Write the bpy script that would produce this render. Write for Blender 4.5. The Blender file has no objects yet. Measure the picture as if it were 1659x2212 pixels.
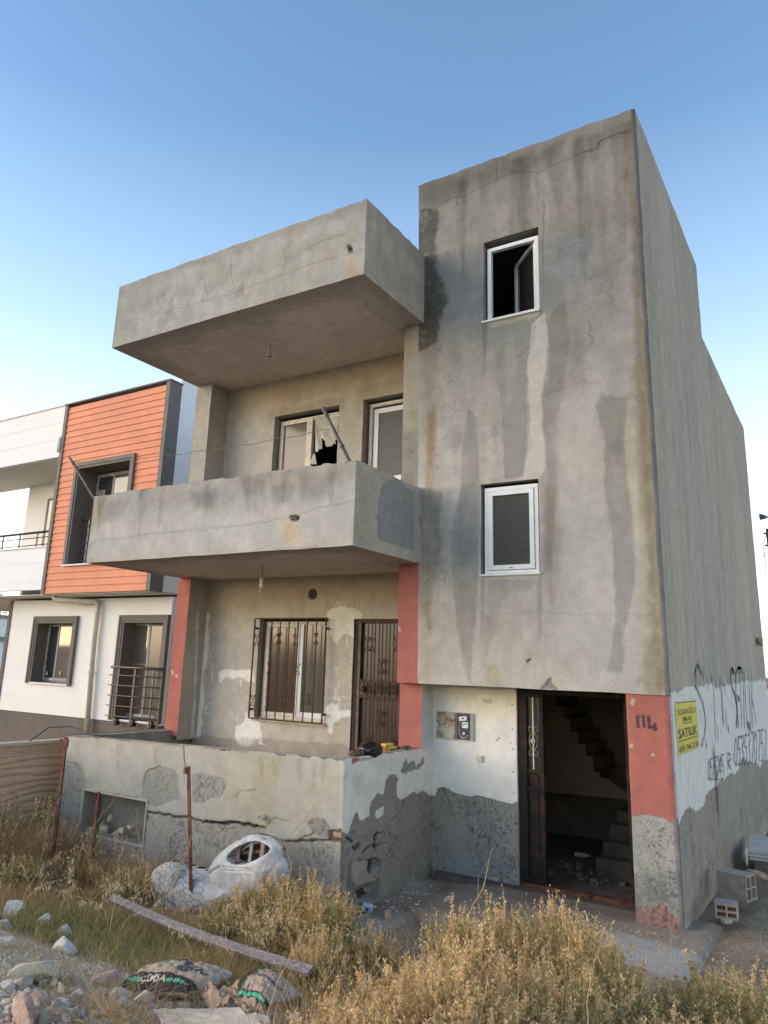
import bpy, math, random
import numpy as np
from mathutils import Vector, Matrix
random.seed(7)
SC = bpy.context.scene
COL = SC.collection
R = math.radians

# ------------------------------------------------------------------ camera
FPX = 1622.816; CAMP = np.array([4.378, -8.039, 2.241])
YAW, PITCH, ROLL = np.radians([33.086, 13.759, 2.04]); SX, SY = -44.63, -63.46
_f = np.array([-np.sin(YAW)*np.cos(PITCH), np.cos(YAW)*np.cos(PITCH), np.sin(PITCH)])
_r = np.array([np.cos(YAW), np.sin(YAW), 0.0]); _u = np.cross(_r, _f)
_r, _u = np.cos(ROLL)*_r+np.sin(ROLL)*_u, -np.sin(ROLL)*_r+np.cos(ROLL)*_u
cam_d = bpy.data.cameras.new('camera'); cam = bpy.data.objects.new('camera', cam_d); COL.objects.link(cam)
cam.matrix_world = Matrix(((_r[0], _u[0], -_f[0], CAMP[0]), (_r[1], _u[1], -_f[1], CAMP[1]), (_r[2], _u[2], -_f[2], CAMP[2]), (0, 0, 0, 1)))
cam_d.sensor_fit = 'HORIZONTAL'; cam_d.sensor_width = 36; cam_d.lens = FPX/1659*36
cam_d.shift_x = -SX/1659; cam_d.shift_y = SY/1659
cam_d.clip_end = 5000; cam_d.clip_start = .05
SC.camera = cam

# ------------------------------------------------------------------ light
SUN_AZ, SUN_EL = R(122), R(11)          # azimuth from +Y towards -X: a low hazy evening sun to the left
world = bpy.data.worlds.new('World'); SC.world = world; world.use_nodes = True
wn = world.node_tree; bg = wn.nodes['Background']
sky = wn.nodes.new('ShaderNodeTexSky'); sky.sky_type = 'NISHITA'; sky.sun_disc = False
sky.sun_elevation = SUN_EL; sky.sun_rotation = -SUN_AZ
sky.air_density = 1.0; sky.dust_density = .6; sky.ozone_density = 2.8; sky.altitude = 0
# pale warm haze that hangs all round the horizon
tcw = wn.nodes.new('ShaderNodeTexCoord'); sep = wn.nodes.new('ShaderNodeSeparateXYZ'); wn.links.new(tcw.outputs['Generated'], sep.inputs[0])
hc = wn.nodes.new('ShaderNodeValToRGB'); wn.links.new(sep.outputs['Z'], hc.inputs[0])
HZ = [(0.0, (1.40, 1.06, .76)), (.12, (1.42, 1.10, .70)), (.24, (.90, .85, .66)), (.42, (.38, .46, .48)), (.62, (.08, .13, .19)), (1.0, (.02, .05, .09))]
while len(hc.color_ramp.elements) < len(HZ): hc.color_ramp.elements.new(.5)
for e_, (p_, c_) in zip(hc.color_ramp.elements, HZ): e_.position = p_; e_.color = (*c_, 1)
hm = wn.nodes.new('ShaderNodeVectorMath'); hm.operation = 'SCALE'; wn.links.new(hc.outputs[0], hm.inputs[0]); hm.inputs['Scale'].default_value = 2.6
mx = wn.nodes.new('ShaderNodeMix'); mx.data_type = 'RGBA'; mx.blend_type = 'ADD'; mx.clamp_result = False; mx.inputs[0].default_value = 1
wn.links.new(sky.outputs[0], mx.inputs[6]); wn.links.new(hm.outputs[0], mx.inputs[7])
wn.links.new(mx.outputs[2], bg.inputs[0]); bg.inputs[1].default_value = .15
sd = bpy.data.lights.new('sun', 'SUN'); sd.energy = 1.8; sd.angle = R(60); sd.color = (1.0, .74, .50)
so = bpy.data.objects.new('sun', sd); COL.objects.link(so)
sdir = Vector((-math.sin(SUN_AZ)*math.cos(SUN_EL), math.cos(SUN_AZ)*math.cos(SUN_EL), math.sin(SUN_EL)))
so.rotation_euler = sdir.to_track_quat('Z', 'Y').to_euler(); so.location = (-8, -4, 9)
SC.view_settings.view_transform = 'Standard'; SC.view_settings.look = 'None'
SC.view_settings.gamma = 1; SC.view_settings.use_curve_mapping = False
SC.view_settings.exposure = 1.05
SC.cycles.diffuse_bounces = 6; SC.cycles.max_bounces = 10

# ------------------------------------------------------------------ helpers
def P(px, py, x=None, y=None, z=None):
    """point where the sight line through photo point (px,py) meets a plane x=, y= or z="""
    d = _f+_r*(px-829.5-SX)/FPX-_u*(py-1106-SY)/FPX
    t = (x-CAMP[0])/d[0] if x is not None else (y-CAMP[1])/d[1] if y is not None else (z-CAMP[2])/d[2]
    return CAMP+t*d
def ZC(x0, y0, s):          # coordinates read in an enlarged crop -> photo coordinates
    return lambda pts: [((x0+a/s)/1.8084, (y0+b/s)/1.8084) for a, b in pts]

def _hash(ix, iy, seed):
    n = (ix.astype(np.int64)*374761393+iy.astype(np.int64)*668265263+seed*974634777) & 0xffffffff
    n = ((n ^ (n >> 13))*1274126177) & 0xffffffff
    n = ((n ^ (n >> 16))*2246822519) & 0xffffffff
    return ((n ^ (n >> 15)) & 0xffffff)/float(0xffffff)
def vn(x, y, seed=0):
    fx = np.floor(x); fy = np.floor(y); u = x-fx; v = y-fy
    u = u*u*(3-2*u); v = v*v*(3-2*v)
    a = _hash(fx, fy, seed); b = _hash(fx+1, fy, seed); c = _hash(fx, fy+1, seed); d = _hash(fx+1, fy+1, seed)
    return a+(b-a)*u+(c-a)*v+(a-b-c+d)*u*v
def fbm(x, y, seed=0, o=4):
    s = 0; a = .5; t = 0
    for i in range(o):
        s = s+a*vn(x*2**i, y*2**i, seed+i*17); t += a; a *= .55
    return s/t*2-1          # -1..1
def sst(a, b, x):
    t = np.clip((x-a)/(b-a), 0, 1); return t*t*(3-2*t)

def link(name, me, mat=None, parent=None):
    o = bpy.data.objects.new(name, me); COL.objects.link(o)
    if mat is not None: me.materials.append(mat)
    if parent is not None: o.parent = parent
    return o
def tag(o, label=None, cat=None, group=None, kind=None):
    if label: o['label'] = label
    if cat: o['category'] = cat
    if group: o['group'] = group
    if kind: o['kind'] = kind
    return o
def thing(name, label, cat, group=None, loc=(0, 0, 0)):
    o = bpy.data.objects.new(name, None); COL.objects.link(o); o.location = loc; o.empty_display_size = .2
    return tag(o, label, cat, group)
def np_mesh(name, V, Fq=None, Ft=None, colors=None, smooth=False, alpha=None):
    me = bpy.data.meshes.new(name)
    V = np.asarray(V, np.float32)
    nq = 0 if Fq is None else len(Fq); nt = 0 if Ft is None else len(Ft)
    me.vertices.add(len(V)); me.vertices.foreach_set('co', V.ravel())
    li = []
    if nq: li.append(np.asarray(Fq, np.int32).ravel())
    if nt: li.append(np.asarray(Ft, np.int32).ravel())
    li = np.concatenate(li)
    me.loops.add(len(li)); me.loops.foreach_set('vertex_index', li)
    me.polygons.add(nq+nt)
    ls = np.concatenate([np.arange(nq)*4, nq*4+np.arange(nt)*3]).astype(np.int32)
    me.polygons.foreach_set('loop_start', ls)
    me.polygons.foreach_set('use_smooth', np.full(nq+nt, smooth, bool))
    me.update(calc_edges=True); me.validate()
    if colors is not None:
        at = me.attributes.new('Col', 'FLOAT_COLOR', 'POINT')
        c = np.ones((len(V), 4), np.float32); c[:, :3] = colors
        if alpha is not None: c[:, 3] = alpha
        at.data.foreach_set('color', c.ravel())
    return me

class MB:
    def __init__(s): s.v = []; s.f = []
    def quad(s, a, b, c, d):
        n = len(s.v); s.v += [tuple(a), tuple(b), tuple(c), tuple(d)]; s.f.append((n, n+1, n+2, n+3)); return s
    def poly(s, pts):
        n = len(s.v); s.v += [tuple(p) for p in pts]; s.f.append(tuple(range(n, n+len(pts)))); return s
    def box(s, x0, x1, y0, y1, z0, z1):
        n = len(s.v); s.v += [(x, y, z) for z in (z0, z1) for x, y in ((x0, y0), (x1, y0), (x1, y1), (x0, y1))]
        s.f += [tuple(n+i for i in q) for q in ((0, 3, 2, 1), (4, 5, 6, 7), (0, 1, 5, 4), (1, 2, 6, 5), (2, 3, 7, 6), (3, 0, 4, 7))]
        return s
    def hexa(s, p):   # 8 points: bottom 4 ccw, top 4 ccw
        n = len(s.v); s.v += [tuple(q) for q in p]
        s.f += [tuple(n+i for i in q) for q in ((0, 3, 2, 1), (4, 5, 6, 7), (0, 1, 5, 4), (1, 2, 6, 5), (2, 3, 7, 6), (3, 0, 4, 7))]
        return s
    def tube(s, pts, r, n=8, cap=True):
        pts = [Vector(p) for p in pts]; rr = r if isinstance(r, (list, tuple)) else [r]*len(pts)
        base = len(s.v); prev = None
        for i, p in enumerate(pts):
            t = (pts[min(i+1, len(pts)-1)]-pts[max(i-1, 0)])
            t = t.normalized() if t.length > 1e-9 else Vector((0, 0, 1))
            if prev is None:
                a = Vector((0, 0, 1)) if abs(t.z) < .9 else Vector((1, 0, 0))
                x = t.cross(a).normalized()
            else:
                x = (prev-t*prev.dot(t)); x = x.normalized() if x.length > 1e-6 else t.orthogonal().normalized()
            prev = x; y = t.cross(x)
            for k in range(n):
                a = 2*math.pi*k/n; s.v.append(tuple(p+(x*math.cos(a)+y*math.sin(a))*rr[i]))
        for i in range(len(pts)-1):
            for k in range(n):
                a = base+i*n+k; b = base+i*n+(k+1) % n; s.f.append((a, b, b+n, a+n))
        if cap:
            s.f.append(tuple(base+k for k in reversed(range(n)))); s.f.append(tuple(base+(len(pts)-1)*n+k for k in range(n)))
        return s
    def bar(s, a, b, w, h, up=(0, 0, 1)):
        a = Vector(a); b = Vector(b); t = (b-a).normalized(); x = t.cross(Vector(up))
        x = x.normalized() if x.length > 1e-6 else Vector((1, 0, 0)); y = x.cross(t)
        q = [(-w/2, -h/2), (w/2, -h/2), (w/2, h/2), (-w/2, h/2)]
        return s.hexa([a+x*i+y*j for i, j in q]+[b+x*i+y*j for i, j in q])
    def lathe(s, prof, c, n=12, axis='z'):
        base = len(s.v)
        for r_, z_ in prof:
            for k in range(n):
                a = 2*math.pi*k/n; q = (r_*math.cos(a), r_*math.sin(a), z_)
                if axis == 'y': q = (q[0], q[2], q[1])
                s.v.append((c[0]+q[0], c[1]+q[1], c[2]+q[2]))
        for i in range(len(prof)-1):
            for k in range(n):
                a = base+i*n+k; b = base+i*n+(k+1) % n; s.f.append((a, b, b+n, a+n))
        s.f.append(tuple(base+k for k in reversed(range(n)))); s.f.append(tuple(base+(len(prof)-1)*n+k for k in range(n)))
        return s
    def build(s, name, mat, parent=None, smooth=False, bevel=0):
        me = bpy.data.meshes.new(name); me.from_pydata(s.v, [], s.f); me.update()
        if smooth: me.polygons.foreach_set('use_smooth', [True]*len(me.polygons))
        o = link(name, me, mat, parent)
        if bevel:
            m = o.modifiers.new('bevel', 'BEVEL'); m.width = bevel; m.segments = 2; m.limit_method = 'ANGLE'
        return o

# ------------------------------------------------------------------ materials
def mat_new(name):
    m = bpy.data.materials.new(name); m.use_nodes = True
    nt = m.node_tree; b = nt.nodes['Principled BSDF']; return m, nt, b
def noise_node(nt, scale, detail=5, rough=.6, vec=None, scl=None):
    n = nt.nodes.new('ShaderNodeTexNoise'); n.inputs['Scale'].default_value = scale
    n.inputs['Detail'].default_value = detail; n.inputs['Roughness'].default_value = rough
    tc = nt.nodes.new('ShaderNodeTexCoord'); src = tc.outputs['Object']
    if scl:
        mp = nt.nodes.new('ShaderNodeMapping'); mp.inputs['Scale'].default_value = scl
        nt.links.new(src, mp.inputs[0]); src = mp.outputs[0]
    nt.links.new(src, n.inputs['Vector']); return n
def ramp(nt, src, stops):
    r = nt.nodes.new('ShaderNodeValToRGB'); nt.links.new(src, r.inputs[0])
    while len(r.color_ramp.elements) < len(stops): r.color_ramp.elements.new(.5)
    for e, (p, c) in zip(r.color_ramp.elements, stops):
        e.position = p; e.color = (c, c, c, 1) if isinstance(c, (int, float)) else (*c, 1)
    return r
def mul(nt, a, b, fac=1.0, mode='MULTIPLY'):
    m = nt.nodes.new('ShaderNodeMix'); m.data_type = 'RGBA'; m.blend_type = mode; m.inputs[0].default_value = fac
    nt.links.new(a, m.inputs[6]); nt.links.new(b, m.inputs[7]); return m.outputs[2]
def bump(nt, b, h, strength, dist):
    n = nt.nodes.new('ShaderNodeBump'); n.inputs['Strength'].default_value = strength; n.inputs['Distance'].default_value = dist
    nt.links.new(h, n.inputs['Height']); nt.links.new(n.outputs[0], b.inputs['Normal']); return n
def plaster(name, speck=.35, b1=.5, dist=.006, scale=70, streak=0):
    m, nt, b = mat_new(name)
    at = nt.nodes.new('ShaderNodeAttribute'); at.attribute_name = 'Col'
    n1 = noise_node(nt, scale, 6, .7); r1 = ramp(nt, n1.outputs[0], [(.3, 1-speck), (.5, 1.0), (.7, 1+speck*.5)])
    n2 = noise_node(nt, 6, 6, .65); r2 = ramp(nt, n2.outputs[0], [(.3, .86), (.7, 1.1)])
    one = nt.nodes.new('ShaderNodeRGB'); one.outputs[0].default_value = (1, 1, 1, 1)
    sm = nt.nodes.new('ShaderNodeMix'); sm.data_type = 'RGBA'; nt.links.new(at.outputs['Alpha'], sm.inputs[0]); nt.links.new(one.outputs[0], sm.inputs[6]); nt.links.new(r1.outputs[0], sm.inputs[7])
    c = mul(nt, at.outputs['Color'], sm.outputs[2]); c = mul(nt, c, r2.outputs[0])
    if streak:
        n3 = noise_node(nt, 1, 5, .6, scl=(30, 30, 1.6)); r3 = ramp(nt, n3.outputs[0], [(.35, 1-streak), (.65, 1+streak*.4)])
        c = mul(nt, c, r3.outputs[0])
    nt.links.new(c, b.inputs['Base Color']); b.inputs['Roughness'].default_value = .95
    b.inputs['Specular IOR Level'].default_value = .15
    bn = bump(nt, b, n1.outputs[0], b1, dist); mm = nt.nodes.new('ShaderNodeMath'); mm.operation = 'MULTIPLY'; mm.inputs[1].default_value = b1; nt.links.new(at.outputs['Alpha'], mm.inputs[0]); nt.links.new(mm.outputs[0], bn.inputs['Strength']); return m
def M(name, rgb, rough=.7, var=.12, scale=9, bmp=.0, bscale=80, metal=0, spec=.3, rgb2=None, stretch=None, trans=0, lo=.35, hi=.65):
    m, nt, b = mat_new(name)
    n = noise_node(nt, scale, 6, .65, scl=stretch)
    c1 = tuple(x*(1-var) for x in rgb); c2 = rgb2 if rgb2 else tuple(min(1, x*(1+var)) for x in rgb)
    r = ramp(nt, n.outputs[0], [(lo, c1), (hi, c2)])
    nt.links.new(r.outputs[0], b.inputs['Base Color'])
    b.inputs['Roughness'].default_value = rough; b.inputs['Metallic'].default_value = metal; b.inputs['Specular IOR Level'].default_value = spec
    if bmp:
        n2 = noise_node(nt, bscale, 5, .65, scl=stretch); bump(nt, b, n2.outputs[0], bmp, .006)
    if trans: b.inputs['Transmission Weight'].default_value = trans
    return m
def glass(name, rgb, rough=.06, var=.1, bmp=0, spec=.5):
    m = M(name, rgb, rough, var, 2.5, bmp, 40, 0, spec); return m

m_conc = plaster('weathered_render', .30, .6, .008, 75)
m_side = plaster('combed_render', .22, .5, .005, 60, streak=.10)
m_soft = plaster('smooth_render', .16, .25, .004, 45)
m_paint = plaster('painted_render', .1, .25, .004, 60)
m_rough = plaster('rough_render', .42, .9, .012, 60)
m_core = M('bare_concrete', (.25, .235, .21), .95, .2, 5, .4, 40)
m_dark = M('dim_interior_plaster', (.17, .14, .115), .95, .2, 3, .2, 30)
m_pvc = M('white_plastic_frame', (.76, .77, .77), .38, .05, 6)
m_pvcold = M('dusty_plastic_frame', (.60, .55, .47), .5, .2, 14)
m_greyframe = M('grey_plastic_frame', (.30, .29, .28), .45, .1, 10)
m_glassdk = glass('dark_glass', (.028, .027, .025), .05)
m_glassbr = glass('brown_reflecting_glass', (.075, .058, .042), .08)
m_grill = M('rusty_dark_iron', (.045, .03, .022), .65, .4, 30, .3, 120, .3, rgb2=(.11, .05, .028))
m_rust = M('rust', (.095, .04, .028), .85, .45, 14, .6, 90, .1, rgb2=(.21, .09, .058))
m_iron = M('grey_iron_pipe', (.12, .105, .095), .6, .3, 20, .2, 90, .4)
m_black = M('black_paint', (.02, .02, .024), .6, .2)
m_white = M('white_paint', (.72, .72, .70), .6, .06, 4, .15, 60)

# ------------------------------------------------------------------ painted wall skins (stains, peeling paint and cracks as colour + relief)
class Paint:
    """A,B are the two wall coordinates in metres; works on colour and relief height"""
    def __init__(s, A, B, base, plane, seed=0):
        s.A, s.B, s.plane, s.seed = A, B, plane, seed
        s.col = np.tile(np.array(base, np.float64), (len(A), 1)); s.h = np.zeros(len(A)); s.r = np.ones(len(A)); s.res = .01
    def to(s, pts):
        k, v = s.plane
        o = []
        for q in pts:
            p = P(q[0], q[1], **{k: v}); o.append((p[0], p[2]) if k == 'y' else (p[1], p[2]) if k == 'x' else (p[0], p[1]))
        return np.array(o)
    def sdf(s, V, margin):
        lo = V.min(0)-margin; hi = V.max(0)+margin
        I = np.nonzero((s.A > lo[0]) & (s.A < hi[0]) & (s.B > lo[1]) & (s.B < hi[1]))[0]
        a = s.A[I]; b = s.B[I]; d = np.full(len(I), 1e9); ins = np.zeros(len(I), bool)
        n = len(V)
        for i in range(n):
            p = V[i]; q = V[(i+1) % n]; e = q-p; L = e@e+1e-12
            t = np.clip(((a-p[0])*e[0]+(b-p[1])*e[1])/L, 0, 1)
            d = np.minimum(d, (a-p[0]-t*e[0])**2+(b-p[1]-t*e[1])**2)
            c = ((p[1] > b) != (q[1] > b)) & (a < (q[0]-p[0])*(b-p[1])/(q[1]-p[1]+1e-12)+p[0]); ins ^= c
        d = np.sqrt(d); return I, np.where(ins, -d, d)
    def mask(s, pts, soft=.02, wob=.02, freq=6, px=True, sx=1):
        V = s.to(pts) if px else np.array(pts, float); s.seed += 1
        I, d = s.sdf(V, soft+wob*1.5)
        d = d+wob*fbm(s.A[I]*freq*sx, s.B[I]*freq, s.seed*31, 4)
        return I, 1-sst(-soft, soft, d)
    def mulp(s, pts, k, amt=1, soft=.05, wob=.04, freq=6, brk=0, bf=18, px=True, sx=1, h=0):
        I, m = s.mask(pts, soft, wob, freq, px, sx)
        if brk:
            m = m*sst(.5-brk, .5+brk*.3, fbm(s.A[I]*bf*sx, s.B[I]*bf, s.seed*7+3, 5)*.5+.62)
        m = (m*amt)[:, None]; s.col[I] *= (1-m)+m*np.array(k if np.ndim(k) else [k]*3); s.h[I] += h*m[:, 0]
    def setp(s, pts, c, amt=1, soft=.006, wob=.02, freq=8, px=True, h=0, brk=0, bf=18, sx=1, r=None):
        I, m = s.mask(pts, soft, wob, freq, px, sx)
        if brk:
            m = m*sst(.5-brk, .5+brk*.3, fbm(s.A[I]*bf*sx, s.B[I]*bf, s.seed*7+3, 5)*.5+.62)
        m = m*amt
        s.col[I] = s.col[I]*(1-m[:, None])+np.array(c)*m[:, None]; s.h[I] += h*m
        if r is not None:
            s.r[I] = s.r[I]*(1-m)+r*m
            if h > 0: e = 4*m*(1-m); s.col[I] *= (1-.45*e*(m < .6))[:, None]; s.h[I] += .004*e*(m > .4)  # shade line painted along the edges of lifted paint
    def crack(s, pts, w=.006, k=.35, depth=.006, jit=.012, px=True):
        w2 = max(w, .72*s.res); k = 1-(1-k)*w/w2; w = w2
        V = s.to(pts) if px else np.array(pts, float); rs = np.random.RandomState(s.seed+5); s.seed += 1
        Q = []
        for i in range(len(V)-1):
            n = max(1, int(np.hypot(*(V[i+1]-V[i]))/.05))
            for j in range(n): Q.append(V[i]+(V[i+1]-V[i])*j/n+(rs.rand(2)-.5)*2*jit*(1 if (i or j) else 0))
        Q.append(V[-1]); Q = np.array(Q)
        lo = Q.min(0)-w*3; hi = Q.max(0)+w*3
        I = np.nonzero((s.A > lo[0]) & (s.A < hi[0]) & (s.B > lo[1]) & (s.B < hi[1]))[0]
        a = s.A[I]; b = s.B[I]; d = np.full(len(I), 1e9)
        for i in range(len(Q)-1):
            p = Q[i]; e = Q[i+1]-p; L = e@e+1e-12; t = np.clip(((a-p[0])*e[0]+(b-p[1])*e[1])/L, 0, 1)
            d = np.minimum(d, (a-p[0]-t*e[0])**2+(b-p[1]-t*e[1])**2)
        m = 1-sst(w*.35, w*1.2, np.sqrt(d)); s.col[I] *= (1-m*(1-k))[:, None]; s.h[I] -= depth*m
    def pits(s, sel, fa=30, fb=20, thr=.22, amt=.55, depth=.004, seed=77):
        m = sst(thr, thr+.16, fbm(s.A*fa, s.B*fb, seed, 3))*sst(-.35, .25, fbm(s.A*3.1, s.B*2.3, seed+5, 3))*sel
        s.col *= (1-amt*m)[:, None]; s.h -= depth*m
    def fine(s, amt=.1, f=2.2, seed=0, sx=1):
        n = fbm(s.A*f*sx, s.B*f, seed+101, 5); s.col *= (1+amt*n)[:, None]
    def tint(s, amt=.06, f=1.1, seed=0):
        n = fbm(s.A*f, s.B*f, seed+201, 4)*amt; s.col *= np.stack([1+n, 1+n*.2, 1-n], 1)
    def mapcracks(s, region, f=9, amt=.35, px=True, w=.05):
        I, m = s.mask(region, .08, .08, 4, px)
        n = np.abs(fbm(s.A[I]*f, s.B[I]*f, s.seed*13+9, 3)); l = (1-sst(0, w, n))*m
        g = sst(-.1, .25, fbm(s.A[I]*3, s.B[I]*3, s.seed*5+2, 2)); s.col[I] *= (1-amt*l*g)[:, None]

def grid_axis(lo, hi, res, cuts=()):
    c = sorted(set([lo, hi]+[q for q in cuts if lo < q < hi])); out = []
    for a, b in zip(c[:-1], c[1:]):
        n = max(1, int(round((b-a)/res))); out += list(np.linspace(a, b, n+1)[:-1])
    return np.array(out+[c[-1]])
def wobble(X):     # the same small unevenness for every skin, so that edges meet
    a = X[:, 0]*2.3+X[:, 1]*1.7+X[:, 2]*.9; b = X[:, 2]*2.1+X[:, 0]*.6-X[:, 1]*.8
    return np.stack([fbm(a, b, 900+i*7, 3) for i in range(3)], 1)
def skin(name, plane, a, b, res, paint, mat, parent, base=(.3, .28, .25), holes=(), sign=None, warp=None, wob=.006,
         keep=None, resb=None, topchip=0, cutsb=(), seed=0, smooth=True, acuts=(), post=None):
    k, v = plane
    aa = grid_axis(a[0], a[1], res, [h[i] for h in holes for i in (0, 1)]+list(acuts)) if not isinstance(a, np.ndarray) else a
    bb = grid_axis(b[0], b[1], resb or res, [h[i] for h in holes for i in (2, 3)]+list(cutsb)) if not isinstance(b, np.ndarray) else b
    na, nb = len(aa), len(bb)
    A, B = np.meshgrid(aa, bb, indexing='ij'); A = A.ravel(); B = B.ravel(); A0, B0 = A.copy(), B.copy()
    if warp: A, B = warp(A, B)
    p = Paint(A, B, base, plane, seed)
    p.res = res if not isinstance(a, np.ndarray) else .02
    paint(p)
    edge = np.minimum(np.minimum(A0-aa[0], aa[-1]-A0), np.minimum(B0-bb[0], bb[-1]-B0)); h = p.h*sst(0, .02, edge)
    if topchip:
        t = (B0 >= bb[-1]-1e-6); B = B-t*topchip*np.clip(fbm(A*7, A*0+3.3, 55, 4)+.15, 0, 1)*1.6
    sg = sign if sign is not None else (-1 if k in 'yz' else 1)
    if k == 'y': X = np.stack([A, v+sg*h, B], 1)
    elif k == 'x': X = np.stack([v+sg*h, A, B], 1)
    else: X = np.stack([A, B, v+sg*h], 1)
    if post: X = post(X)
    X = X+wobble(X)*wob
    idx = np.arange(na*nb).reshape(na, nb)
    q = np.stack([idx[:-1, :-1], idx[1:, :-1], idx[1:, 1:], idx[:-1, 1:]], -1)
    ca = (aa[:-1]+aa[1:])/2; cb = (bb[:-1]+bb[1:])/2; CA, CB = np.meshgrid(ca, cb, indexing='ij')
    ok = np.ones(CA.shape, bool)
    for hh in holes: ok &= ~((CA > hh[0]) & (CA < hh[1]) & (CB > hh[2]) & (CB < hh[3]))
    if keep is not None: ok &= keep(CA, CB)
    q = q[ok]
    out = {('y', -1): 0, ('y', 1): 1, ('x', 1): 0, ('x', -1): 1, ('z', 1): 0, ('z', -1): 1}[(k, 1 if sg > 0 else -1)]
    if out: q = q[:, ::-1]
    me = np_mesh(name, X, q, colors=np.clip(p.col, .003, .95), smooth=smooth, alpha=p.r)
    return link(name, me, mat, parent)
def reveal(parent, x0, x1, z0, z1, y0, y1, mat, name='reveal'):
    b = MB()
    b.quad((x0, y0, z0), (x0, y1, z0), (x0, y1, z1), (x0, y0, z1)); b.quad((x1, y0, z0), (x1, y0, z1), (x1, y1, z1), (x1, y1, z0))
    b.quad((x0, y0, z1), (x0, y1, z1), (x1, y1, z1), (x1, y0, z1)); b.quad((x0, y0, z0), (x1, y0, z0), (x1, y1, z0), (x0, y1, z0))
    return b.build(name, mat, parent)
# ================================================================== THE CONCRETE HOUSE
m_pale = M('bounce_pale_concrete', (.44, .39, .33), .95, .15, 5, .4, 40)  # paler than bare concrete to bounce light under the balconies
W = 2.8; ZB = 2.072; ZT = 8.79; ZL = 7.54; D1, D2 = 4.12, 9.39
F0, F1_, R0, R1_ = 3.49, 4.44, 6.67, 7.668
BY = .72; LX = -4.40; BF = -1.465
house = thing('concrete_house', 'unfinished grey rendered two-storey house with balconies and a taller stair tower', 'house')
CB = (.415, .40, .37)

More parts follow.
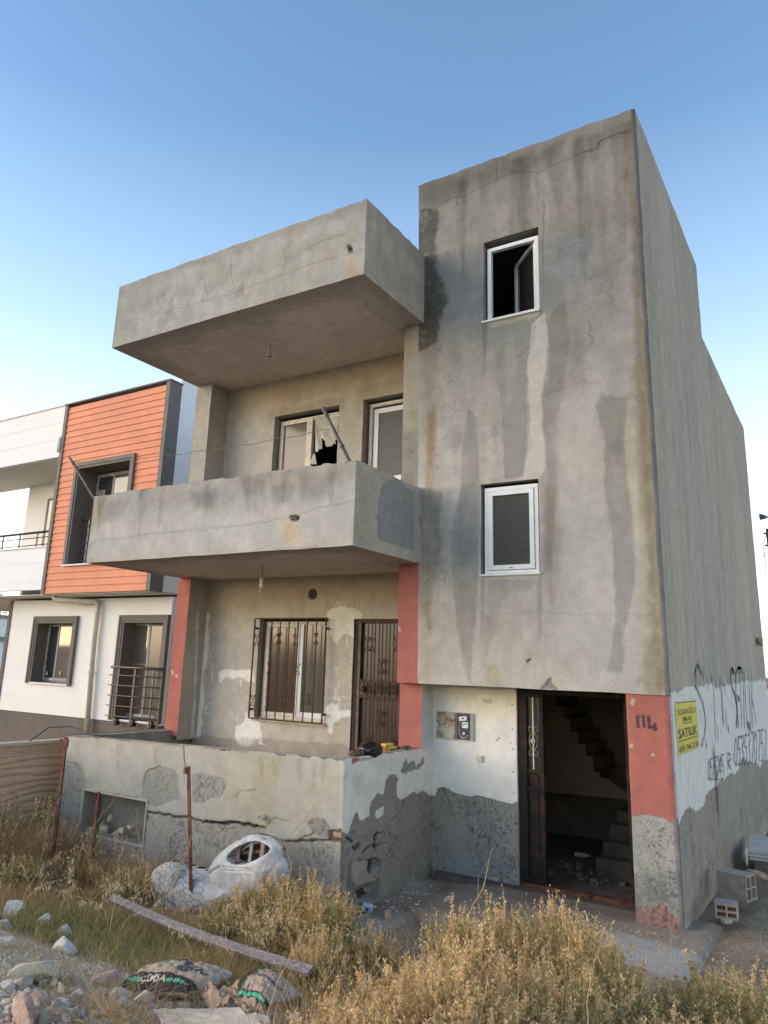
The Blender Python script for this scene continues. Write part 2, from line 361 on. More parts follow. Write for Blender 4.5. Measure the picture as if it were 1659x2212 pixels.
def paint_tower(p):
    A, B = p.A, p.B
    t = sst(2.0, 8.8, B); p.col *= (1.12-.54*t**1.05)[:, None]; p.col *= np.stack([1.03-.05*t, 1+0*t, .98+.04*t], 1)  # darker upwards: dirt, plus the brighter light low down put into colour
    p.fine(.16, 1.5, 1); p.fine(.12, 5, 2); p.fine(.10, 3, 5, sx=4); p.tint(.05, .9)
    # vertical rain streaks
    st = fbm(A*7, B*.5, 41, 4); p.col *= (1+.10*st*sst(2.2, 4, B))[:, None]
    p.mulp([(896, 385), (1378, 225), (1378, 300), (1250, 318), (1180, 352), (1110, 372), (1040, 400), (903, 452)], .80, 1, .15, .10, 3)
    p.mulp([(1080, 395), (1180, 350), (1180, 330), (1070, 345), (1020, 380)], .75, .6, .10, .08, 3)
    p.mulp([(903, 400), (1010, 372), (1000, 420), (960, 445), (903, 455)], .66, .8, .06, .05, 5)
    p.mulp([(902, 452), (955, 450), (950, 480), (940, 520), (946, 590), (968, 640), (952, 690), (945, 740), (905, 760), (898, 600)], .36, .95, .04, .06, 9, brk=.42, bf=13)
    p.mulp([(902, 640), (945, 650), (950, 760), (945, 820), (935, 1000), (925, 1010), (915, 830), (900, 700)], (.82, .74, .60), .7, .06, .05, 6, brk=.4, bf=9, sx=2)
    p.mulp([(925, 890), (942, 890), (938, 1020), (928, 1100), (920, 1040)], (.80, .70, .52), .8, .03, .02, 8)
    p.setp([(1200, 470), (1240, 450), (1330, 420), (1362, 425), (1350, 500), (1352, 560), (1290, 600), (1240, 560), (1205, 560), (1195, 520)], (.235, .225, .205), .55, .03, .05, 6)
    p.setp([(1225, 425), (1290, 410), (1335, 400), (1350, 440), (1300, 500), (1240, 520), (1212, 500)], (.22, .21, .195), .5, .02, .05, 9, brk=.3)
    p.mulp([(1200, 515), (1275, 498), (1283, 550), (1240, 600), (1200, 588)], (.86, .95, 1.02), .8, .04, .05, 6)
    p.mulp([(1170, 590), (1205, 590), (1225, 700), (1290, 760), (1240, 830), (1195, 900), (1188, 840), (1180, 700)], .80, .7, .10, .08, 4)
    rs = np.random.RandomState(17)
    for i in range(22):
        x = rs.uniform(.05, 2.7); zt_ = 8.75-rs.rand()*.15; L = rs.uniform(.4, 2.2); w_ = rs.uniform(.04, .14)
        p.mulp([(x-w_, zt_), (x+w_, zt_), (x+w_*.6, zt_-L*.6), (x+rs.uniform(-.03, .03), zt_-L), (x-w_*.5, zt_-L*.6)], rs.uniform(.76, .9), .8, .03, .05, 5, px=False, brk=.55, bf=7, sx=3)
    for i in range(16):
        x = rs.uniform(.1, 2.7); zt_ = rs.uniform(3.5, 6.5); L = rs.uniform(.5, 1.4); w_ = rs.uniform(.03, .10)
        p.mulp([(x-w_, zt_), (x+w_, zt_-.05), (x+w_*.6, zt_-L*.6), (x, zt_-L), (x-w_*.5, zt_-L*.6)], rs.choice([.86, .9, 1.08]), .8, .05, .05, 4, px=False, brk=.5, bf=6, sx=3)
    for xw in (W1[0]+.01, W1[1]-.01, W2[0]+.01, W2[1]-.01):
        zt_ = W1[2]-.02 if xw in (W1[0]+.01, W1[1]-.01) else W2[2]-.02
        p.mulp([(xw-.03, zt_), (xw+.03, zt_), (xw+.015, zt_-.5), (xw-.01, zt_-.75)], .68, .8, .015, .02, 8, px=False, brk=.6, bf=9, sx=3)
    # cement streaks under the upper window
    p.setp([(1062, 706), (1100, 700), (1166, 672), (1158, 720), (1146, 760), (1140, 850), (1137, 980), (1130, 1030), (1092, 1032), (1084, 905), (1072, 800)], (.275, .272, .252), .9, .010, .035, 5)
    p.setp([(1092, 730), (1110, 725), (1116, 800), (1100, 880), (1090, 830)], (.34, .345, .325), .5, .03, .03, 6)
    p.setp([(1148, 700), (1176, 676), (1184, 740), (1180, 800), (1168, 860), (1176, 950), (1178, 1010), (1166, 1034), (1134, 1034), (1144, 900), (1138, 800)], (.50, .48, .435), .92, .010, .03, 5)
    p.mulp([(1184, 690), (1222, 640), (1228, 780), (1212, 850), (1200, 905), (1206, 1000), (1200, 1130), (1190, 1230), (1172, 1238), (1182, 1010), (1172, 860), (1188, 790)], .74, .75, .03, .05, 5)
    p.mulp([(1250, 600), (1345, 560), (1368, 700), (1350, 820), (1310, 780), (1250, 760)], .85, .6, .12, .08, 3)
    p.setp([(1205, 860), (1290, 840), (1300, 1000), (1310, 1200), (1290, 1400), (1215, 1380), (1210, 1100)], (.47, .455, .42), .4, .15, .1, 3)
    p.mulp([(1288, 880), (1300, 852), (1356, 856), (1352, 900), (1348, 960), (1356, 1040), (1368, 1110), (1372, 1260), (1352, 1360), (1344, 1452), (1312, 1450), (1330, 1340), (1322, 1170), (1306, 1040), (1304, 930)], (.70, .72, .73), .9, .018, .03, 5)
    p.mulp([(1010, 880), (1028, 900), (1038, 1060), (1034, 1250), (1022, 1400), (1014, 1475), (1000, 1440), (982, 1300), (974, 1160), (996, 1060), (1000, 960)], (.72, .73, .74), .95, .02, .02, 5)
    p.mulp([(1040, 1246), (1162, 1243), (1150, 1275), (1110, 1270), (1080, 1300), (1072, 1360), (1048, 1420), (1042, 1330)], .80, .8, .03, .05, 6)
    p.mulp([(1176, 1050), (1200, 1060), (1215, 1220), (1200, 1320), (1185, 1300)], (.84, .80, .70), .7, .04, .05, 5)
    p.setp([(1045, 1241), (1168, 1240), (1164, 1250), (1110, 1253), (1060, 1250)], (.50, .47, .40), .9, .006, .02, 10, h=.004)
    p.setp([(1044, 697), (1166, 672), (1165, 682), (1110, 697), (1060, 708)], (.44, .42, .36), .7, .006, .02, 10, h=.003)
    # lichen and soot down the corner
    p.mulp([(1325, 900), (1385, 800), (1410, 1100), (1432, 1500), (1385, 1500), (1372, 1300), (1365, 1150)], (1.02, 1.0, .90), .8, .05, .05, 5)
    p.mulp([(1352, 262), (1378, 238), (1390, 600), (1406, 900), (1432, 1300), (1447, 1503), (1402, 1500), (1398, 1300), (1378, 1000), (1366, 700), (1368, 500), (1345, 380)], (.72, .68, .60), .85, .05, .06, 6, brk=.45, bf=14)
    p.mulp([(1368, 420), (1384, 420), (1412, 900), (1440, 1480), (1420, 1490), (1396, 1150), (1376, 800)], (.76, .72, .63), .75, .03, .05, 8, brk=.35, bf=26)
    p.mulp([(906, 1050), (952, 1062), (950, 1180), (932, 1290), (930, 1360), (903, 1300)], (.70, .67, .62), .9, .04, .05, 7, brk=.45, bf=16)
    p.mulp([(903, 1300), (935, 1300), (930, 1470), (903, 1470)], (.86, .85, .78), .8, .05, .05, 5)
    p.mulp([(1050, 1440), (1075, 1420), (1080, 1480), (1055, 1480)], (.9, .86, .7), .8, .03, .04, 6)
    # cracks
    p.crack([(903, 456), (950, 446), (975, 428), (1002, 425), (1040, 405), (1110, 372), (1165, 372), (1260, 328), (1295, 312), (1372, 282)], .006, .55, .004)
    p.crack([(1260, 328), (1292, 322), (1296, 306), (1330, 290), (1376, 276)], .008, .3, .01)
    p.crack([(985, 428), (990, 445)], .006, .4); p.crack([(1170, 372), (1176, 430), (1174, 560), (1210, 540), (1330, 500), (1376, 480)], .005, .72, .003)
    p.crack([(1075, 390), (1072, 340), (1110, 345)], .004, .6); p.crack([(1176, 440), (1172, 700)], .004, .7)
    p.crack([(1185, 850), (1260, 825), (1300, 830)], .004, .7); p.crack([(1075, 1328), (1150, 1320), (1240, 1328), (1400, 1326)], .004, .72, .003)
    p.crack([(1272, 690), (1280, 710), (1270, 722), (1285, 735), (1276, 745)], .006, .5); p.crack([(1120, 770), (1150, 745), (1156, 700)], .005, .6)
    p.mapcracks([(905, 760), (1060, 740), (1070, 1050), (905, 1050)], 8, .30); p.mapcracks([(905, 1050), (1000, 1060), (990, 1320), (905, 1320)], 12, .35)
    p.mapcracks([(930, 430), (1160, 400), (1170, 500), (930, 620)], 5, .22); p.mapcracks([(1200, 420), (1370, 380), (1370, 700), (1200, 680)], 5, .2)
    p.mapcracks([(1370, 1100), (1430, 1150), (1446, 1500), (1380, 1500)], 10, .35)
    # plaster chips and nail holes
    p.setp([(1168, 1488), (1176, 1478), (1190, 1466), (1196, 1480), (1208, 1490)], (.26, .23, .19), .9, .008, .03, 14, h=-.02)
    for q in ((1140, 1428), (1144, 1424)): p.setp([(q[0]-3, q[1]-3), (q[0]+3, q[1]-3), (q[0]+3, q[1]+3), (q[0]-3, q[1]+3)], (.1, .08, .06), 1, .005, .003, 9, h=-.01)
def warp_t(A, B):
    xl = -.112*np.clip((B-ZB)/(ZT-ZB), 0, 1)
    A2 = A+xl*(1-np.clip(A/.6, 0, 1))
    return A2, B+(B-ZB)/(ZT-ZB)*.02*(A/2.8)
W1 = (.857, 1.585, 6.48, 7.59); W2 = (.812, 1.519, 3.312, 4.39)
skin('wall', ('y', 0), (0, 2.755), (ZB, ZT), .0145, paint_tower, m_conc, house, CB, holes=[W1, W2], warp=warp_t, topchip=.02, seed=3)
# rounded corner
def corner(name, z0, z1, r, mat, paint, parent, x=W, y=0.0, n=6):
    zs = np.arange(z0, z1+.001, (z1-z0)/round((z1-z0)/.02)); th = np.linspace(0, math.pi/2, n)
    TH, Z = np.meshgrid(th, zs, indexing='ij'); TH = TH.ravel(); Z = Z.ravel()
    X = np.stack([x-r+r*np.sin(TH), y+r-r*np.cos(TH), Z], 1)
    c = paint(TH/(math.pi/2), Z); X += wobble(X)*.006
    id_ = np.arange(n*len(zs)).reshape(n, len(zs)); q = np.stack([id_[:-1, :-1], id_[1:, :-1], id_[1:, 1:], id_[:-1, 1:]], -1).reshape(-1, 4)
    return link(name, np_mesh(name, X, q, colors=np.clip(c, .003, .95), smooth=True), mat, parent)
def pc(t, Z):
    k = fbm(t*.6, Z*3.1, 12, 4); g = sst(2, 4, Z)
    c = np.tile(np.array([.21, .20, .18]), (len(Z), 1))*(1+.35*k)[:, None]
    return c*(1.15-.3*sst(3, 8.5, Z))[:, None]
corner('wall', ZB, ZT+.02, .045, m_conc, pc, house)

def paint_side(p):
    A, B = p.A, p.B
    p.fine(.08, .8, 3); p.tint(.05, .4, 4)
    st = fbm(A*9, B*.35, 61, 5); p.col *= (1+.16*st)[:, None]
    st = fbm(A*2.5, B*.22, 62, 4); p.col *= (1+.12*st)[:, None]
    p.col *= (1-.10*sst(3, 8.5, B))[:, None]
    rs = np.random.RandomState(5)
    for i in range(9):
        y0 = .4+rs.rand()*8; z0 = 2.4+rs.rand()*4
        p.mulp([(y0, z0), (y0+.12+rs.rand()*.2, z0+.1), (y0+.2, z0-1.2-rs.rand()), (y0+.02, z0-1)], .86, .8, .08, .05, 3, px=False)
    # white lime wash and its worn lower edge
    za = ZC(2450, 2500, 3.016)
    zb_ = ZC(1600, 2600, 1.185)
    up = za([(515, 640), (620, 600), (700, 560), (760, 530), (820, 560), (900, 545), (940, 495), (1000, 520), (1060, 575), (1150, 530), (1290, 500), (1400, 485), (1565, 482)])
    lo = zb_([(1640, 440), (1620, 470), (1600, 450), (1560, 445), (1545, 415), (1520, 485), (1500, 500), (1475, 505), (1440, 535), (1420, 560), (1380, 585), (1360, 640), (1330, 680), (1315, 655), (1300, 660), (1255, 700), (1245, 745), (1238, 740)])
    top = p.to(up); low = p.to(lo)
    poly = [(.03, 2.10)]+[tuple(q) for q in top[1:]]+[(9.6, top[-1][1])]+[(9.6, low[0][1]-.1)]+[tuple(q) for q in low]+[(-.05, low[-1][1])]
    poly = [(y, z) for y, z in poly]
    p.setp([(0, 0), (9.6, 0), (9.6, 2.0), (5, 1.9), (2, 1.5), (0, 1.3)], (.34, .285, .235), .85, .15, .2, 2, px=False)
    p.setp(poly, (.76, .70, .62), 1, .012, .045, 5, px=False, h=.004, r=.2)  # white warmed against the cool light on this face
    low2 = [(y, z) for y, z in poly if z < 1.75 and y > 0]
    p.mulp([(0, 1.75), (9.5, 1.95), (9.5, 2.0), (0, 2.02)], .95, .7, .1, .05, 3, px=False)
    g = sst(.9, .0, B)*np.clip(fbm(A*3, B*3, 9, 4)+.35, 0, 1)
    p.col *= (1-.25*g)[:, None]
    # damp streak and holes in the low render
    p.mulp([(2.25, 1.4), (2.45, 1.45), (2.5, .8), (2.35, .5), (2.25, .9)], (.45, .38, .34), .9, .06, .06, 5, px=False)
    p.mulp([(0, 0), (3.5, 0), (3.5, .25), (1.5, .3), (0, .2)], (1.1, 1.0, .92), .8, .1, .1, 3, px=False)
    p.pits((B < 1.8)*(p.h < .002), 26, 30, .14, .36, .003, 77)
    p.crack([(2.3, 1.55), (2.33, 1.2), (2.31, .8)], .02, .35, .01, px=False)
zax = np.concatenate([np.arange(-.25, 2.25, .018), np.arange(2.25, ZT-.02, .042), [ZT+.015]])
yax = np.concatenate([grid_axis(.045, D1, .022), grid_axis(D1, D2, .03)[1:]])
def keep_side(a, b): return ~((a > D1) & (b > ZL)) 
zax = np.sort(np.append(zax, ZL))
skin('wall', ('x', W), yax, zax, 0, paint_side, m_side, house, (.47, .39, .31), keep=keep_side, seed=60)  # base lighter and warmer, making up for weak cool light on this side
# low front pillar, right of the door (red, flaked off below)
def paint_pillar(p):
    p.fine(.10, 3, 7); p.fine(.1, 12, 8)
    zb_ = ZC(1600, 2600, 1.185)
    p.setp(zb_([(990, 100), (1260, 100), (1260, 760), (1240, 735), (1215, 725), (1180, 705), (1130, 692), (1080, 686), (1020, 698), (1000, 698)]), (.41, .15, .125), 1, .006, .012, 9, h=.004, r=.2)
    p.mulp(zb_([(1000, 140), (1230, 140), (1230, 230), (1000, 200)]), (.86, .84, .84), .7, .1, .05, 4)
    p.mulp(zb_([(1035, 1000), (1240, 980), (1240, 1130), (1180, 1120), (1100, 1130), (1035, 1100)]), .62, 1, .1, .1, 4, brk=.35, bf=22)
    p.setp(zb_([(1040, 1130), (1080, 1120), (1120, 1150), (1160, 1110), (1190, 1120), (1200, 1160), (1240, 1170), (1250, 1230), (1040, 1190)]), (.40, .19, .155), .75, .01, .04, 8, brk=.5)
    for q in ((1030, 175), (1025, 370), (1125, 410), (1220, 450), (1035, 160)):
        x, y = q; p.setp(zb_([(x-8, y-8), (x+8, y-5), (x+6, y+9), (x-5, y+6)]), (.55, .42, .34), .9, .004, .02, 20)
    p.pits((p.B < .9)*(p.h < .002), 40, 40, .18, .45, .003, 78)
    # hand-painted house number
    def stroke(pts, w=.016):
        V = p.to(zb_(pts))
        for q, r_ in zip(V[:-1], V[1:]):
            d = (r_-q)/(np.hypot(*(r_-q))+1e-9); n = np.array([-d[1], d[0]])*w; e = d*w*.5
            p.setp([tuple(q-e+n), tuple(r_+e+n), tuple(r_+e-n), tuple(q-e-n)], (.06, .055, .06), .92, .005, .006, 30, px=False)
    stroke([(1054, 232), (1058, 284)]); stroke([(1081, 233), (1085, 285)])
    stroke([(1106, 236), (1110, 288)]); stroke([(1110, 283), (1136, 288)]); stroke([(1133, 268), (1137, 298)])
    p.setp(zb_([(1142, 288), (1148, 290), (1146, 297), (1140, 294)]), (.06, .05, .05), 1, .003, .003, px=False if False else True)
skin('wall', ('y', .02), (2.375, 2.755), (-.25, 2.07), .0085, paint_pillar, m_rough, house, (.40, .395, .36), seed=90)
corner('wall', -.25, 2.07, .045, m_rough, lambda t, Z: np.where((Z > .93+.05*t)[:, None], np.where((t < .6)[:, None], [[.41, .15, .125]], [[.60, .60, .58]]), [[.30, .28, .25]])*(1+.25*fbm(t*2, Z*9, 5, 4))[:, None], house, y=.02)
MB().quad((2.375, .02, -.25), (2.375, .02, 2.07), (2.375, .5, 2.07), (2.375, .5, -.25)).build('reveal', m_core, house)
MB().quad((-.3, 0, ZB), (W-.01, 0, ZB), (W-.01, .6, ZB), (-.3, .6, ZB)).build('soffit', m_core, house)

# recessed white wall with the meter box
RY = .42
DX0 = P(1115, 1500, y=RY)[0]
def paint_recess(p):
    p.fine(.05, 2, 9); p.tint(.05, 1.5)
    z8 = ZC(1600, 2600, 1.185)
    V = p.to(z8([(118, 600), (128, 570), (150, 558), (180, 568), (215, 590), (290, 608), (310, 600), (360, 612), (440, 630), (480, 640), (496, 626), (515, 645)]))
    poly = [(-.1, 2.2), (-.1, V[0][1])]+[tuple(q) for q in V]+[(DX0+.1, V[-1][1]), (DX0+.1, 2.2)]
    p.setp(poly, (.76, .74, .69), 1, .006, .012, 9, px=False, h=.005, r=.12)
    p.mulp([(-.1, 2.1), (DX0+.1, 2.1), (DX0+.1, 1.72), (.6, 1.8), (-.1, 1.85)], (.98, .88, .72), .85, .2, .1, 3, px=False)
    p.pits(p.h < .002, 48, 34, .12, .42, .003, 79)
    for a, b in ((474, 183), (476, 296), (468, 360), (478, 386), (404, 345), (414, 335), (478, 492), (482, 590)):
        q = z8([(a-3, b-4), (a+3, b-4), (a+4, b+3), (a-3, b+4)]); p.setp(q, (.12, .11, .1), .9, .004, .006, 20, h=-.01)
    for a, b in ((288, 750), (308, 820)): p.mulp(z8([(a-2, b), (a+4, b), (a+6, b+34), (a, b+34)]), .2, 1, .006, .01, 20)
    p.mulp([(0, -.2), (DX0, -.2), (DX0, .12), (.5, .2), (0, .15)], 1.12, .7, .05, .05, 5, px=False)
skin('wall', ('y', RY), (-.12, DX0), (-.3, 2.07), .009, paint_recess, m_rough, house, (.30, .285, .26), seed=120)
MB().quad((DX0, RY, -.2), (DX0, RY+.16, -.2), (DX0, RY+.16, 2.07), (DX0, RY, 2.07)).build('reveal', M('dusty_white_jamb', (.47, .44, .37), .9, .1, 5, .3), house)

# red pillar under the tower and the red strip above it
m_red = plaster('red_paint_on_render', .12, .3, .004, 55)
def paint_red(p):
    p.fine(.07, 3, 14); p.fine(.05, 14, 15)
    for q in ((855, 1335), (858, 1350), (862, 1360), (372, 1452), (380, 1460)):
        p.setp([(q[0]-3, q[1]-5), (q[0]+3, q[1]-3), (q[0]+2, q[1]+6)], (.6, .52, .45), .9, .003, .01, 20)
RED = (.41, .15, .125)
skin('pillar', ('y', 0), (-.285, 0), (ZB, F0), .015, paint_red, m_red, house, RED, seed=130)
skin('pillar', ('y', .12), (-.31, 0), (1.335, ZB), .015, paint_red, m_red, house, RED, seed=131)
MB().quad((-.285, 0, ZB), (-.285, 0, F0), (-.285, BY, F0), (-.285, BY, ZB)).build('pillar', m_core, house)
def paint_strip(p):
    p.fine(.12, 2.5, 17); p.fine(.08, 9, 18); p.mulp([(870, 790), (902, 790), (902, 1050), (880, 1050)], (.9, .86, .78), .8, .1, .08, 3)
    p.mulp([(868, 705), (905, 705), (905, 760), (868, 800)], (1.05, .98, .85), .8, .06, .05, 3)
    p.mulp([(865, 930), (903, 930), (903, 1060), (868, 1060)], (.75, .76, .78), .8, .08, .08, 3); p.mapcracks([(870, 710), (902, 710), (902, 1050), (870, 1050)], 9, .3)
skin('pillar', ('y', .001), (-.285, 0.0), (F1_-.7, R0), .0145, paint_strip, m_conc, house, (.36, .335, .29), seed=132)
MB().quad((-.285, 0, F0), (-.285, 0, R0), (-.285, BY, R0), (-.285, BY, F0)).build('pillar', m_core, house)

# ---------------- balconies
def paint_roofb(p):
    A, B = p.A, p.B
    p.fine(.12, 1.6, 21); p.fine(.12, 6, 22); p.tint(.04, 1)
    st = fbm(A*7, B*1.0, 43, 4); p.col *= (1+.10*st)[:, None]
    if p.plane[0] == 'y':
        p.mulp([(245, 618), (795, 425), (795, 455), (600, 520), (400, 590), (250, 640)], .80, .9, .08, .06, 4)
        p.mulp([(248, 640), (420, 590), (790, 470), (790, 520), (560, 590), (400, 640), (250, 690)], (.90, .92, .90), .9, .06, .08, 4)
        rs = np.random.RandomState(3)
        for i in range(16):
            x = 300+rs.rand()*440; y = 600-(x-256)*.352+34+rs.rand()*26; w = 10+rs.rand()*16
            p.setp([(x-w, y-10), (x+w, y-14), (x+w*.8, y+18), (x-w*.7, y+20)], (.37, .375, .36), .55, .02, .04, 8)
        p.mulp([(352, 700), (372, 640), (380, 690)], .82, .9, .03, .03, 6); p.mulp([(500, 650), (528, 600), (530, 640)], .80, .9, .03, .03, 6)
        p.crack([(335, 682), (420, 655), (500, 635), (560, 612), (640, 583), (700, 562), (783, 540)], .006, .65, .003)
        p.crack([(500, 560), (498, 590), (508, 622)], .004, .5); p.crack([(610, 530), (618, 560), (610, 590)], .004, .5)
        p.crack([(660, 540), (700, 520), (750, 505)], .004, .55); p.crack([(440, 600), (450, 640)], .004, .6)
        p.mapcracks([(290, 640), (700, 500), (720, 580), (300, 700)], 7, .22)
        p.setp([(748, 530), (756, 527), (762, 534), (762, 546), (752, 546)], (.13, .11, .09), 1, .006, .006, 12, h=-.007)
        p.setp([(752, 533), (759, 532), (759, 541), (753, 541)], (.02, .015, .012), 1, .006, .003, 12, h=-.006)
        p.mulp([(753, 550), (762, 550), (778, 600), (744, 606)], (.98, .80, .62), .7, .03, .02, 6)
        p.mulp([(240, 740), (300, 720), (300, 660), (250, 650)], .9, .7, .06, .06, 3)
    else:
        p.mulp([(795, 425), (920, 540), (918, 590), (795, 470)], .86, .8, .08, .06, 4)
        p.mulp([(820, 560), (870, 560), (915, 640), (900, 660), (830, 610)], (.9, .93, .97), .8, .08, .06, 4)
        p.mapcracks([(795, 440), (918, 560), (918, 690), (795, 580)], 8, .25)
skin('balcony_parapet', ('y', BF), (LX, 0.0), (R0, R1_), .0145, paint_roofb, m_conc, house, (.36, .36, .335), topchip=.02, seed=140)
skin('balcony_parapet', ('x', 0.0), (BF, 0.0), (R0, R1_), .0145, paint_roofb, m_conc, house, (.41, .365, .30), topchip=.02, seed=150)  # side coloured lighter and warmer than the front to offset its blue light
def paint_soffit(p):
    A, B = p.A, p.B
    p.fine(.14, 1.3, 31); p.fine(.10, 4, 32); p.tint(.06, 1)
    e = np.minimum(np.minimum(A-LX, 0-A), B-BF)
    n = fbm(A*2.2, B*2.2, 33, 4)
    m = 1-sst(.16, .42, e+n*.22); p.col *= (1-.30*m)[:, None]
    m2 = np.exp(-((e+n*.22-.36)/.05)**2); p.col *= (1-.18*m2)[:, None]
skin('balcony_soffit', ('z', R0), (LX, 0.0), (BF, BY), .02, paint_soffit, m_soft, house, (.66, .57, .48), seed=160)  # missing bounce light put into a pale, warm base colour
def paint_midb(p):
    A, B = p.A, p.B
    p.fine(.10, 1.3, 23); p.fine(.10, 5, 24); p.tint(.04, 1)
    z1 = ZC(0, 1400, 1.659)
    if p.plane[0] == 'y':
        g = sst(F0+.38, F1_-.15, B); p.col *= (1.08-.22*g)[:, None]
        rs = np.random.RandomState(18)
        for i in range(18):
            x = rs.uniform(-4.3, -.1); L = rs.uniform(.2, .7); w_ = rs.uniform(.03, .10)
            p.mulp([(x-w_, F1_-.02), (x+w_, F1_-.02), (x+w_*.5, F1_-L*.7), (x, F1_-L), (x-w_*.5, F1_-L*.6)], rs.uniform(.78, .9), .8, .02, .04, 6, px=False, brk=.5, bf=8, sx=2)
        rs = np.random.RandomState(8)
        for i in range(14):
            x = 215+rs.rand()*520; y = 1075-(x-200)*.145+22+rs.rand()*30; w = 12+rs.rand()*24
            p.mulp([(x-w, y-12), (x+w, y-16), (x+w*.8, y+22), (x-w*.6, y+26)], (.80, .80, .82), .6, .05, .06, 5)
        p.crack([(190, 1200)]+z1([(585, 1200), (660, 1170), (720, 1178), (850, 1160), (950, 1140), (1100, 1130), (1240, 1115), (1400, 1100), (1550, 1085), (1659, 1075)])+[(600, 1123), (628, 1118), (680, 1100), (766, 1082)], .0055, .6, .004)
        p.setp([(624, 1114), (634, 1111), (648, 1113), (648, 1122), (638, 1127), (627, 1124)], (.13, .075, .055), 1, .006, .006, 14, h=-.004)
        p.setp([(627, 1116), (634, 1115), (634, 1122), (628, 1122)], (.015, .01, .01), 1, .006, .003, 14, h=-.002); p.setp([(641, 1116), (646, 1116), (646, 1121), (641, 1121)], (.015, .01, .01), 1, .006, .003, 14, h=-.002)
        p.mulp([(610, 1128), (642, 1128), (650, 1172), (612, 1180)], (1.05, .86, .62), .75, .04, .04, 5)
        p.mulp([(250, 1225), (420, 1200), (420, 1212), (300, 1222)], .78, .8, .01, .03, 9); p.mulp([(600, 1184), (690, 1176), (690, 1184), (610, 1192)], .82, .8, .01, .02, 9)
        p.mulp([(186, 1210), (420, 1190), (760, 1168), (762, 1178), (186, 1216)], (1.04, .95, .85), .8, .02, .02, 5)
        p.mulp([(192, 1080), (230, 1075), (225, 1130), (196, 1150)], (.92, .88, .70), .8, .05, .05, 5)
        p.mulp([(480, 1040), (760, 1000), (760, 1030), (600, 1055)], (.95, .90, .80), .7, .05, .05, 4)
    else:
        p.setp([(815, 1085), (825, 1050), (838, 1035), (855, 1032), (872, 1045), (890, 1062), (900, 1070), (902, 1196), (860, 1180), (815, 1165)], (.27, .268, .262), .85, .018, .03, 6)
        p.mulp([(768, 1000), (800, 1010), (798, 1170), (768, 1170)], (.9, .84, .76), .6, .06, .05, 4); p.setp([(895, 1062), (907, 1060), (905, 1210), (893, 1200)], (.42, .40, .37), .7, .01, .02, 6)
        p.setp([(808, 1115), (816, 1113), (817, 1121), (810, 1122)], (.12, .1, .08), 1, .005, .006, 14, h=-.01)
skin('balcony_parapet', ('y', BF+.01), (LX-.01, -.02), (F0, F1_), .0145, paint_midb, m_conc, house, (.42, .41, .385), topchip=.03, seed=170)
skin('balcony_parapet', ('x', -.02), (BF+.01, 0.0), (F0, F1_), .0145, paint_midb, m_conc, house, (.45, .40, .33), topchip=.02, seed=180)  # base colour warmed here too against the bluish side light
skin('balcony_soffit', ('z', F0), (LX, -.02), (BF+.01, BY), .02, paint_soffit, m_soft, house, (.62, .51, .41), seed=190)  # underside base raised and warmed in place of bounced light
for z0, z1, xr in ((F0, F1_, -.03), (R0, R1_, -.01)):
    b = MB(); b.box(LX+.0, xr, BF+.02, BF+.13, z0+.02, z1-.03); b.box(xr-.12, xr-.001, BF+.13, -.01, z0+.02, z1-.03)
    b.box(LX-.005, LX+.12, BF+.13, BY, z0+.02, z1-.03); b.box(LX+.12, xr-.12, BF+.13, BY, z0+.02, z0+.14)
    b.build('balcony_slab', m_pale, house)
    MB().quad((LX-.01, BF+.005, z0), (LX-.01, BF+.005, z1-.02), (LX-.01, .31, z1-.02), (LX-.01, .31, z0)).build('balcony_parapet', m_core, house)

